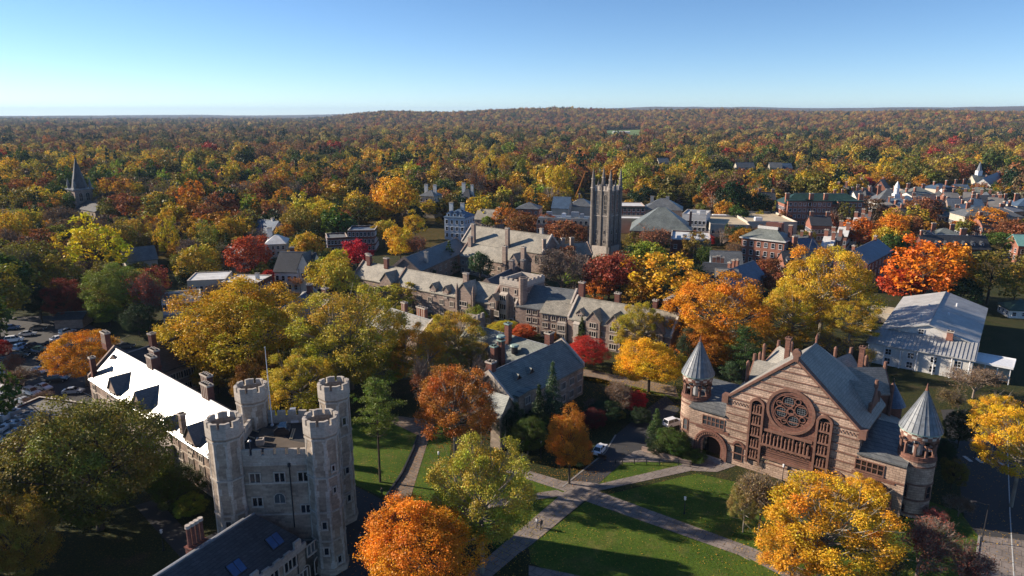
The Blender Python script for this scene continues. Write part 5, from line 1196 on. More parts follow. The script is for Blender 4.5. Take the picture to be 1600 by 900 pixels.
# flat roofed service building at the left edge
fs_ = Bld('service_building', 'dark flat-roofed service building crowded with pale rooftop machinery at left edge', gw(-60, 672, 5), gw(62, 620, 5), 'building')
fs_.flat(5.0, 17, 0, 'brick_dark', 'grey_roof', par=.4)
for k, (px, py, sx, sy, sz) in enumerate(((8, 655, 2, 1.6, 1.4), (22, 650, 2.2, 1.8, 1.5), (32, 655, 1.6, 1.4, 1.2), (14, 664, 2.6, 1.2, .8), (28, 664, 2.4, 1.2, 1.0), (44, 652, 1.8, 1.4, 1.2), (4, 672, 2.2, 1.4, .9), (20, 676, 3, 1.0, .7), (38, 668, 1.4, 1.2, .9), (22, 640, 1.2, .8, .6), (-14, 660, 2.4, 1.8, 1.4), (8, 684, 3.2, .8, .6))):
    x, y = pl(fs_, px, py, 4.8); o = MB().box(-sx / 2, sx / 2, -sy / 2, sy / 2, .25, sz).box(-sx / 2, -sx / 2 + .15, -sy / 2, sy / 2, 0, .25).box(sx / 2 - .15, sx / 2, -sy / 2, sy / 2, 0, .25).ring(0, 0, sz, sz + .2, min(sx, sy) * .35, min(sx, sy) * .35, 12, 1).build('roof_unit', ['galv' if k % 3 else 'white_metal', 'dark_metal'], fs_.root, (x, y, 4.62), k * .05)
for k in range(4): x, y = pl(fs_, 20 + k * 6, 668 - k * 5, 4.8); fs_.bits('duct', 'galv', lambda q: q.tube((x, y, 5.1), (x + 3, y - 2.5, 5.1), .25, .25, 8))
# houses left and centre
def house(label, a, bx, ze, depth, zr, roof, wall, **k): return block('house', label, a, bx, ze, depth, zr, roof, wall, cat='house', **k)
h1 = house('pale blue mansard house with white chimneys and dormers behind the dining hall', (694, 339), 726, 12, 13, 15.5, 'slate_blue', 'blue_paint', ang=-20, kind='hip', win=(4, (1.5, 5, 8.6), 1.3, 1.9), chim=((.1, 0, 19, 2.0, 'white_paint'), (.62, 1, 19, 2.0, 'white_paint')), frame='white_metal')
for f in (.2, .5, .8): h1.dormer(h1.L * f, 2.6, 12.2, 14.0, yf=5.8, pk=14.8, wall='blue_paint', roof='slate_blue', wk=dict(kind='sash', w=1.2, h=1.2, c=1, r=2))
house('grey house with white chimneys half hidden left of the pale blue house', (655, 306), 678, 14, 12, 17, 'slate', 'cream_paint', ang=-20, kind='hip', win=(3, (3, 7, 10.5), 1.4, 2), chim=((.2, 0, 21, 2.2, 'white_paint'), (.8, 0, 21, 2.2, 'white_paint')))
house('dark roofed house with one white chimney behind the pale blue house', (716, 311), 735, 12, 12, 18, 'slate_dark', 'blue_paint', ang=-20, kind='hip', win=(3, (3, 7), 1.4, 2), chim=((.15, 0, 22, 2.2, 'white_paint'), (.85, 0, 21, 1.6, 'white_paint')))
house('low house with pale roof and dark gables right of the pale blue house', (741, 342), 775, 6, 11, 11, 'slate_buff', 'brown_stone', ang=-25, win=(4, (1.5,), 1.2, 1.5), chim=((.95, 0, 13),))
house('small house with pale grey roof glimpsed through trees above the dark mansard building', (498, 296), 520, 6, 10, 9, 'slate_pale', 'white_paint', ang=-10, win=(3, (1.5,), 1.2, 1.6))
house('small white-walled house glimpsed between yellow trees right of centre left', (581, 297), 592, 7, 10, 10, 'slate_pale', 'white_paint', ang=-15, win=(2, (1.5,), 1.2, 1.6))
dm = block('mansard_building', 'dark purplish brick building with flat metal mansard roof behind the crimson tree', (511, 372), 543, 8, 14, roof='lead', wall='brick_dark', kind='flat', ang=18, win=(6, (1.5, 4.8), 1.1, 1.9), cat='building')
dm2 = block('mansard_building', 'taller dark brick block with pale flat roof beside the purplish mansard building', (543, 360), 585, 11, 14, roof='lead', wall='brick_dark', kind='flat', ang=4, win=(7, (1.5, 4.8, 8.2), 1.1, 1.8))
house('pale blue gabled house with blue slate roof above the rust coloured tree', (391, 362), 422, 7, 12, 12.5, 'slate_blue', 'blue_paint', ang=-30, win=(3, (1.2, 4.2), 1.2, 1.6), chim=((.7, 0, 14, 1.2, 'white_paint'),))
house('cream house with bright white roof right of the rust coloured tree', (414, 382), 446, 10, 13, 13, 'white_roof', 'cream_paint', ang=12, kind='hip', win=(4, (1.5, 5.2, 7.6), 1.0, 1.5), chim=((.15, 2, 16, 2.0, 'white_paint'),))
tu = house('white half-timbered house with steep black roof and pointed gable left of centre', (428, 424), 484, 8, 13, 14, 'slate_dark', 'white_paint', ang=-8, win=(6, (1.2, 4.6), 1.2, 1.8), chim=((.3, 1, 16, 1.4, 'brick_dark'),))
tu.dormer(tu.L * .86, 5, 0, 9.5, yf=7.2, pk=15, wall='white_paint', roof='slate_dark', wk=dict(kind='sash', w=2.2, h=1.9, c=3, r=2, up=6))
for x_ in (-1, 1): tu.bits('timber', 'dark_metal', lambda q: q.box(tu.L * .86 + x_ * 1.9 - .1, tu.L * .86 + x_ * 1.9 + .1, -7.26, -7.2, 0, 9.5))
house('grey cottage with cream gable behind the rust coloured tree', (336, 402), 372, 5, 10, 9, 'slate', 'cream_paint', ang=-35, win=(3, (1.5,), 1.1, 1.4))
house('grey barn-like house with wide pale gable among bare trees at left', (196, 410), 246, 5, 14, 9.5, 'slate', 'cream_paint', ang=35, win=(3, (1.2,), 1.1, 1.3))
fl = block('house', 'house with wide flat white roof above the big golden tree', (292, 439), 352, 8.5, 13, roof='white_roof', wall='cream_paint', kind='flat', ang=12, win=(7, (1.2, 4.6), 1.1, 1.8), cat='house', par=.2, frame='white_metal')
fl2 = block('house', 'second flat white-roofed house with a small chimney above the golden tree', (345, 441), 402, 8.2, 12, roof='white_roof', wall='brick_dark', kind='flat', ang=-5, win=(6, (1.2, 4.6), 1.1, 1.8), cat='house', par=.2); fl2.chimney(fl2.L * .8, 6, 8, 10.4, 1.1, 1.0, 'white_paint', 1)
pb = block('house', 'white veranda house with dark shutters half hidden by the dark red tree', (252, 470), 313, 9, 11, roof='grey_roof', wall='white_paint', kind='flat', ang=24, win=(8, (1.0, 5.6), 1.0, 2.0), cat='house')
pb.bits('porch_roof', 'lead', lambda q: q.box(0, pb.L, -2.6, -.002, 4.0, 4.3)); [pb.bits('porch_post', 'white_metal', lambda q: q.box(.3 + k * pb.L / 7.3, .5 + k * pb.L / 7.3, -2.5, -2.3, 0, 4.0)) for k in range(8)]
for k in range(8):
    for d in (-.8, .8): x = pb.L * (k + .5) / 8 + d; pb.bits('shutter', 'dark_metal', lambda q: q.box(x - .22, x + .22, -.1, -.002, 5.6, 7.6))
house('small roof glimpsed among dark trees at far left edge', (28, 295), 50, 6, 10, 9, 'slate_pale', 'cream_paint', ang=-15, win=(2, (1.5,), 1, 1.4)); house('grey ranch roof at far left edge below the steeple', (0, 316), 17, 5, 10, 8, 'slate', 'cream_paint', ang=-15)
block('shed', 'long low dark shed along the shaded end of the parking lot', (84, 500), 128, 3, 7, 4.2, 'slate_dark', 'brown_stone', ang=10, cat='shed')
block('house', 'pale low-roofed building seen through a gap right of the steeple', (288, 325), 306, 5, 10, roof='white_roof', wall='cream_paint', kind='flat', ang=25, cat='house')
block('house', 'long dark roof in the clearing right of the church steeple', (190, 352), 232, 4, 10, 7, 'slate_blue', 'cream_paint', ang=20, cat='house')
# brownstone mansard hall + roofs left of the tall tower
mh = block('mansard_hall', 'long brown stone hall with grey mansard roof and arched dormers left of the tall tower', (838, 351), 920, 9.5, 14, roof='grey_roof', wall='brown_stone', kind='flat', ang=-12, win=(11, (1.5, 5.5), 1.2, 2.0), par=.1)
mh.bits('mansard', 'slate', lambda q: q.add([(-.3, -.3, 9.7), (mh.L + .3, -.3, 9.7), (mh.L - .8, 1.4, 13), (.8, 1.4, 13), (-.3, 14.3, 9.7), (mh.L + .3, 14.3, 9.7), (mh.L - .8, 12.6, 13), (.8, 12.6, 13)], [(0, 1, 2, 3), (1, 5, 6, 2), (5, 4, 7, 6), (4, 0, 3, 7), (3, 2, 6, 7)]))
for k in range(10): obj('dormer_window', win_mesh('arch', 1.2, 1.8, 1, 2, 'trim_stone'), mh.root, (mh.L * (k + .5) / 10, -.15, 10.3))
rooftop(mh, ((.2, .6, 3, 2, 2.2, 'galv'), (.5, .4, 2, 2, 2.0, 'white_metal'), (.7, .6, 4, 2, 2.4, 'galv'), (.85, .35, 2, 2, 2, 'galv')), 13)
house('slate roofed building with steep blue gable behind the mansard hall', (862, 325), 888, 9, 14, 15, 'slate_blue', 'cream_paint', ang=-15, win=(3, (3,), 1.2, 1.6)); house('cluttered blue-grey roofed building behind the tall tower', (888, 322), 925, 9, 16, 13, 'slate', 'cream_paint', ang=-12, kind='hip', chim=((.4, 0, 16),))
house('low grey-roofed building at the left end of the mansard hall', (806, 326), 842, 8, 13, 11, 'slate', 'brick', ang=-12, kind='hip', win=(4, (2, 5), 1.2, 1.6))
# orange crane
cg = G(893, 330); cr = empty('telescopic_crane', (cg[0], cg[1], 0), 0, 'orange telescopic crane boom rising beside the tall gothic tower', 'crane')
cr_v = Vector((8.5, -3, 27)) ; cr_b = Vector((0, 0, 2.4))
MB().box(-3.4, 3.4, -1.4, 1.4, .9, 2.3).box(1.6, 3.3, -1.3, 1.3, 2.3, 3.3).build('chassis', 'orange_paint', cr)
for xx in (-2.3, 0, 2.3): MB().tube((xx, -1.6, .6), (xx, 1.6, .6), .6, .6, 12).build('wheel', 'rubber', cr)
MB().tube(cr_b, cr_b.lerp(cr_v, .5), .62, .55, 4).build('boom', 'orange_paint', cr); MB().tube(cr_b.lerp(cr_v, .5), cr_b.lerp(cr_v, 1.0), .46, .34, 4).build('boom_extension', 'orange_paint', cr)
MB().box(-.9, 1.6, -.4, .4, -.2, .5).build('boom_head', 'orange_paint', cr, tuple(cr_v))
# buildings right of the tall tower
gb = block('brick_building', 'red brick building with white roof edge and green eaves right of the tall tower', (966, 322), 1008, 12, 18, roof='white_roof', wall='brick', kind='flat', ang=-3, win=(6, (2, 6, 9), 1.6, 1.9), par=.3); gb.bits('green_eaves', 'green_roof', lambda q: q.box(-.5, gb.L + .5, -.5, 0, 10.6, 11.3))
gb2 = block('tan_building', 'tan walled low building with white roof rim right of the tall tower', (966, 341), 1012, 8.5, 12, roof='white_roof', wall='tan_roof', kind='flat', ang=-6, win=(), par=.6); 
block('church_hall', 'wide slate roofed hall with blue hipped end right of the tall tower', (985, 360), 1082, 6.5, 30, 17, 'slate_green', 'brick', kind='hip', ang=-12, chim=((.98, 2, 15),), hip=None)
block('slate_hall', 'grey slate hipped roof building behind the wide slate hall', (1005, 327), 1066, 10, 18, 15.5, 'slate', 'brown_stone', kind='hip', ang=-14, chim=((.6, 0, 17, 2, 'trim_stone'), (.2, 0, 17, 2, 'trim_stone')))
b_ = block('white_building', 'white walled building with flat pale roof and roof clutter behind the slate hall', (1066, 334), 1104, 11, 20, roof='white_roof', wall='white_paint', kind='flat', ang=-22, win=(6, (2, 5.6), 1.4, 1.8)); rooftop(b_, ((.4, .4, 3, 2, 1.5, 'galv'), (.7, .6, 2, 2, 1.2, 'white_metal'), (.8, .3, 3, 2, 2, 'galv')), 10.5)
bw = block('brick_building', 'red brick building with pale flat roof and long blank brick side', (1048, 374), 1111, 10, 26, roof='white_roof', wall='brick_dark', kind='flat', ang=-14, win=(4, (2, 6), 1.3, 1.8)); rooftop(bw, ((.2, .3, 2, 2, 1.0, 'white_metal'), (.35, .5, 2, 1.5, .8, 'galv'), (.6, .6, 1.6, 1.6, 2.4, 'brick')), 9.5)
bw.bits('mansard', 'slate_green', lambda q: q.prism([(-1.6, 6.2), (-.002, 6.2), (-.002, 10.0), (-.3, 10.0)], bw.L * .45, bw.L + .05, 'x'))
tn = block('flat_roofed_building', 'sprawling low building with tan flat roofs beyond the brick blocks', (1110, 350), 1172, 7, 34, roof='tan_roof', wall='cream_paint', kind='flat', ang=-10, par=.8, win=(6, (2,), 1.6, 1.6)); tn2 = block('flat_roofed_building', 'second tan flat roof with raised grey parapet behind the four-storey brick block', (1168, 346), 1246, 7.5, 42, roof='tan_roof', wall='cream_paint', kind='flat', ang=-4, par=1.0); rooftop(tn2, ((.15, .7, 6, 3, 1.6, 'galv'), (.3, .2, 4, 3, 1.8, 'white_metal')), 6.8)
tn3 = block('flat_roofed_building', 'low dark grey roofed annex left of the tan flat roofs', (1108, 342), 1150, 6, 20, roof='grey_roof', wall='cream_paint', kind='flat', ang=-6, par=.6); rooftop(tn3, ((.5, .5, 8, 4, 1.4, 'white_metal'), (.8, .5, 2, 2, 1.5, 'galv')), 5.6)
bk = block('brick_building', 'four-storey red brick block with white-framed sash windows and slate hipped roof', (1159, 369), 1226, 12, 12, 15.6, 'slate_green', 'brick', kind='hip', win=(6, (1.0, 4.3, 8.2), 1.35, 2.0), over=.7)
bk.bits('cornice', 'white_paint', lambda q: q.box(-.75, bk.L + .75, -bk.wf - .75, -bk.wf - .6, 11.3, 11.9).box(bk.L + .6, bk.L + .75, -bk.wf - .6, bk.wb + .6, 11.3, 11.9)); bk.bits('balustrade', 'white_paint', lambda q: q.box(5, bk.L - 5, -.9, -.8, 15.5, 16.8).box(bk.L - 5.1, bk.L - 5, -.8, 2, 15.5, 16.8)); bk.bits('penthouse', 'brick_dark', lambda q: q.box(8, bk.L - 4, .5, 4, 14, 18.2)); bk.chimney(bk.L * .7, 5, 12, 18.4, 1.6, 1.4, 'brick', 2); bk.chimney(bk.L * .98, 2, 12, 18.0, 1.6, 1.4, 'brick_dark', 2)
ow = block('brick_building', 'low brick wing with slate roof and white round-headed dormers by the four-storey block', (1226, 412), 1282, 4.5, 10, 8.6, 'slate_dark', 'brick', win=(6, (1.2,), 1.1, 1.6), ang=-4)
for k in range(4): ow.dormer(ow.L * (k + .5) / 4.2, 1.7, 4.9, 6.4, yf=4.3, pk=7.1, wall='white_paint', roof='slate_dark', wk=dict(kind='arch', w=.9, h=1.1, c=1, r=1, up=.2), fr='white_metal')
house('brick house with blue slate roof and stepped chimney behind the low brick wing', (1246, 392), 1282, 8, 11, 12, 'slate_blue', 'brick', ang=18, win=(4, (1.5, 4.8), 1.0, 1.6), chim=((.02, -3, 14, 2.2), (.9, 0, 15)))
sh_ = house('white-walled house with slate roof and brick chimneys beyond the low brick wing', (1236, 382), 1262, 8, 9, 11.5, 'slate', 'white_paint', ang=-30, win=(3, (1.5, 4.8), 1.0, 1.5), chim=((.5, 0, 14),))
for k in range(6):
    t = k / 5; B = block('townhouse', ('nearest', 'second', 'third', 'fourth', 'fifth', 'farthest')[k] + ' house of the brick terrace with white fronts and paired chimneys', (1284 + 60 * t, 384 - 40 * t), 1300 + 58 * t, 9 + (k % 2), 12, 12.5, 'slate' if k % 2 else 'white_roof', 'brick' if k % 3 else 'white_paint', ang=-33, cat='house', win=(3, (1.5, 5), 1.0, 1.6), chim=((.1, 0, 15.5, 1.6), (.9, -2, 15, 1.5)), group='terrace of town houses')
gr = block('brick_building', 'long red brick building with dark green roof and rows of white windows', (1226, 318), 1352, 14, 16, 19, 'green_roof', 'brick', kind='hip', ang=-4, win=(20, (2, 5.6, 10), 1.5, 1.8))
for f in (.18, .42, .80): 
    x = gr.L * f; gr.bits('projecting_bay', 'brick', lambda q: q.box(x - 7, x + 7, -10, -8, 0, 15.6)); [gr.win(x - 5.4 + j * 2.7, z, 1.5, 1.7, kind='sash', c=1, r=2, y=-10) for j in range(5) for z in (2, 6, 9.6, 13)]; gr.bits('bay_roof', 'green_roof', lambda q: q.box(x - 7.4, x + 7.4, -10.4, -5, 15.6, 16.2))
for f in (.04, .34, .52, .95): gr.chimney(gr.L * f, -6, 12, 20, 2.2, 1.6, 'brick', 2)
for k, (a, bx, ze, zr, rf, wl_) in enumerate((((1372, 314), 1416, 10, 17, 'slate', 'white_paint'), ((1398, 320), 1440, 9, 14, 'slate_blue', 'cream_paint'), ((1420, 303), 1462, 11, 15, 'slate_green', 'cream_paint'), ((1340, 305), 1372, 9, 13, 'slate_dark', 'brick'), ((1418, 330), 1446, 9, 12, 'slate', 'brick'), ((1466, 338), 1510, 8, 12, 'slate', 'brick'), ((1508, 338), 1600, 11, 15, 'slate', 'cream_paint'), ((1590, 322), 1640, 12, 16, 'slate_blue', 'cream_paint'), ((1520, 316), 1590, 9, 12.5, 'slate_dark', 'cream_paint'), ((1300, 300), 1345, 8, 12, 'slate_blue', 'white_paint'), ((1240, 296), 1290, 8, 12, 'slate', 'cream_paint'), ((1460, 370), 1512, 6, 9, 'slate_green', 'brown_stone'))):
    lab = ('big grey hipped roof left of the white cupola', 'blue slate roofed block in front of the white cupola', 'green-grey roofed block right of the white cupola', 'dark roofed brick block left of the hipped roofs', 'small brick gabled block with a chimney below the hipped roofs', 'brick gabled block left of the long cream building', 'long cream and brick building with grey roof at right edge', 'blue roofed cream building at the right edge', 'dark cluttered roof behind the long cream building', 'blue roof left of the crimson tree in town', 'grey roof at the left end of the town behind the green-roofed building', 'low green-grey roofed building below the brick gabled block')[k]
    B = block('town_building', lab, a, bx, ze, 16, zr, rf, wl_, kind='hip' if k not in (4, 5) else 'gable', ang=(-8, -20, -5, -10, 30, -20, -6, -10, -4, -12, -10, -10)[k], win=(max(4, int((bx - a[0]) / 5)), (2, 5.5), 1.3, 1.7), chim=((.2, 2, zr + 2.5, 2), (.8, 3, zr + 2, 2)), group='roofs of the town centre')
cu = gw(1400, 305, 15); cu_ = empty('cupola', (cu.x, cu.y, 12), 0, 'white domed cupola standing on a roof of the town centre', 'cupola')
MB().box(-1.8, 1.8, -1.8, 1.8, 0, 4).ring(0, 0, 4, 7.5, 1.6, 1.5, 8).build('drum', 'white_metal', cu_); MB().ring(0, 0, 7.5, 9.4, 1.8, 1.2, 12).ring(0, 0, 9.4, 12, 1.2, .05, 12).build('dome', 'white_metal', cu_)
bh = block('long_house', 'long dark-roofed building with a row of white dormers and a brick chimney at right', (1444, 388), 1548, 5, 12, 10, 'slate_dark', 'brick_dark', ang=-5, win=(12, (1.2,), 1.2, 1.7), chim=((.68, 1, 13.5, 2.6), (.03, 0, 12.5)))
for k in range(7): bh.dormer(bh.L * (k + .6) / 7.4, 1.6, 6.0, 7.4, yf=4.6, pk=8.2, wall='white_paint', roof='slate_dark', wk=dict(kind='sash', w=.8, h=1.0, c=1, r=2, up=.25), fr='white_metal')
block('aqua_roofed_building', 'brick building with turquoise roof cut by the right edge', (1592, 384), 1650, 8, 12, 12, 'aqua_roof', 'brick', ang=-10, win=(4, (1.5, 4.6), 1.2, 1.8))
tent = block('pavilion', 'small pavilion with dark green roof and blue mat at the right edge', (1578, 484), 1625, 2.8, 8, 5.2, 'green_roof', 'white_paint', kind='hip', ang=-12, cat='pavilion', win=(3, (.8,), 1.2, 1.2))
ow2 = block('outbuilding', 'low buff flat-roofed outbuilding beside the white hall under the golden tree', (1352, 486), 1400, 3, 9, roof='tan_roof', wall='cream_paint', kind='flat', ang=-32, par=.3)
dkb = block('brick_building', 'tall shaded brick building at the end of the street beside the orange trees', (1356, 412), 1394, 11, 12, 15, 'slate_blue', 'brick_dark', ang=48, win=(7, (1.5, 4.8, 8), 1.1, 1.8), chim=((.05, 0, 17), (.9, 0, 17)))
for k, (a, bx, ang, rf, lab) in enumerate((((1096, 436), 1150, -20, 'slate_dark', 'dark slate gable roof among golden trees below the brick blocks'), ((1148, 452), 1196, 48, 'slate_blue', 'steep blue slate roof with brick chimneys below the four-storey block'), ((1118, 446), 1152, -14, 'slate_pale', 'pale roofed low building between dark slate gables'))):
    block('stone_hall', lab, a, bx, 6.5, 10, 11.5, rf, 'brown_stone', ang=ang, win=(4, (1, 4), 1.2, 1.4), chim=((.3, 1, 14), (.42, 1, 14.4), (.54, 1, 14)) if k < 2 else ())
block('house', 'grey house with pale walls in shade below the pale flat roof', (1112, 412), 1160, 6, 12, 10, 'slate', 'blue_paint', ang=-10, cat='house', win=(5, (1.4, 3.9), 1.0, 1.4))
# far houses between the trees
for k, (a, bx, ze, wl_, rf) in enumerate((((1203, 262), 1222, 8, 'cream_paint', 'slate'), ((1218, 263), 1238, 7, 'white_paint', 'slate_blue'), ((1152, 262), 1180, 7, 'cream_paint', 'slate'), ((1030, 254), 1046, 7, 'white_paint', 'slate_pale'), ((984, 252), 1000, 7, 'blue_paint', 'slate_blue'), ((1524, 284), 1548, 8, 'cream_paint', 'slate_green'), ((1462, 272), 1480, 7, 'white_paint', 'white_roof'), ((1178, 298), 1200, 8, 'white_paint', 'slate'), ((1100, 276), 1116, 7, 'cream_paint', 'slate'), ((716, 281), 740, 8, 'cream_paint', 'slate_pale'), ((1340, 312), 1352, 8, 'white_paint', 'slate'), ((1480, 306), 1500, 8, 'white_paint', 'slate_dark'), ((950, 248), 962, 7, 'blue_paint', 'slate_blue'), ((1556, 262), 1580, 7, 'white_paint', 'slate_pale'))):
    lab = ('cream house with grey roof in the woods above the green-roofed brick building', 'white house with blue roof next to the cream one in the far woods', 'low cream house in the far woods left of the cream and white pair', 'tiny white house in the woods above the slate halls', 'tiny pale blue house in the woods just right of the tall tower top', 'cream meeting house with green-grey roof below the small white spire', 'small white-roofed house left of the small white spire', 'white gabled house in dark trees behind the tan flat roofs', 'small cream house above the olive trees right of the tall tower', 'pale stone house in the trees above the pale blue mansard house', 'narrow white house behind the dark roofed brick block', 'white house with dark roof left of the dark cluttered roof', 'tiny blue-grey house in the woods above the tall tower', 'tiny white house at the right edge of the far woods')[k]
    house(lab, a, bx, ze, 12, ze + 5, rf, wl_, ang=-10 + 7 * (k % 4), win=(3, (2, 5), 1.2, 1.7))
for a, bx, ze, dp, zr, an, lb in (((1268, 352), 1300, 9, 12, 13, -10, 'red brick block with dark roof just below the long green-roofed building'), ((1412, 340), 1440, 9, 12, 13.5, -8, 'red brick block between the hipped roofs and the orange town trees'), ((1186, 312), 1212, 10, 14, 14, -12, 'red brick block left of the long green-roofed building'), ((1535, 352), 1575, 8, 12, 12, -8, 'red brick block in front of the long cream building')):
    block('brick_building', lb, a, bx, ze, dp, zr, 'slate_dark', 'brick', ang=an, win=(6, (1.5, 5), 1.2, 1.7), chim=((.1, 0, zr + 2.5, 1.8), (.9, 0, zr + 2.5, 1.8)))
row_txt = (('back row', 1240, 1600, 296, 13, 30, 24), ('middle row', 1300, 1600, 309, 12, 26, 22), ('front row', 1380, 1600, 328, 11, 24, 20))
ORDN = ['first', 'second', 'third', 'fourth', 'fifth', 'sixth', 'seventh', 'eighth', 'ninth', 'tenth', 'eleventh', 'twelfth', 'thirteenth']
rt = random.Random(21)
for rn, xa_, xb_, yb_, n_, w_, d_ in row_txt:
    for k in range(n_):
        px = xa_ + (xb_ - xa_) * (k + .2) / n_; wd_ = w_ * rt.uniform(.6, 1.05); kd = rt.choice(('gable', 'hip', 'flat', 'gable'))
        block('town_building', '%s small building from the left in the %s of packed town roofs' % (ORDN[k], rn), (px, yb_ + rt.uniform(-4, 5)), px + wd_, rt.uniform(6.5, 10), rt.uniform(9, 16), None if kd == 'flat' else rt.uniform(11, 14.5),
              rt.choice(('slate', 'slate_dark', 'slate_blue', 'grey_roof', 'slate_dark', 'slate_green', 'lead')), rt.choice(('brick', 'brick_dark', 'brick', 'cream_paint', 'white_paint', 'brown_stone')), kind=kd, ang=rt.choice((-34, -8, -12, 48, 20, -30)),
              win=(rt.randint(3, 5), (2, 5), 1.2, 1.6), chim=((rt.uniform(.1, .4), 1, 15, 1.5), (rt.uniform(.6, .95), 0, 15.5, 1.5)) if kd != 'flat' else (), group='small buildings of the packed town roofs')
p = gw(1529, 272, 14); sp = empty('small_spire', (p.x, p.y, 10), 0, 'small white spire with square belfry in the trees at right', 'spire')
MB().box(-2, 2, -2, 2, 0, 7).build('belfry', 'white_metal', sp); MB().ring(0, 0, 7, 15, 2.2, .05, 8).build('spire', 'lead', sp)
# ------------------------------------------------------------------ cars
def car_meshes(kind):
    L, W, hb, ht = {'sedan': (4.6, 1.8, .92, 1.45), 'suv': (4.7, 1.9, 1.05, 1.78), 'van': (5.2, 2.0, 1.15, 2.1)}[kind]
    def loft(prof, wb, wt, z0):                                      # side profile (x, z), half widths shrink with height
        n = len(prof); zs = [p[1] for p in prof]; lo, hi = min(zs), max(zs); vs = []
        for s_ in (-1, 1):
            for x, z in prof: w = wb + (wt - wb) * (z - lo) / (hi - lo); vs.append((x, s_ * w, z))
        return vs, [tuple(range(n)), tuple(range(2 * n - 1, n - 1, -1))] + [(i, (i + 1) % n, n + (i + 1) % n, n + i) for i in range(n)]
    h = L / 2; body = MB()
    body.add(*loft([(-h, .35), (-h, .75), (-h + .1, hb), (-h * .45, hb + .06), (h * .35, hb + .04), (h * .8, hb - .12), (h, .68), (h, .35), (h * .9, .25), (-h * .9, .25)], W / 2, W / 2 - .10, 0))
    c0, c1, r0_, r1_ = (-h * .78, h * .42, -h * .42, h * .12) if kind == 'sedan' else (-h * .96, h * .42, -h * .86, h * .14)
    cab = MB(); cab.add(*loft([(c0, hb), (r0_, ht - .04), (r1_, ht - .04), (c1, hb)], W / 2 - .12, W / 2 - .3, 0))
    roof = MB(); roof.add(*loft([(r0_ - .06, ht - .05), (r0_ + .1, ht + .02), (r1_ - .1, ht + .02), (r1_ + .06, ht - .05)], W / 2 - .26, W / 2 - .32, 0))
    for s_ in (-1, 1):
        for xx in ((c0 + c1) / 2 + .1, ): roof.tube((xx, s_ * (W / 2 - .125), hb), (xx, s_ * (W / 2 - .29), ht - .04), .05, .05, 4)
        roof.tube((c1, s_ * (W / 2 - .13), hb), (r1_, s_ * (W / 2 - .29), ht - .03), .045, .045, 4); roof.tube((c0, s_ * (W / 2 - .13), hb), (r0_, s_ * (W / 2 - .29), ht - .03), .05, .05, 4)
    wh = MB().tube((0, -.12, 0), (0, .12, 0), .34, .34, 14).tube((0, -.125, 0), (0, .125, 0), .19, .19, 10, 1)
    li = MB().box(-.04, .04, -.2, .2, -.07, .07)
    return dict(L=L, W=W, body=body.mesh('body', 'car_paint'), cabin=cab.mesh('windows', 'glass'), roof=roof.mesh('roof', 'car_paint'), wheel=wh.mesh('wheel', ['rubber', 'galv']), light=li.mesh('headlight', 'white_metal'), rear=li.mesh('taillight', 'red_trim'))
CM = {k: car_meshes(k) for k in ('sedan', 'suv', 'van')}
def car(px, py, heading, colr, kind, label, group=None):
    m = CM[kind]; x, y = G(px, py, .7); e = empty('parked_car', (x, y, .06), R(heading), label, 'car', group)
    for k in ('body', 'cabin', 'roof'): o = obj(m[k].name.split('.')[0], m[k], e); o.color = (*colr, 1)
    for sx in (-.3, .31):
        for sy in (-1, 1): obj('wheel', m['wheel'], e, (m['L'] * sx, sy * (m['W'] / 2 - .1), .34))
    for sy in (-1, 1): obj('headlight', m['light'], e, (m['L'] / 2 - .01, sy * m['W'] * .34, .66)); obj('taillight', m['rear'], e, (-m['L'] / 2 + .01, sy * m['W'] * .34, .72))
    return e
WH, SI, BL, GR, BU, DG = (.78, .78, .8), (.4, .42, .45), (.012, .012, .015), (.22, .30, .16), (.03, .06, .16), (.05, .05, .055)
g_ = 'cars in the shaded parking lot'
car(937, 701, 62, WH, 'sedan', 'white sedan parked on the road between the lawn and the striped hall')
car(1052, 660, 30, WH, 'suv', 'white car almost hidden behind the evergreen shrubs beside the left round turret')
car(43, 521, 22, SI, 'sedan', 'silver sedan at the back of the shaded parking lot', g_)
car(34, 541, 80, (.35, .5, .7), 'suv', 'pale blue car standing lengthwise left of the black cars in the lot', g_)
car(52, 539, 20, DG, 'sedan', 'dark grey car behind the green car in the parking lot', g_); car(62, 545, 20, GR, 'sedan', 'light green car in the middle row of the parking lot', g_)
car(79, 537, 20, BL, 'sedan', 'black car with a shining roof right of the light green car', g_); car(30, 555, 15, BL, 'suv', 'black suv in front of the pale blue car', g_)
car(47, 550, 20, BL, 'sedan', 'black car between the black suv and the light green car', g_); car(12, 561, 18, DG, 'suv', 'dark grey suv at the left end of the middle row of the lot', g_)
car(61, 578, -22, WH, 'sedan', 'white sedan alone in the nearer aisle of the parking lot', g_); car(68, 604, -24, WH, 'sedan', 'right one of two white cars near the flat-roofed service building', g_)
car(50, 612, -24, (.7, .7, .68), 'suv', 'left one of two white cars near the flat-roofed service building', g_); car(80, 560, 12, SI, 'suv', 'silver suv tucked beside the orange parking lot tree', g_)
car(78, 571, 12, BL, 'suv', 'black suv tucked under the orange parking lot tree', g_); car(105, 518, 70, SI, 'suv', 'silver suv at the right end of the shaded lot by the shed', g_)
car(114, 610, 10, SI, 'sedan', 'silver car partly hidden behind the big olive green tree', g_); car(18, 511, 22, BU, 'sedan', 'dark blue car deep in shade at the back of the parking lot', g_)
car(197, 540, 12, DG, 'sedan', 'dark car behind the chimney of the blazing white roof'); car(8, 530, 22, BL, 'sedan', 'black car at the far left edge of the shaded parking lot', g_)
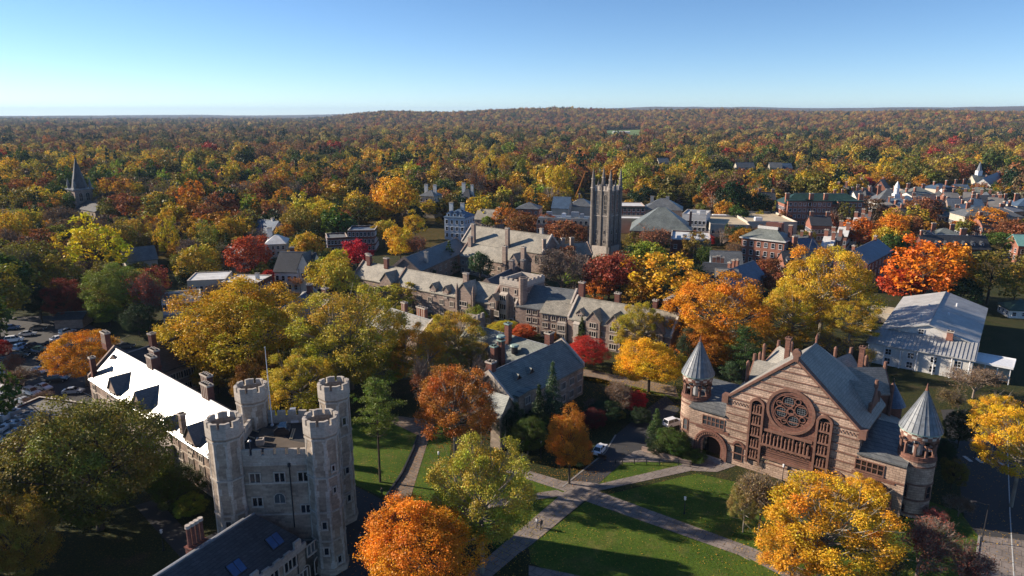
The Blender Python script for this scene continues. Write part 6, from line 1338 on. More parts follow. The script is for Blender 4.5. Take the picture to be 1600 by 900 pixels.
for k, (px, py, hd, c, kd, lb) in enumerate(((22, 530, 22, WH, 'suv', 'white car in the back row of the shaded lot, left of the silver sedan'), (60, 512, 22, DG, 'sedan', 'dark car at the very back of the lot behind the silver sedan'), (92, 540, 20, SI, 'sedan', 'grey car at the right end of the middle row'), (22, 600, -22, BL, 'sedan', 'black car beside the bare brown bush in the lot'), (5, 610, -22, WH, 'suv', 'white car at the left edge above the service building'),
        (38, 626, -24, SI, 'sedan', 'silver car beside the parapet of the service building'), (90, 592, 12, DG, 'suv', 'dark car under the orange-gold tree, nearer end'), (92, 528, 60, WH, 'sedan', 'white car near the shed at the top of the lot'), (70, 560, -22, DG, 'sedan', 'dark grey car facing the white sedan in the nearer aisle'), (2, 580, 20, SI, 'suv', 'silver car cut by the left edge of the picture'))):
    car(px, py, hd, c, kd, lb, g_)
car(1205, 352, 0, DG, 'sedan', 'dark car parked on the street beyond the four-storey brick block'); car(1218, 350, 0, WH, 'van', 'white van on the street beyond the four-storey brick block')
car(1372, 500, 60, BL, 'suv', 'black suv parked beside the white clapboard hall'); car(1358, 512, 55, WH, 'sedan', 'white car in tree shade left of the white clapboard hall')
car(150, 325, 20, SI, 'sedan', 'silver car in the small lot right of the steeple'); car(172, 327, 20, WH, 'sedan', 'white car in the small lot right of the steeple')
sheet('parking_lot', [(136, 326), (190, 320), (215, 330), (160, 338)], 'asphalt')
# ------------------------------------------------------------------ people
def person(px, py, heading, top, legs, label, stride=.25, backpack=None):
    x, y = G(px, py, 0); e = empty('person', (x, y, .05), R(heading), label, 'person')
    J = {'pel': (0, 0, .95, .15), 'che': (.01, 0, 1.3, .17), 'nec': (.02, 0, 1.48, .07), 'hd0': (.03, 0, 1.56, .09), 'hd': (.04, 0, 1.68, .10), 'hd2': (.03, 0, 1.74, .07)}
    E_ = [('pel', 'che'), ('che', 'nec'), ('nec', 'hd0'), ('hd0', 'hd'), ('hd', 'hd2')]
    for s_, n_ in ((-1, 'l'), (1, 'r')):
        f = stride * s_
        J.update({n_ + 'hip': (0, s_ * .1, .9, .10), n_ + 'kne': (f * .6 + .03, s_ * .1, .5, .065), n_ + 'ank': (f, s_ * .1, .09, .045), n_ + 'toe': (f + .17, s_ * .11, .04, .04),
                  n_ + 'sho': (.01, s_ * .19, 1.4, .07), n_ + 'elb': (-f * .5, s_ * .25, 1.13, .05), n_ + 'wri': (-f * .6 + .12, s_ * .24, .90, .035), n_ + 'han': (-f * .6 + .15, s_ * .23, .81, .035)})
        E_ += [('pel', n_ + 'hip'), (n_ + 'hip', n_ + 'kne'), (n_ + 'kne', n_ + 'ank'), (n_ + 'ank', n_ + 'toe'), ('che', n_ + 'sho'), (n_ + 'sho', n_ + 'elb'), (n_ + 'elb', n_ + 'wri'), (n_ + 'wri', n_ + 'han')]
    ks = list(J); me = bpy.data.meshes.new('body'); me.from_pydata([J[k][:3] for k in ks], [(ks.index(a), ks.index(c)) for a, c in E_], [])
    o = obj('body', me, e); md = o.modifiers.new('skin', 'SKIN')
    for v, k in zip(me.skin_vertices[0].data, ks): v.radius = (J[k][3],) * 2
    me.skin_vertices[0].data[0].use_root = True; o.modifiers.new('sub', 'SUBSURF').levels = 1; o.modifiers['sub'].render_levels = 1
    m = bpy.data.materials.new('clothing'); m.use_nodes = True; nt = m.node_tree; b = nt.nodes['Principled BSDF']
    tc = nt.nodes.new('ShaderNodeTexCoord'); sp_ = nt.nodes.new('ShaderNodeSeparateXYZ'); lk(nt, tc.outputs['Object'], sp_.inputs[0])
    r_ = nt.nodes.new('ShaderNodeMath'); r_.operation = 'DIVIDE'; lk(nt, sp_.outputs[2], r_.inputs[0]); r_.inputs[1].default_value = 2.0
    n = nt.nodes.new('ShaderNodeValToRGB'); lk(nt, r_.outputs[0], n.inputs[0]); n.color_ramp.interpolation = 'CONSTANT'; el = n.color_ramp.elements
    for p, c in ((0.0, (.02, .02, .02)), (.05, legs), (.47, top), (.745, (.45, .28, .2))):
        k = el.new(p); k.color = rgb(c)
    el.remove(el[0]); lk(nt, n.outputs[0], b.inputs['Base Color']); b.inputs['Roughness'].default_value = .9; me.materials.append(m)
    MB().ring(.01, 0, 1.66, 1.80, .115, .06, 8).build('hair', 'hair', e)
    if backpack: q = MB().box(-.32, -.14, -.16, .16, 1.02, 1.46).build('backpack', 'cloth', e); q.color = (*backpack, 1)
    return e
person(839, 824, 230, (.5, .5, .52), (.02, .02, .03), 'person in light top walking on the sunlit path beside another walker')
person(845, 827, 232, (.02, .02, .025), (.015, .015, .02), 'person in black walking on the sunlit path nearest the lawn edge', backpack=(.02, .02, .02))
for k, (px, py, t, l) in enumerate(((581, 800, (.05, .05, .06), (.02, .02, .03)), (608, 800, (.08, .08, .1), (.02, .02, .03)), (563, 848, (.35, .35, .38), (.03, .03, .05)), (597, 776, (.06, .08, .05), (.03, .03, .03)), (570, 822, (.1, .02, .02), (.02, .02, .04)))):
    person(px, py, 60 + k * 70, t, l, ('person in dark clothes in the shade between tower and lawn corner', 'person in grey-black at the shaded end of the leafy path', 'person in light grey top walking in shade right of the tower foot', 'person in dark green standing on the lawn corner by the path', 'person in dark red top in the shade nearest the tower')[k])
# ------------------------------------------------------------------ posts
def post(px, py, h, r, label, head=None, name='lamp_post', cat='lamp post', mat='dark_metal'):
    x, y = G(px, py); e = empty(name, (x, y, 0), 0, label, cat)
    MB().ring(0, 0, 0, .3, r * 2, r * 1.5, 8).tube((0, 0, .3), (0, 0, h), r, r * .75, 8).build('pole', mat, e)
    if head == 'globe': MB().ring(0, 0, h, h + .15, .12, .2, 8).ring(0, 0, h + .15, h + .55, .2, .14, 8).ring(0, 0, h + .55, h + .7, .24, .03, 8).build('lantern', 'white_metal', e)
    if head == 'arm': MB().tube((0, 0, h - .1), (-1.8, .4, h + .25), .06, .05, 6).box(-2.5, -1.7, .2, .6, h + .18, h + .34).build('lamp_arm', mat, e)
post(1069, 803, 2.6, .09, 'single lamp post with white lantern on the shaded lawn', 'globe'); post(1327, 600, 4.5, .08, 'thin lamp post behind the romanesque hall near the white hall', 'globe')
post(1534, 846, 6.5, .09, 'tall thin lamp post at the sunlit corner of the street at right', 'arm'); post(1523, 716, 6.5, .09, 'tall thin lamp post beyond the crossing stripes at right', 'arm')
post(1481, 402, 7, .1, 'thin flag-topped pole near the long dark-roofed building', None, 'flagpole', 'flagpole', 'white_metal')
post(845, 716, 3.0, .08, 'lamp post with small lantern under the dark trees left of the orange-gold tree', 'globe'); post(686, 733, 3, .08, 'lamp post at the right edge of the leafy path', 'globe')
post(256, 860, 3, .09, 'lamp post in deep shade below the big olive green tree', 'globe'); post(1222, 752, 2.8, .08, 'lamp post half hidden by the bare tree before the striped hall', 'globe')
bg = G(940, 718); be = empty('bench', (bg[0], bg[1], 0), R(-32), 'small bench under the orange-gold tree by the road', 'bench')
MB().box(-.9, .9, -.25, .25, .42, .5).build('seat', 'wood_door', be); MB().box(-.9, .9, .22, .28, .5, .95).build('backrest', 'wood_door', be)
for s_ in (-.75, .75): MB().box(s_ - .05, s_ + .05, -.22, .22, 0, .42).build('leg', 'dark_metal', be)

ORD0 = ['nearest', 'second nearest', 'third nearest', 'fourth nearest', 'fifth nearest', 'sixth nearest', 'seventh nearest', 'eighth nearest', 'farthest']
# ------------------------------------------------------------------ trees set one by one
# foreground
T(140, 722, 236, 205, 'round', (.15, .14, .024), 'huge olive green tree left of the castle-like tower, filling the lower left', trunk=2)
T(28, 845, 110, 150, 'round', (.27, .20, .025), 'yellow-green tree in the bottom left corner', trunk=2)
T(10, 800, 90, 90, 'round', (.16, .14, .02), 'olive tree top at the left edge above the corner tree', trunk=1)
T(275, 760, 80, 60, 'round', 'green', 'green shrub-like tree at the foot of the long residence wing', trunk=.6); T(297, 790, 50, 36, 'round', 'lime', 'small yellow-green bush at the foot of the castle-like tower', name='shrub', trunk=.2)
T(250, 740, 50, 55, 'round', 'olive', 'small olive tree against the wall of the long residence wing', trunk=1)
T(372, 512, 185, 150, 'round', (.50, .33, .022), 'great golden dome-shaped tree behind the blazing white roof'); T(338, 578, 72, 66, 'round', (.40, .29, .03), 'small golden tree below the great golden dome tree', trunk=1)
T(405, 590, 80, 80, 'round', (.25, .14, .02), 'brownish gold tree behind the left rear turret of the castle-like tower', trunk=1)
T(545, 525, 175, 150, 'airy', (.38, .31, .035), 'broad pale yellow-green sycamore in the centre left, tallest of its group'); T(470, 600, 120, 96, 'airy', (.46, .34, .03), 'pale yellow tree directly behind the castle-like tower roof', trunk=1.5)
T(585, 560, 100, 90, 'airy', (.30, .27, .03), 'yellow-green tree right of the tall rear turret', trunk=1.5)
T(430, 560, 60, 60, 'round', 'olive', 'dark olive tree between the golden dome tree and the sycamore', trunk=1)
T(640, 450, 90, 55, 'airy', (.33, .28, .035), 'small pale yellow-green tree in front of the left gothic range', trunk=1.5) if False else None
T(655, 555, 90, 90, 'airy', (.50, .25, .02), 'thin orange-yellow tree left of the shaded blue-grey hall'); T(710, 530, 95, 88, 'airy', (.36, .24, .025), 'golden brown feathery tree beside the small battlemented tower')
T(620, 500, 60, 40, 'airy', (.32, .27, .03), 'thin yellow-green tree in front of the bright-roofed low range', trunk=1)
T(710, 632, 122, 122, 'airy', (.36, .125, .022), 'burnt orange tree left of the shaded blue-grey hall', trunk=9); T(672, 600, 60, 60, 'bare', 'rust', 'half bare rust-brown tree above the leafy path', trunk=7)
T(742, 560, 62, 56, 'airy', (.26, .16, .03), 'thin brownish gold tree in front of the pale slate roof wing', trunk=3); T(700, 585, 60, 60, 'airy', (.30, .22, .03), 'loose olive gold tree above the burnt orange tree', trunk=3); T(775, 580, 34, 44, 'bare', 'brown', 'bare brown tree against the chimneys of the pale slate roof wing', trunk=3)
T(745, 600, 55, 60, 'bare', 'mauve', 'bare brown tree against the end of the shaded blue-grey hall', trunk=5)
T(752, 772, 150, 180, 'airy', (.36, .31, .04), 'tall yellow-green tree in the centre foreground beside the crossing paths', trunk=5); T(705, 805, 74, 90, 'airy', (.38, .31, .04), 'smaller yellow-green tree left of the centre foreground tree', trunk=1.5)
T(655, 852, 185, 135, 'round', (.58, .19, .012), 'bright orange maple at the bottom centre', trunk=6)
T(588, 640, 84, 96, 'pine', (.13, .19, .035), 'open green pine on the sunlit lawn right of the castle-like tower', trunk=9)
T(891, 690, 68, 98, 'round', (.40, .17, .015), 'egg-shaped orange and gold tree by the white sedan', trunk=3)
T(863, 618, 52, 110, 'cone', (.045, .075, .04), 'tall blue-green spruce before the shaded blue-grey hall', trunk=.6)
T(825, 680, 60, 58, 'round', 'green', 'round dark green tree left of the egg-shaped orange tree', trunk=.6); T(845, 655, 50, 40, 'round', 'dark', 'dark evergreen mass at the foot of the spruce', trunk=.4)
T(1016, 565, 100, 72, 'round', (.66, .40, .015), 'bright lemon-gold tree beside the leafy path left of the striped hall', trunk=2.5); T(998, 512, 70, 78, 'airy', (.42, .34, .03), 'pale yellow tree in front of the long gothic range', trunk=2)
T(1028, 520, 36, 60, 'airy', (.28, .22, .025), 'olive yellow tree at the right end of the long gothic range', trunk=1.5)
T(915, 549, 66, 38, 'round', (.42, .035, .02), 'wide scarlet tree below the long gothic range', trunk=1.2); T(909, 517, 28, 44, 'cone', 'green', 'small dark spruce against the long gothic range', trunk=.4)
T(785, 512, 46, 22, 'round', (.45, .36, .03), 'low yellow bush before the gate tower', name='shrub', trunk=.3); T(818, 518, 44, 24, 'round', (.45, .10, .02), 'low orange-red bush right of the yellow bush', name='shrub', trunk=.3); T(862, 524, 24, 16, 'round', 'orange', 'small orange bush at the foot of the wide bays', name='shrub', trunk=.2)
T(955, 618, 72, 46, 'bare', 'brown', 'leafless grey tree in the hedge beside the road', trunk=1.0); T(920, 632, 28, 26, 'bare', 'brown', 'small leafless shrub left of the leafless grey tree', name='shrub', trunk=.2)
T(992, 627, 44, 30, 'round', (.40, .02, .02), 'scarlet bush at the right end of the hedge', name='shrub', trunk=.4); T(965, 648, 24, 20, 'round', 'olive', 'small olive bush under the leafless grey tree', name='shrub', trunk=.2); T(925, 655, 40, 36, 'round', (.10, .015, .015), 'dark red bush beside the road', name='shrub', trunk=.4)
T(945, 640, 60, 30, 'round', 'dark', 'dark hedge shrub below the leafless grey tree', name='shrub', trunk=.2); T(1000, 650, 40, 24, 'round', 'dark', 'dark shrub at the end of the hedge by the road', name='shrub', trunk=.2)
T(1026, 662, 40, 50, 'cone', (.06, .11, .025), 'bright green conical conifer left of the striped hall', trunk=.2); T(1050, 690, 60, 36, 'round', 'green', 'dark green shrubs at the foot of the left round turret', name='shrub', trunk=.1); T(1030, 695, 44, 26, 'round', 'dark', 'low dark shrub by the ramp', name='shrub', trunk=.1); T(1072, 705, 30, 18, 'round', 'dark', 'low dark shrub under the left round turret', name='shrub', trunk=.1)
T(1122, 488, 158, 118, 'airy', (.58, .24, .015), 'large bright orange-gold tree behind the left cone turret'); T(1100, 540, 90, 66, 'round', (.45, .17, .015), 'orange tree just left above the left cone turret', trunk=1)
T(1165, 545, 60, 70, 'pine', (.05, .10, .025), 'green pine behind the left slope of the striped hall roof', trunk=3)
T(1290, 448, 140, 130, 'airy', (.47, .27, .02), 'tall olive-gold sycamore behind the striped hall with pale limbs', trunk=4); T(1240, 490, 96, 90, 'airy', (.42, .26, .02), 'golden sycamore left of the tallest one behind the striped hall', trunk=2); T(1330, 500, 76, 60, 'airy', (.38, .24, .02), 'golden tree leaning over the white hall corner', trunk=6); T(1215, 530, 80, 40, 'airy', 'amber', 'low amber foliage behind the hall chimneys', trunk=.5)
T(1300, 538, 70, 40, 'bare', 'gold', 'half bare tree behind the ridge of the striped hall', trunk=.4)
T(1445, 420, 104, 96, 'airy', (.58, .16, .012), 'big fiery orange maple behind the white clapboard hall'); T(1490, 425, 76, 82, 'round', (.55, .22, .012), 'orange maple right of the fiery one behind the white hall', trunk=1); T(1415, 440, 70, 50, 'round', (.40, .06, .015), 'red-orange maple at the left of the fiery maple', trunk=1)
T(1550, 430, 76, 76, 'airy', 'olive', 'olive tree with pale limbs at the right edge behind the white hall'); T(1500, 455, 60, 50, 'round', 'dark', 'dark tree behind the right corner of the white hall', trunk=.5); T(1590, 440, 40, 50, 'airy', 'gold', 'golden tree at the right edge above the pavilion')
T(1290, 822, 205, 150, 'airy', (.60, .34, .02), 'big golden-orange tree before the striped hall at lower right', trunk=2); T(1240, 860, 90, 90, 'airy', (.58, .30, .02), 'lower golden-orange tree left of the big one at lower right', trunk=1.5); T(1345, 770, 70, 50, 'airy', (.60, .36, .02), 'golden tree top in front of the right entrance arch', trunk=2)
T(1192, 770, 90, 110, 'bare', (.20, .15, .06), 'half bare brown tree in front of the sculpted panel', trunk=2); T(1165, 785, 50, 70, 'airy', (.22, .17, .05), 'sparse olive tree at the left of the bare one on the lawn', trunk=2)
T(1440, 850, 130, 95, 'bare', (.20, .06, .04), 'bare tree with purplish-red twigs at lower right', trunk=1.5); T(1505, 880, 100, 80, 'bare', (.18, .05, .035), 'second bare reddish tree at the lower right corner', trunk=1.5); T(1400, 880, 80, 60, 'bare', (.16, .12, .04), 'bare olive-brown tree beside the golden-orange tree', trunk=1); T(1455, 806, 60, 26, 'bare', (.22, .03, .03), 'small dark red bush at the foot of the right round turret', name='shrub', trunk=.3)
T(1502, 668, 46, 56, 'round', 'dark', 'dark tree in shade right of the right round turret', trunk=1); T(1490, 738, 40, 44, 'round', 'olive', 'small olive tree in shade at the foot of the right round turret', trunk=1)
T(1600, 690, 120, 120, 'airy', (.56, .32, .015), 'golden tree reaching in from the right edge over the street', trunk=6); T(1560, 645, 80, 50, 'airy', (.55, .30, .02), 'golden branchy tree above the street at the right edge', trunk=6)
T(1525, 595, 90, 46, 'bare', (.14, .09, .04), 'bare brown tree in front of the blue-shaded canopy', trunk=1); T(1500, 625, 70, 40, 'bare', (.12, .08, .03), 'low bare brush below the canopy', trunk=.4, name='shrub'); T(1345, 610, 36, 26, 'bare', 'rust', 'rusty bare bush between the striped hall and the white hall', name='shrub', trunk=.3)
# left
T(128, 556, 104, 78, 'airy', (.58, .25, .012), 'orange-gold tree between the parking lot and the blazing roof', trunk=2); T(192, 452, 104, 84, 'round', (.15, .21, .03), 'light green tree above the shaded parking lot'); T(168, 488, 52, 36, 'round', (.17, .22, .02), 'lower light green tree by the lot', trunk=1)
T(228, 462, 70, 84, 'bare', (.22, .05, .03), 'dark red thinning tree before the veranda house'); T(235, 440, 50, 44, 'round', (.20, .05, .03), 'rusty top of the thinning tree by the veranda house', trunk=4); T(215, 500, 50, 50, 'round', 'dark', 'dark green tree under the rusty thinning tree', trunk=.5)
T(262, 522, 44, 26, 'round', 'gold', 'small golden bush at the ridge of the shaded wing', trunk=.5); T(142, 470, 34, 48, 'round', (.35, .06, .02), 'red-orange tree left of the light green tree', trunk=1); T(100, 470, 60, 60, 'round', (.16, .03, .02), 'dark red tree in shade above the parking lot', trunk=1)
T(10, 575, 50, 50, 'bare', 'rust', 'bare reddish tree at the left edge by the lot', trunk=.5); T(35, 590, 70, 40, 'bare', 'brown', 'bare brown bush in the middle of the lot', name='shrub', trunk=.3); T(2, 545, 26, 32, 'round', 'red', 'dark red tree cut by the left edge', trunk=.5); T(60, 625, 50, 26, 'bare', 'brown', 'bare bush before the service building', name='shrub', trunk=.2)
T(148, 385, 92, 84, 'airy', (.55, .42, .02), 'bright yellow tree at left below the steeple'); T(40, 345, 70, 46, 'round', (.36, .30, .025), 'yellow-green tree left below the steeple'); T(90, 345, 76, 52, 'bare', 'brown', 'bare brown tree right in front of the steeple'); T(40, 420, 90, 90, 'bare', 'olive', 'dark bare tree at left above the lot'); T(90, 430, 60, 66, 'airy', (.24, .18, .02), 'dull gold tree left of the light green tree')
T(15, 380, 40, 50, 'bare', 'brown', 'bare brown tree at the left edge'); T(10, 450, 50, 60, 'airy', 'olive', 'olive tree at the left edge above the lot'); T(60, 470, 60, 50, 'round', 'dark', 'dark tree behind the shaded lot'); T(262, 370, 36, 70, 'airy', (.42, .32, .02), 'narrow yellow tree in the centre of the left woods'); T(245, 320, 42, 40, 'airy', 'gold', 'golden tree above the narrow yellow tree')
T(322, 375, 32, 60, 'airy', (.22, .22, .03), 'vine-covered narrow olive tree'); T(290, 395, 60, 50, 'bare', 'mauve', 'grey bare tree left of the vine-covered tree'); T(350, 400, 30, 50, 'bare', 'green', 'thin dark greenish bare tree right of the vine-covered tree'); T(390, 398, 68, 60, 'round', (.34, .075, .028), 'round rust-red tree in front of the cream house'); T(418, 435, 24, 30, 'round', 'red', 'small dark red tree beside the half-timbered house')
T(465, 347, 56, 50, 'round', (.25, .21, .03), 'round olive-gold tree right of the pale blue gabled house'); T(512, 426, 62, 50, 'round', (.45, .36, .02), 'yellow tree right of the half-timbered house'); T(528, 405, 30, 40, 'round', (.42, .34, .02), 'second yellow tree in front of the purplish mansard building'); T(558, 396, 50, 42, 'round', 'crimson', 'crimson tree in front of the dark mansard building')
T(455, 385, 30, 34, 'round', 'olive', 'dull yellow tree between cream house and half-timbered house', trunk=1); T(470, 440, 40, 28, 'bare', 'orange', 'small orange-brown tree below the half-timbered house', trunk=1); T(455, 462, 40, 20, 'bare', 'amber', 'amber brush below the half-timbered house', trunk=.5)
T(620, 308, 62, 70, 'round', (.52, .27, .02), 'large golden tree left of the pale blue mansard house'); T(625, 378, 44, 48, 'round', (.50, .30, .02), 'golden tree above the shaded slate wing'); T(655, 385, 56, 40, 'bare', (.36, .12, .04), 'thin orange-brown tree above the shaded slate wing'); T(648, 350, 34, 36, 'airy', 'gold', 'golden tree just left of the pale blue mansard house'); T(600, 360, 40, 40, 'round', 'yellowgreen', 'yellow-green tree behind the crimson tree')
T(507, 340, 60, 52, 'round', (.42, .32, .02), 'yellow tree behind the purplish mansard building'); T(560, 330, 50, 40, 'airy', 'olive', 'olive tree behind the taller dark brick block')
T(702, 398, 34, 42, 'cone', 'green', 'dark green conifer left of the courtyard'); T(750, 413, 38, 42, 'round', (.04, .07, .03), 'round dark evergreen in the courtyard of the gothic halls'); T(649, 463, 16, 32, 'cone', 'green', 'small conifer before the left gothic range', trunk=.3); T(661, 472, 16, 26, 'cone', 'green', 'smaller conifer right of the small conifer before the left range', trunk=.3)
T(674, 476, 20, 18, 'round', 'rust', 'rust-coloured bush before the left gothic range', name='shrub', trunk=.2); T(748, 488, 34, 36, 'round', (.22, .24, .025), 'lime-yellow bush in the corner of gate range', trunk=.5); T(620, 462, 70, 40, 'airy', (.33, .28, .03), 'yellow-green foliage before the left gothic range', trunk=1)
T(878, 420, 100, 70, 'bare', (.15, .10, .085), 'wide greyish bare tree behind the gate tower'); T(952, 428, 76, 62, 'round', (.24, .06, .03), 'dull red tree right of the greyish bare tree'); T(930, 450, 50, 40, 'round', 'orange', 'orange-red tree above the long gothic range', trunk=1); T(1034, 432, 102, 72, 'airy', (.50, .30, .02), 'broad golden tree right of the dull red tree'); T(1000, 455, 60, 40, 'round', 'amber', 'amber tree above the long gothic range', trunk=1)
T(1010, 378, 84, 60, 'bare', (.28, .10, .05), 'rust-brown half bare tree at the foot of the tall tower'); T(970, 405, 40, 34, 'round', 'rust', 'rusty tree right below the tall tower', trunk=1); T(1085, 385, 40, 44, 'airy', (.25, .16, .03), 'brownish gold tree before the brick building with pale roof'); T(1150, 395, 40, 44, 'bare', (.22, .12, .04), 'half bare tree left of the four-storey block'); T(1100, 400, 24, 34, 'round', 'green', 'green tree before the shaded grey house')
for k, (px, py, w, h, c) in enumerate(((790, 338, 44, 34, 'orange'), (820, 350, 50, 36, 'rust'), (850, 352, 48, 36, 'rust'), (885, 360, 50, 36, 'rust'), (905, 366, 30, 30, 'rust'), (920, 362, 18, 22, 'amber'), (838, 314, 44, 26, 'amber'), (762, 346, 20, 18, 'lime'))):
    T(px, py, w, h, 'round' if k % 2 else 'airy', c, ('bright orange-brown tree right of the pale blue mansard house', 'rusty tree behind the dining hall, leftmost of its row', 'rusty tree before the brown mansard hall, second of the row', 'rusty tree before the brown mansard hall, third of the row', 'small rusty tree at the right end of the row behind the dining hall', 'small amber tree at the left foot of the tall tower', 'wide amber tree above the roofs left of the tall tower', 'small lime bush before the low house')[k])
T(873, 285, 44, 60, 'round', (.42, .32, .02), 'tall golden tree left of the tall tower top'); T(905, 265, 44, 60, 'cone', 'dark', 'dark conifer mass left of the tall tower top'); T(995, 278, 48, 56, 'round', (.24, .21, .03), 'round olive-gold tree right of the tall tower'); T(1022, 290, 38, 34, 'round', 'orange', 'orange topped tree right of the olive-gold one'); T(1050, 290, 34, 34, 'round', 'olive', 'olive tree between the orange topped tree and the conifers')
T(745, 290, 30, 60, 'bare', 'rust', 'reddish thin tree behind the pale blue mansard house') ; T(790, 262, 24, 40, 'airy', 'gold', 'narrow golden tree above the dining hall'); T(815, 272, 22, 50, 'column', 'lime', 'narrow green poplar above the dining hall'); T(766, 262, 30, 44, 'airy', 'gold', 'golden tree left of the narrow golden one')
T(1080, 305, 30, 26, 'airy', 'olive', 'olive tree above the white building'); T(1145, 310, 50, 60, 'round', 'dark', 'dark green tree group centre behind the tan flat roofs'); T(1148, 298, 40, 28, 'round', 'red', 'red-orange tree crown above dark green trees'); T(1108, 300, 30, 40, 'round', 'green', 'green tree left of the dark green group')
T(1185, 320, 40, 44, 'round', 'dark', 'dark green tree left of the green-roofed brick building'); T(1395, 355, 56, 42, 'round', (.52, .18, .015), 'orange tree beyond the golden sycamores at right'); T(1345, 362, 54, 46, 'round', (.50, .13, .015), 'red-orange tree beyond the tallest sycamore'); T(1420, 352, 44, 36, 'round', 'rust', 'rust-red tree beside the orange one in town'); T(1440, 330, 50, 40, 'round', 'rust', 'rusty red tree before the hipped roofs of the town')
T(1470, 335, 30, 30, 'airy', 'olive', 'olive tree in town right of the rusty red one'); T(1545, 345, 60, 40, 'airy', (.55, .25, .02), 'golden-orange tree before the long cream building'); T(1570, 378, 60, 34, 'round', 'green', 'green tree at the right edge by the turquoise roof'); T(1500, 355, 36, 20, 'round', 'orange', 'orange-red tree behind the long dark-roofed building', trunk=1)
T(1320, 335, 26, 34, 'airy', 'olive', 'olive tree in front of the long green-roofed building'); T(1290, 330, 20, 34, 'airy', 'brown', 'brownish tree in front of the green-roofed brick building'); T(1222, 322, 26, 30, 'airy', 'olive', 'olive tree at the left end of the green-roofed building'); T(1360, 325, 50, 34, 'airy', 'brown', 'brown half bare tree at the right end of the green-roofed building')
T(1310, 270, 44, 30, 'round', (.50, .38, .02), 'bright yellow tree in the far woods above the green roofs'); T(1350, 272, 50, 30, 'round', 'gold', 'golden tree right of the bright yellow one'); T(1385, 268, 30, 44, 'airy', (.48, .34, .02), 'narrow yellow tree left of the rust coloured pair'); T(1425, 272, 50, 50, 'airy', 'olive', 'olive green tree above the town roofs'); T(1495, 270, 44, 34, 'round', 'rust', 'round rust tree in the far woods left of the white spire'); T(1352, 288, 26, 26, 'round', 'crimson', 'crimson tree amid the town roofs')
T(1285, 295, 24, 24, 'round', 'rust', 'small rust tree above the green roof') if False else None
for k, (px, py) in enumerate(((1200, 421), (1180, 434), (1215, 441), (1240, 444))): T(px, py, 44, 34, 'round', (.12, .02, .02) if k % 2 else 'rust', ('dark red tree at the foot of the four-storey block', 'dark red tree left of the others below the four-storey block', 'rust tree below the low brick wing', 'dark red tree right below the low brick wing')[k], trunk=1)

for k, (x, y, r, h) in enumerate(sorted(((-104, 116, 9, 26), (-92, 96, 9, 25), (-118, 128, 10, 25), (-80, 78, 8, 24), (-150, 190, 10, 24), (-165, 214, 10, 24), (-140, 168, 9, 22), (-176, 240, 10, 22), (-98, 84, 9, 22)), key=lambda q: q[0] ** 2 + q[1] ** 2)):  # trees added, mostly out of view, to shade the ground at left
    placed.append((x, y, r, h)); put_tree(x, y, r, h * .38, h * .6, 'round', 'green' if k % 2 else 'olive', 'large tree added for shade at or beyond the left edge, %s of nine' % ORD0[k], 'mid', 'trees added for shade beyond the left edge')
for px, py, w, h, kd, c, lb in ((676, 318, 30, 34, 'round', 'green', 'green tree right behind the grey house with white chimneys'), (735, 305, 26, 30, 'round', 'dark', 'dark tree right of the one-chimney dark roofed house'), (700, 300, 40, 40, 'round', (.07, .10, .03), 'broad dull green tree above the pale blue mansard house'),
        (650, 335, 26, 30, 'round', 'dark', 'dark tree at the right foot of the large golden tree'), (480, 372, 34, 30, 'round', 'dark', 'dark tree before the purplish mansard building'), (425, 350, 26, 28, 'round', 'dark', 'dark tree between the blue gabled house and the round olive-gold tree'), (893, 300, 20, 30, 'cone', 'dark', 'dark conifer at the foot of the crane boom'),
        (660, 425, 40, 26, 'round', 'dark', 'dark tree in the courtyard beside the shaded slate wing'), (790, 400, 24, 18, 'round', 'green', 'small green bush in the courtyard'), (985, 395, 26, 22, 'round', 'dark', 'dark shrub at the right foot of the tall tower'), (838, 300, 30, 30, 'airy', 'olive', 'olive tree above the low grey-roofed building'),
        (330, 460, 40, 34, 'bare', 'mauve', 'bare grey tree between the veranda house and the golden dome tree'), (1075, 545, 40, 60, 'round', 'dark', 'dark tree behind the left round turret'), (1140, 590, 40, 50, 'pine', 'pinegreen', 'dark pine right of the left cone turret'), (1360, 560, 40, 40, 'bare', 'gold', 'thin golden tree at the corner of the white hall')):
    T(px, py, w, h, kd, c, lb, trunk=1.5)
T(842, 648, 50, 100, 'cone', 'dark', 'tall dark evergreen left of the spruce before the shaded hall', trunk=.5); T(798, 662, 48, 60, 'round', (.03, .05, .018), 'dark tree hugging the wall of the shaded blue-grey hall', trunk=1); T(752, 655, 40, 50, 'airy', 'rust', 'rust foliage right of the burnt orange tree', trunk=4)
T(905, 712, 50, 26, 'round', 'dark', 'low dark shrub bed under the egg-shaped orange tree', name='shrub', trunk=.1); T(1085, 712, 40, 16, 'round', 'green', 'low green shrub left of the left entrance arch', name='shrub', trunk=.1)
T(1475, 705, 40, 40, 'round', 'dark', 'dark shrub against the right round turret', name='shrub', trunk=.2); T(1500, 790, 50, 36, 'bare', (.14, .08, .05), 'bare brown bush by the street corner', name='shrub', trunk=.3)
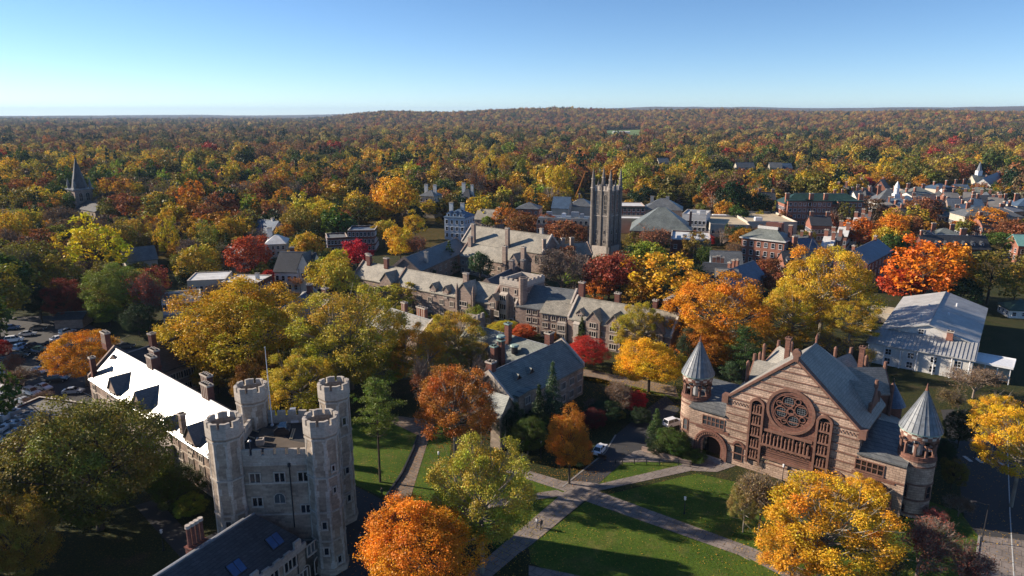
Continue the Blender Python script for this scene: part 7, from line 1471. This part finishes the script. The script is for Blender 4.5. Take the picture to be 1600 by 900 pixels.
# ------------------------------------------------------------------ woods: single trees near, a mass beyond
NEAR_BOX = [  # photo regions kept free of automatic trees nearer than the given distance (px0, py0, px1, py1, depth)
 (98, 250, 150, 332, 450), (655, 290, 680, 340, 430), (690, 312, 745, 352, 400), (862, 290, 1085, 330, 470), (740, 330, 780, 350, 380), (800, 312, 925, 340, 440), (915, 255, 975, 400, 600), (966, 298, 1110, 362, 430), (1045, 340, 1160, 408, 330), (1100, 318, 1250, 352, 400),
 (1155, 325, 1290, 405, 330), (1222, 285, 1360, 328, 480), (1275, 328, 1365, 385, 380), (1360, 282, 1480, 322, 560), (1460, 296, 1600, 345, 480), (1440, 350, 1556, 392, 360), (505, 342, 590, 385, 340), (388, 340, 450, 400, 320), (425, 398, 500, 440, 270), (290, 422, 405, 442, 250), (555, 345, 870, 560, 400),
 (1385, 350, 1440, 460, 300), (1500, 262, 1560, 288, 700), (1195, 248, 1240, 266, 800), (1030, 246, 1046, 258, 900), (1150, 252, 1182, 266, 800), (195, 385, 250, 412, 300), (-200, 480, 1900, 1200, 900), (136, 320, 215, 338, 420), (1100, 410, 1600, 480, 400), (740, 255, 860, 330, 0)]
def allowed(x, y, r, h):
    dep = y * C_ - (5 - H) * S_
    px, pt = P(x, y, h); _, pb = P(x, y, 0); w = r / dep * F * .8
    for x0, y0, x1, y1, d in NEAR_BOX:
        if y < d and px + w > x0 and px - w < x1 and pb > y0 and pt + 2 < y1: return False
    return True
ZONES = [(('rust', 'brown', 'mauve', 'amber', 'olive', 'orange', 'dark', 'gold', 'red', 'green'), (24, 12, 8, 12, 16, 12, 12, 14, 3, 8))]
def pick(x, y):
    px, py = P(x, y, 6); n1 = noise.noise(Vector((x * .012, y * .007, 1))); n2 = noise.noise(Vector((x * .0035, y * .0015, 9)))
    w = dict(rust=9, brown=13, mauve=10, amber=6, olive=25, orange=3, dark=27, gold=9, red=1.2, green=15, yellowgreen=9, lime=3, lemon=1)
    if py < 205:
        w.update(amber=24, orange=12, gold=18, rust=22, red=2, dark=7, green=5, mauve=12, brown=16, olive=12, yellowgreen=1, lime=0) if px > 520 else w.update(mauve=30, brown=24, rust=18, dark=14, gold=3, amber=5)
    elif py < 245:
        if px > 1150 and 206 < py < 236: w.update(dark=150 if 208 < py < 230 else 40, green=18, rust=12, red=6)
        elif px < 600: w.update(mauve=16, rust=28, brown=18, dark=14 + (20 if py > 215 else 0), gold=7)
        else: w.update(dark=18, rust=24, mauve=12)
    if n2 > .25: w['dark'] *= 2.5; w['green'] *= 1.5
    if n1 > .2: w['gold'] *= 2.2; w['amber'] *= 2
    if n1 < -.25: w['rust'] *= 1.8; w['red'] *= 2; w['mauve'] *= 1.5
    if RND.random() < .42:                                           # stands of one kind
        order = ['dark', 'green', 'olive', 'yellowgreen', 'gold', 'olive', 'brown', 'amber', 'rust', 'mauve', 'dark', 'green']
        v = .5 + .75 * noise.noise(Vector((x * .009, y * .0045, 4))) + .25 * noise.noise(Vector((x * .03, y * .02, 5)))
        k = order[max(0, min(11, int(v * 12)))]
        if w.get(k, 0) >= 3: return k
    ks = list(w); return RND.choices(ks, [w[k] for k in ks])[0]
cand = []; yy = 150.0
while yy < 6200:
    st_ = 10.5 if yy < 500 else 11.5 + (yy - 500) / 5600 * 8; xx = -yy * .80 - 30
    while xx < yy * .80 + 30:
        x, y = xx + RND.uniform(-.45, .45) * st_, yy + RND.uniform(-.45, .45) * st_; xx += st_
        cand.append((x, y, st_))
    yy += st_ * .95
WOODS = []
for x, y, st_ in cand:
    big = RND.random(); r = RND.uniform(4.0, 7.4) * (1.35 if big > .85 else 1) * (st_ / 10.5) ** .5 * (1.0 if y < 450 else 1.12); h = r * RND.uniform(1.7, 2.5); z0 = terrain(x, y)
    if y < 900:
        ok = False
        for f_ in (1, .6, .38):
            if allowed(x, y, r * f_, h * f_) and not any((x - a) ** 2 + (y - c) ** 2 < (r * f_ * .7 + d * .6) ** 2 for a, c, d, _ in placed): ok = True; break
        if not ok: continue
        r *= f_; h *= f_
    if 1650 < y < 2750:
        px, py = P(x, y, z0)
        if 934 < px < 1002 or (826 < px < 884 and 1900 < y < 2500): continue
    WOODS.append((x, y, r, h, z0))
placed_tops = []
WOODS.sort(key=lambda t: t[1])
LAND = [(-300, 455, 'left of the steeple'), (-183, 400, 'right behind the steeple')]
ORD = ['nearest', 'second nearest', 'third nearest', 'fourth nearest', 'fifth nearest', 'sixth nearest', 'seventh nearest', 'eighth nearest', 'ninth nearest', 'tenth nearest']
PLACES = [(0, 60, 'at the far left edge'), (60, 170, 'around the steeple'), (170, 260, 'a little right of the steeple'), (260, 330, 'in the middle of the left woods'), (330, 400, 'left of the pale blue gabled house'), (400, 470, 'behind the pale blue gabled house'), (470, 540, 'behind the purplish mansard building'), (540, 600, 'left of the large golden tree'),
          (600, 660, 'behind the large golden tree'), (660, 750, 'behind the pale blue mansard house'), (750, 830, 'above the dining hall roof'), (830, 925, 'left of the tall tower top'), (925, 1010, 'behind the tall tower top'), (1010, 1100, 'above the white flat building'), (1100, 1220, 'beyond the tan flat roofs'), (1220, 1360, 'above the long green roof'), (1360, 1480, 'above the white cupola'), (1480, 1600, 'near the right edge beyond the town')]
cnt = {}; n_auto = dict(deciduous_tree=0, bare_tree=0, conifer_tree=0)
hand = {'deciduous_tree': 0, 'bare_tree': 0, 'conifer_tree': 0}
for o in COL.objects:
    k = o.name.split('.')[0]
    if k in hand and o.parent is None: hand[k] += 1
rest = []
def kind_of(col, x, y):
    if col == 'dark': return RND.choice(('cone', 'round', 'round', 'cone'))
    if col == 'green': return RND.choice(('round', 'cone', 'round', 'column'))
    if col in ('mauve', 'brown'): return RND.choice(('bare', 'airy', 'bare'))
    return RND.choice(('round', 'round', 'airy'))
for x, y, r, h, z0 in WOODS:
    col = pick(x, y); kd = kind_of(col, x, y); px, py = P(x, y, h * .6 + z0); nm = KIND_NAME[kd]
    rx = r * (.62 if kd == 'cone' else .6 if kd == 'column' else 1); rz = h * .5 * (1.15 if kd == 'cone' else 1.2 if kd == 'column' else .92); zc = z0 + h * .60
    pl_ = next((t for a, b_, t in PLACES if a <= px < b_), None)
    key = (nm, col, pl_)
    if 800 > y and pl_ and -10 < px < 1610 and n_auto[nm] + hand[nm] < 296 and cnt.get(key, 0) < 10:
        i = cnt[key] = cnt.get(key, -1) + 1
        if i < 10:
            n_auto[nm] += 1
            kw = {'deciduous_tree': 'tree', 'bare_tree': 'half bare tree', 'conifer_tree': 'conifer'}[nm]
            lod = 'mid' if y < 520 else 'far'
            put_tree(x, y, rx, rz, zc, kd, col, '%s %s, %s such %s' % (WORD[col], kw, ORD[i], pl_), lod, 'trees of the woods beyond the campus', parts=lod == 'mid', zb=z0)
            continue
    rest.append((x, y, zc, rx, rz, col, kd))
def farcol(a):                                                      # tree colours fade towards greyish brown with distance, most at left
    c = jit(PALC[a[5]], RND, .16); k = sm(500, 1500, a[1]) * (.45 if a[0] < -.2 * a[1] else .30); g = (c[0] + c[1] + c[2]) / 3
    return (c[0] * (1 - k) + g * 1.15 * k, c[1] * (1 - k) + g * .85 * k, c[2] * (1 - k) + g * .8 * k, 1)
def forest(name, items):
    C3 = {'round': 0, 'airy': 1, 'cone': 2, 'bare': 3, 'column': 4}
    me = bpy.data.meshes.new(name); n = len(items); me.vertices.add(n)
    me.vertices.foreach_set('co', np.array([(a[0], a[1], a[2]) for a in items], dtype=np.float32).reshape(-1))
    av = me.attributes.new('tree_scale', 'FLOAT_VECTOR', 'POINT'); av.data.foreach_set('vector', np.array([(a[3], a[3], a[4]) for a in items], dtype=np.float32).reshape(-1))
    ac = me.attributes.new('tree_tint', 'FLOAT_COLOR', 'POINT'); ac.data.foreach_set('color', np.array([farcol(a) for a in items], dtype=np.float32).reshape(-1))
    ai = me.attributes.new('tree_kind', 'INT', 'POINT'); ai.data.foreach_set('value', np.array([{'round': 0, 'airy': 1, 'cone': 3, 'bare': 2, 'column': 0}[a[6]] + 0 for a in items], dtype=np.int32))
    col = bpy.data.collections.new('distant_tree_shapes'); pr = []
    for k, m_ in enumerate((LP['round']['far'][0][0], LP['round']['far'][1][0], LP['bare']['far'][0][0], LP['cone']['far'][0][0])):
        m2 = m_.copy(); m2.materials.clear(); m2.materials.append(M['leaf_far']); o = bpy.data.objects.new('tree_shape_%d' % k, m2); col.objects.link(o); pr.append(o)
    ob = bpy.data.objects.new(name, me); COL.objects.link(ob)
    ng = bpy.data.node_groups.new(name, 'GeometryNodeTree'); ng.interface.new_socket('Geometry', in_out='INPUT', socket_type='NodeSocketGeometry'); ng.interface.new_socket('Geometry', in_out='OUTPUT', socket_type='NodeSocketGeometry')
    N = ng.nodes; gi, go = N.new('NodeGroupInput'), N.new('NodeGroupOutput'); ci = N.new('GeometryNodeCollectionInfo'); ci.inputs[0].default_value = col; ci.inputs['Separate Children'].default_value = True; ci.inputs['Reset Children'].default_value = True
    mp = N.new('GeometryNodeMeshToPoints'); ip = N.new('GeometryNodeInstanceOnPoints'); ip.inputs['Pick Instance'].default_value = True
    a1 = N.new('GeometryNodeInputNamedAttribute'); a1.data_type = 'FLOAT_VECTOR'; a1.inputs[0].default_value = 'tree_scale'
    a2 = N.new('GeometryNodeInputNamedAttribute'); a2.data_type = 'INT'; a2.inputs[0].default_value = 'tree_kind'
    rv = N.new('FunctionNodeRandomValue'); rv.data_type = 'FLOAT_VECTOR'; rv.inputs[0].default_value = (0, 0, 0); rv.inputs[1].default_value = (0, 0, 6.28)
    L = ng.links.new
    L(gi.outputs[0], mp.inputs[0]); L(mp.outputs[0], ip.inputs['Points']); L(ci.outputs[0], ip.inputs['Instance'])
    L(a1.outputs[0], ip.inputs['Scale']); L(a2.outputs[0], ip.inputs['Instance Index']); L(rv.outputs[0], ip.inputs['Rotation']); L(ip.outputs[0], go.inputs[0])
    ob.modifiers.new('trees', 'NODES').node_group = ng
    return tag(ob, kind='stuff')
tag(forest('distant_woods', rest), 'endless autumn woods stretching to the horizon', 'woods')
def litter():
    rg2 = np.random.default_rng(5); C = []; T_ = []
    for (px, py, sp, n, c) in ((655, 880, 7, 1500, (.5, .17, .015)), (750, 830, 7, 1500, (.45, .34, .04)), (1290, 870, 9, 2200, (.5, .28, .02)), (1016, 605, 8, 2600, (.55, .34, .015)), (1000, 596, 10, 1200, (.5, .3, .02)), (891, 735, 4, 700, (.42, .18, .015)), (705, 690, 6, 1000, (.34, .1, .02)), (1200, 815, 6, 900, (.2, .12, .05)), (1100, 790, 14, 1200, (.35, .2, .04)), (950, 830, 14, 1400, (.35, .22, .04)), (640, 735, 9, 900, (.4, .2, .03)), (1560, 850, 8, 900, (.45, .25, .02)), (1560, 740, 8, 700, (.45, .25, .02)), (800, 800, 8, 900, (.4, .28, .03)), (590, 740, 8, 500, (.2, .12, .04))):
        x, y = G(px, py); p = np.stack([x + rg2.normal(0, sp, n), y + rg2.normal(0, sp * .8, n), np.full(n, .16)], 1); C.append(p); T_.append(np.array(c) * rg2.uniform(.5, 1.4, (n, 1)))
    C = np.concatenate(C); T_ = np.concatenate(T_); N = rg2.normal(size=C.shape) * .25 + [0, 0, 1]
    o = obj('fallen_leaves', leaf_mesh('fallen_leaves', C, N, rg2.uniform(.06, .13, len(C)), T_, 'leaf')); o.color = (1, 1, 1, 1); tag(o, 'fallen autumn leaves scattered over lawns and paths', 'leaves', kind='stuff')
litter()
# far fields
def field(px0, px1, y0, y1, mat):
    b = MB(); n = 10; vs = []
    for i in range(n + 1):
        for j in range(n + 1):
            y = y0 + (y1 - y0) * i / n; x = (px0 + (px1 - px0) * j / n - 800) / F * (y * C_ + 60 * S_); vs.append((x, y, terrain(x, y) + 1.0))
    b.add(vs, [(i * 11 + j, i * 11 + j + 1, i * 11 + j + 12, i * 11 + j + 11) for i in range(n) for j in range(n)]); tag(b.build('far_field', mat), kind='structure')
M['far_grass'] = plain('far_grass', (.13, .20, .05), .95, .3, .01)
M['far_stubble'] = plain('far_stubble', (.20, .19, .09), .95, .3, .01)
field(936, 1000, 1700, 2720, 'far_grass'); field(828, 882, 1950, 2480, 'far_stubble')
for k in range(3): a = G(962 + k * 9, 205, 8); MB().box(-9, 9, -5, 5, 0, 5).prism([(-6, 5), (6, 5), (0, 8)], -9.5, 9.5, 'x').build('barn', 'white_paint', None, (a[0], a[1], terrain(*a) + .9)); o = bpy.context.scene.collection.objects[-1]; tag(o, ('left', 'middle', 'right')[k] + ' one of three tiny white barns on the distant green field', 'barn', 'white barns on the distant field')
# air
HZ = MB().box(-24000, 24000, -24000, 24000, -25, 260); hz = bpy.data.meshes.new('haze'); hz.from_pydata(HZ.v, [], HZ.f)
hm_ = bpy.data.materials.new('air'); hm_.use_nodes = True; nt = hm_.node_tree; nt.nodes.remove(nt.nodes['Principled BSDF']); pv = nt.nodes.new('ShaderNodeVolumePrincipled')
pv.inputs['Color'].default_value = (.50, .72, 1.0, 1); pv.inputs['Density'].default_value = 4.0e-5; pv.inputs['Anisotropy'].default_value = .1; lk(nt, pv.outputs[0], nt.nodes['Material Output'].inputs['Volume'])
hz.materials.append(hm_); tag(obj('haze', hz), kind='stuff')
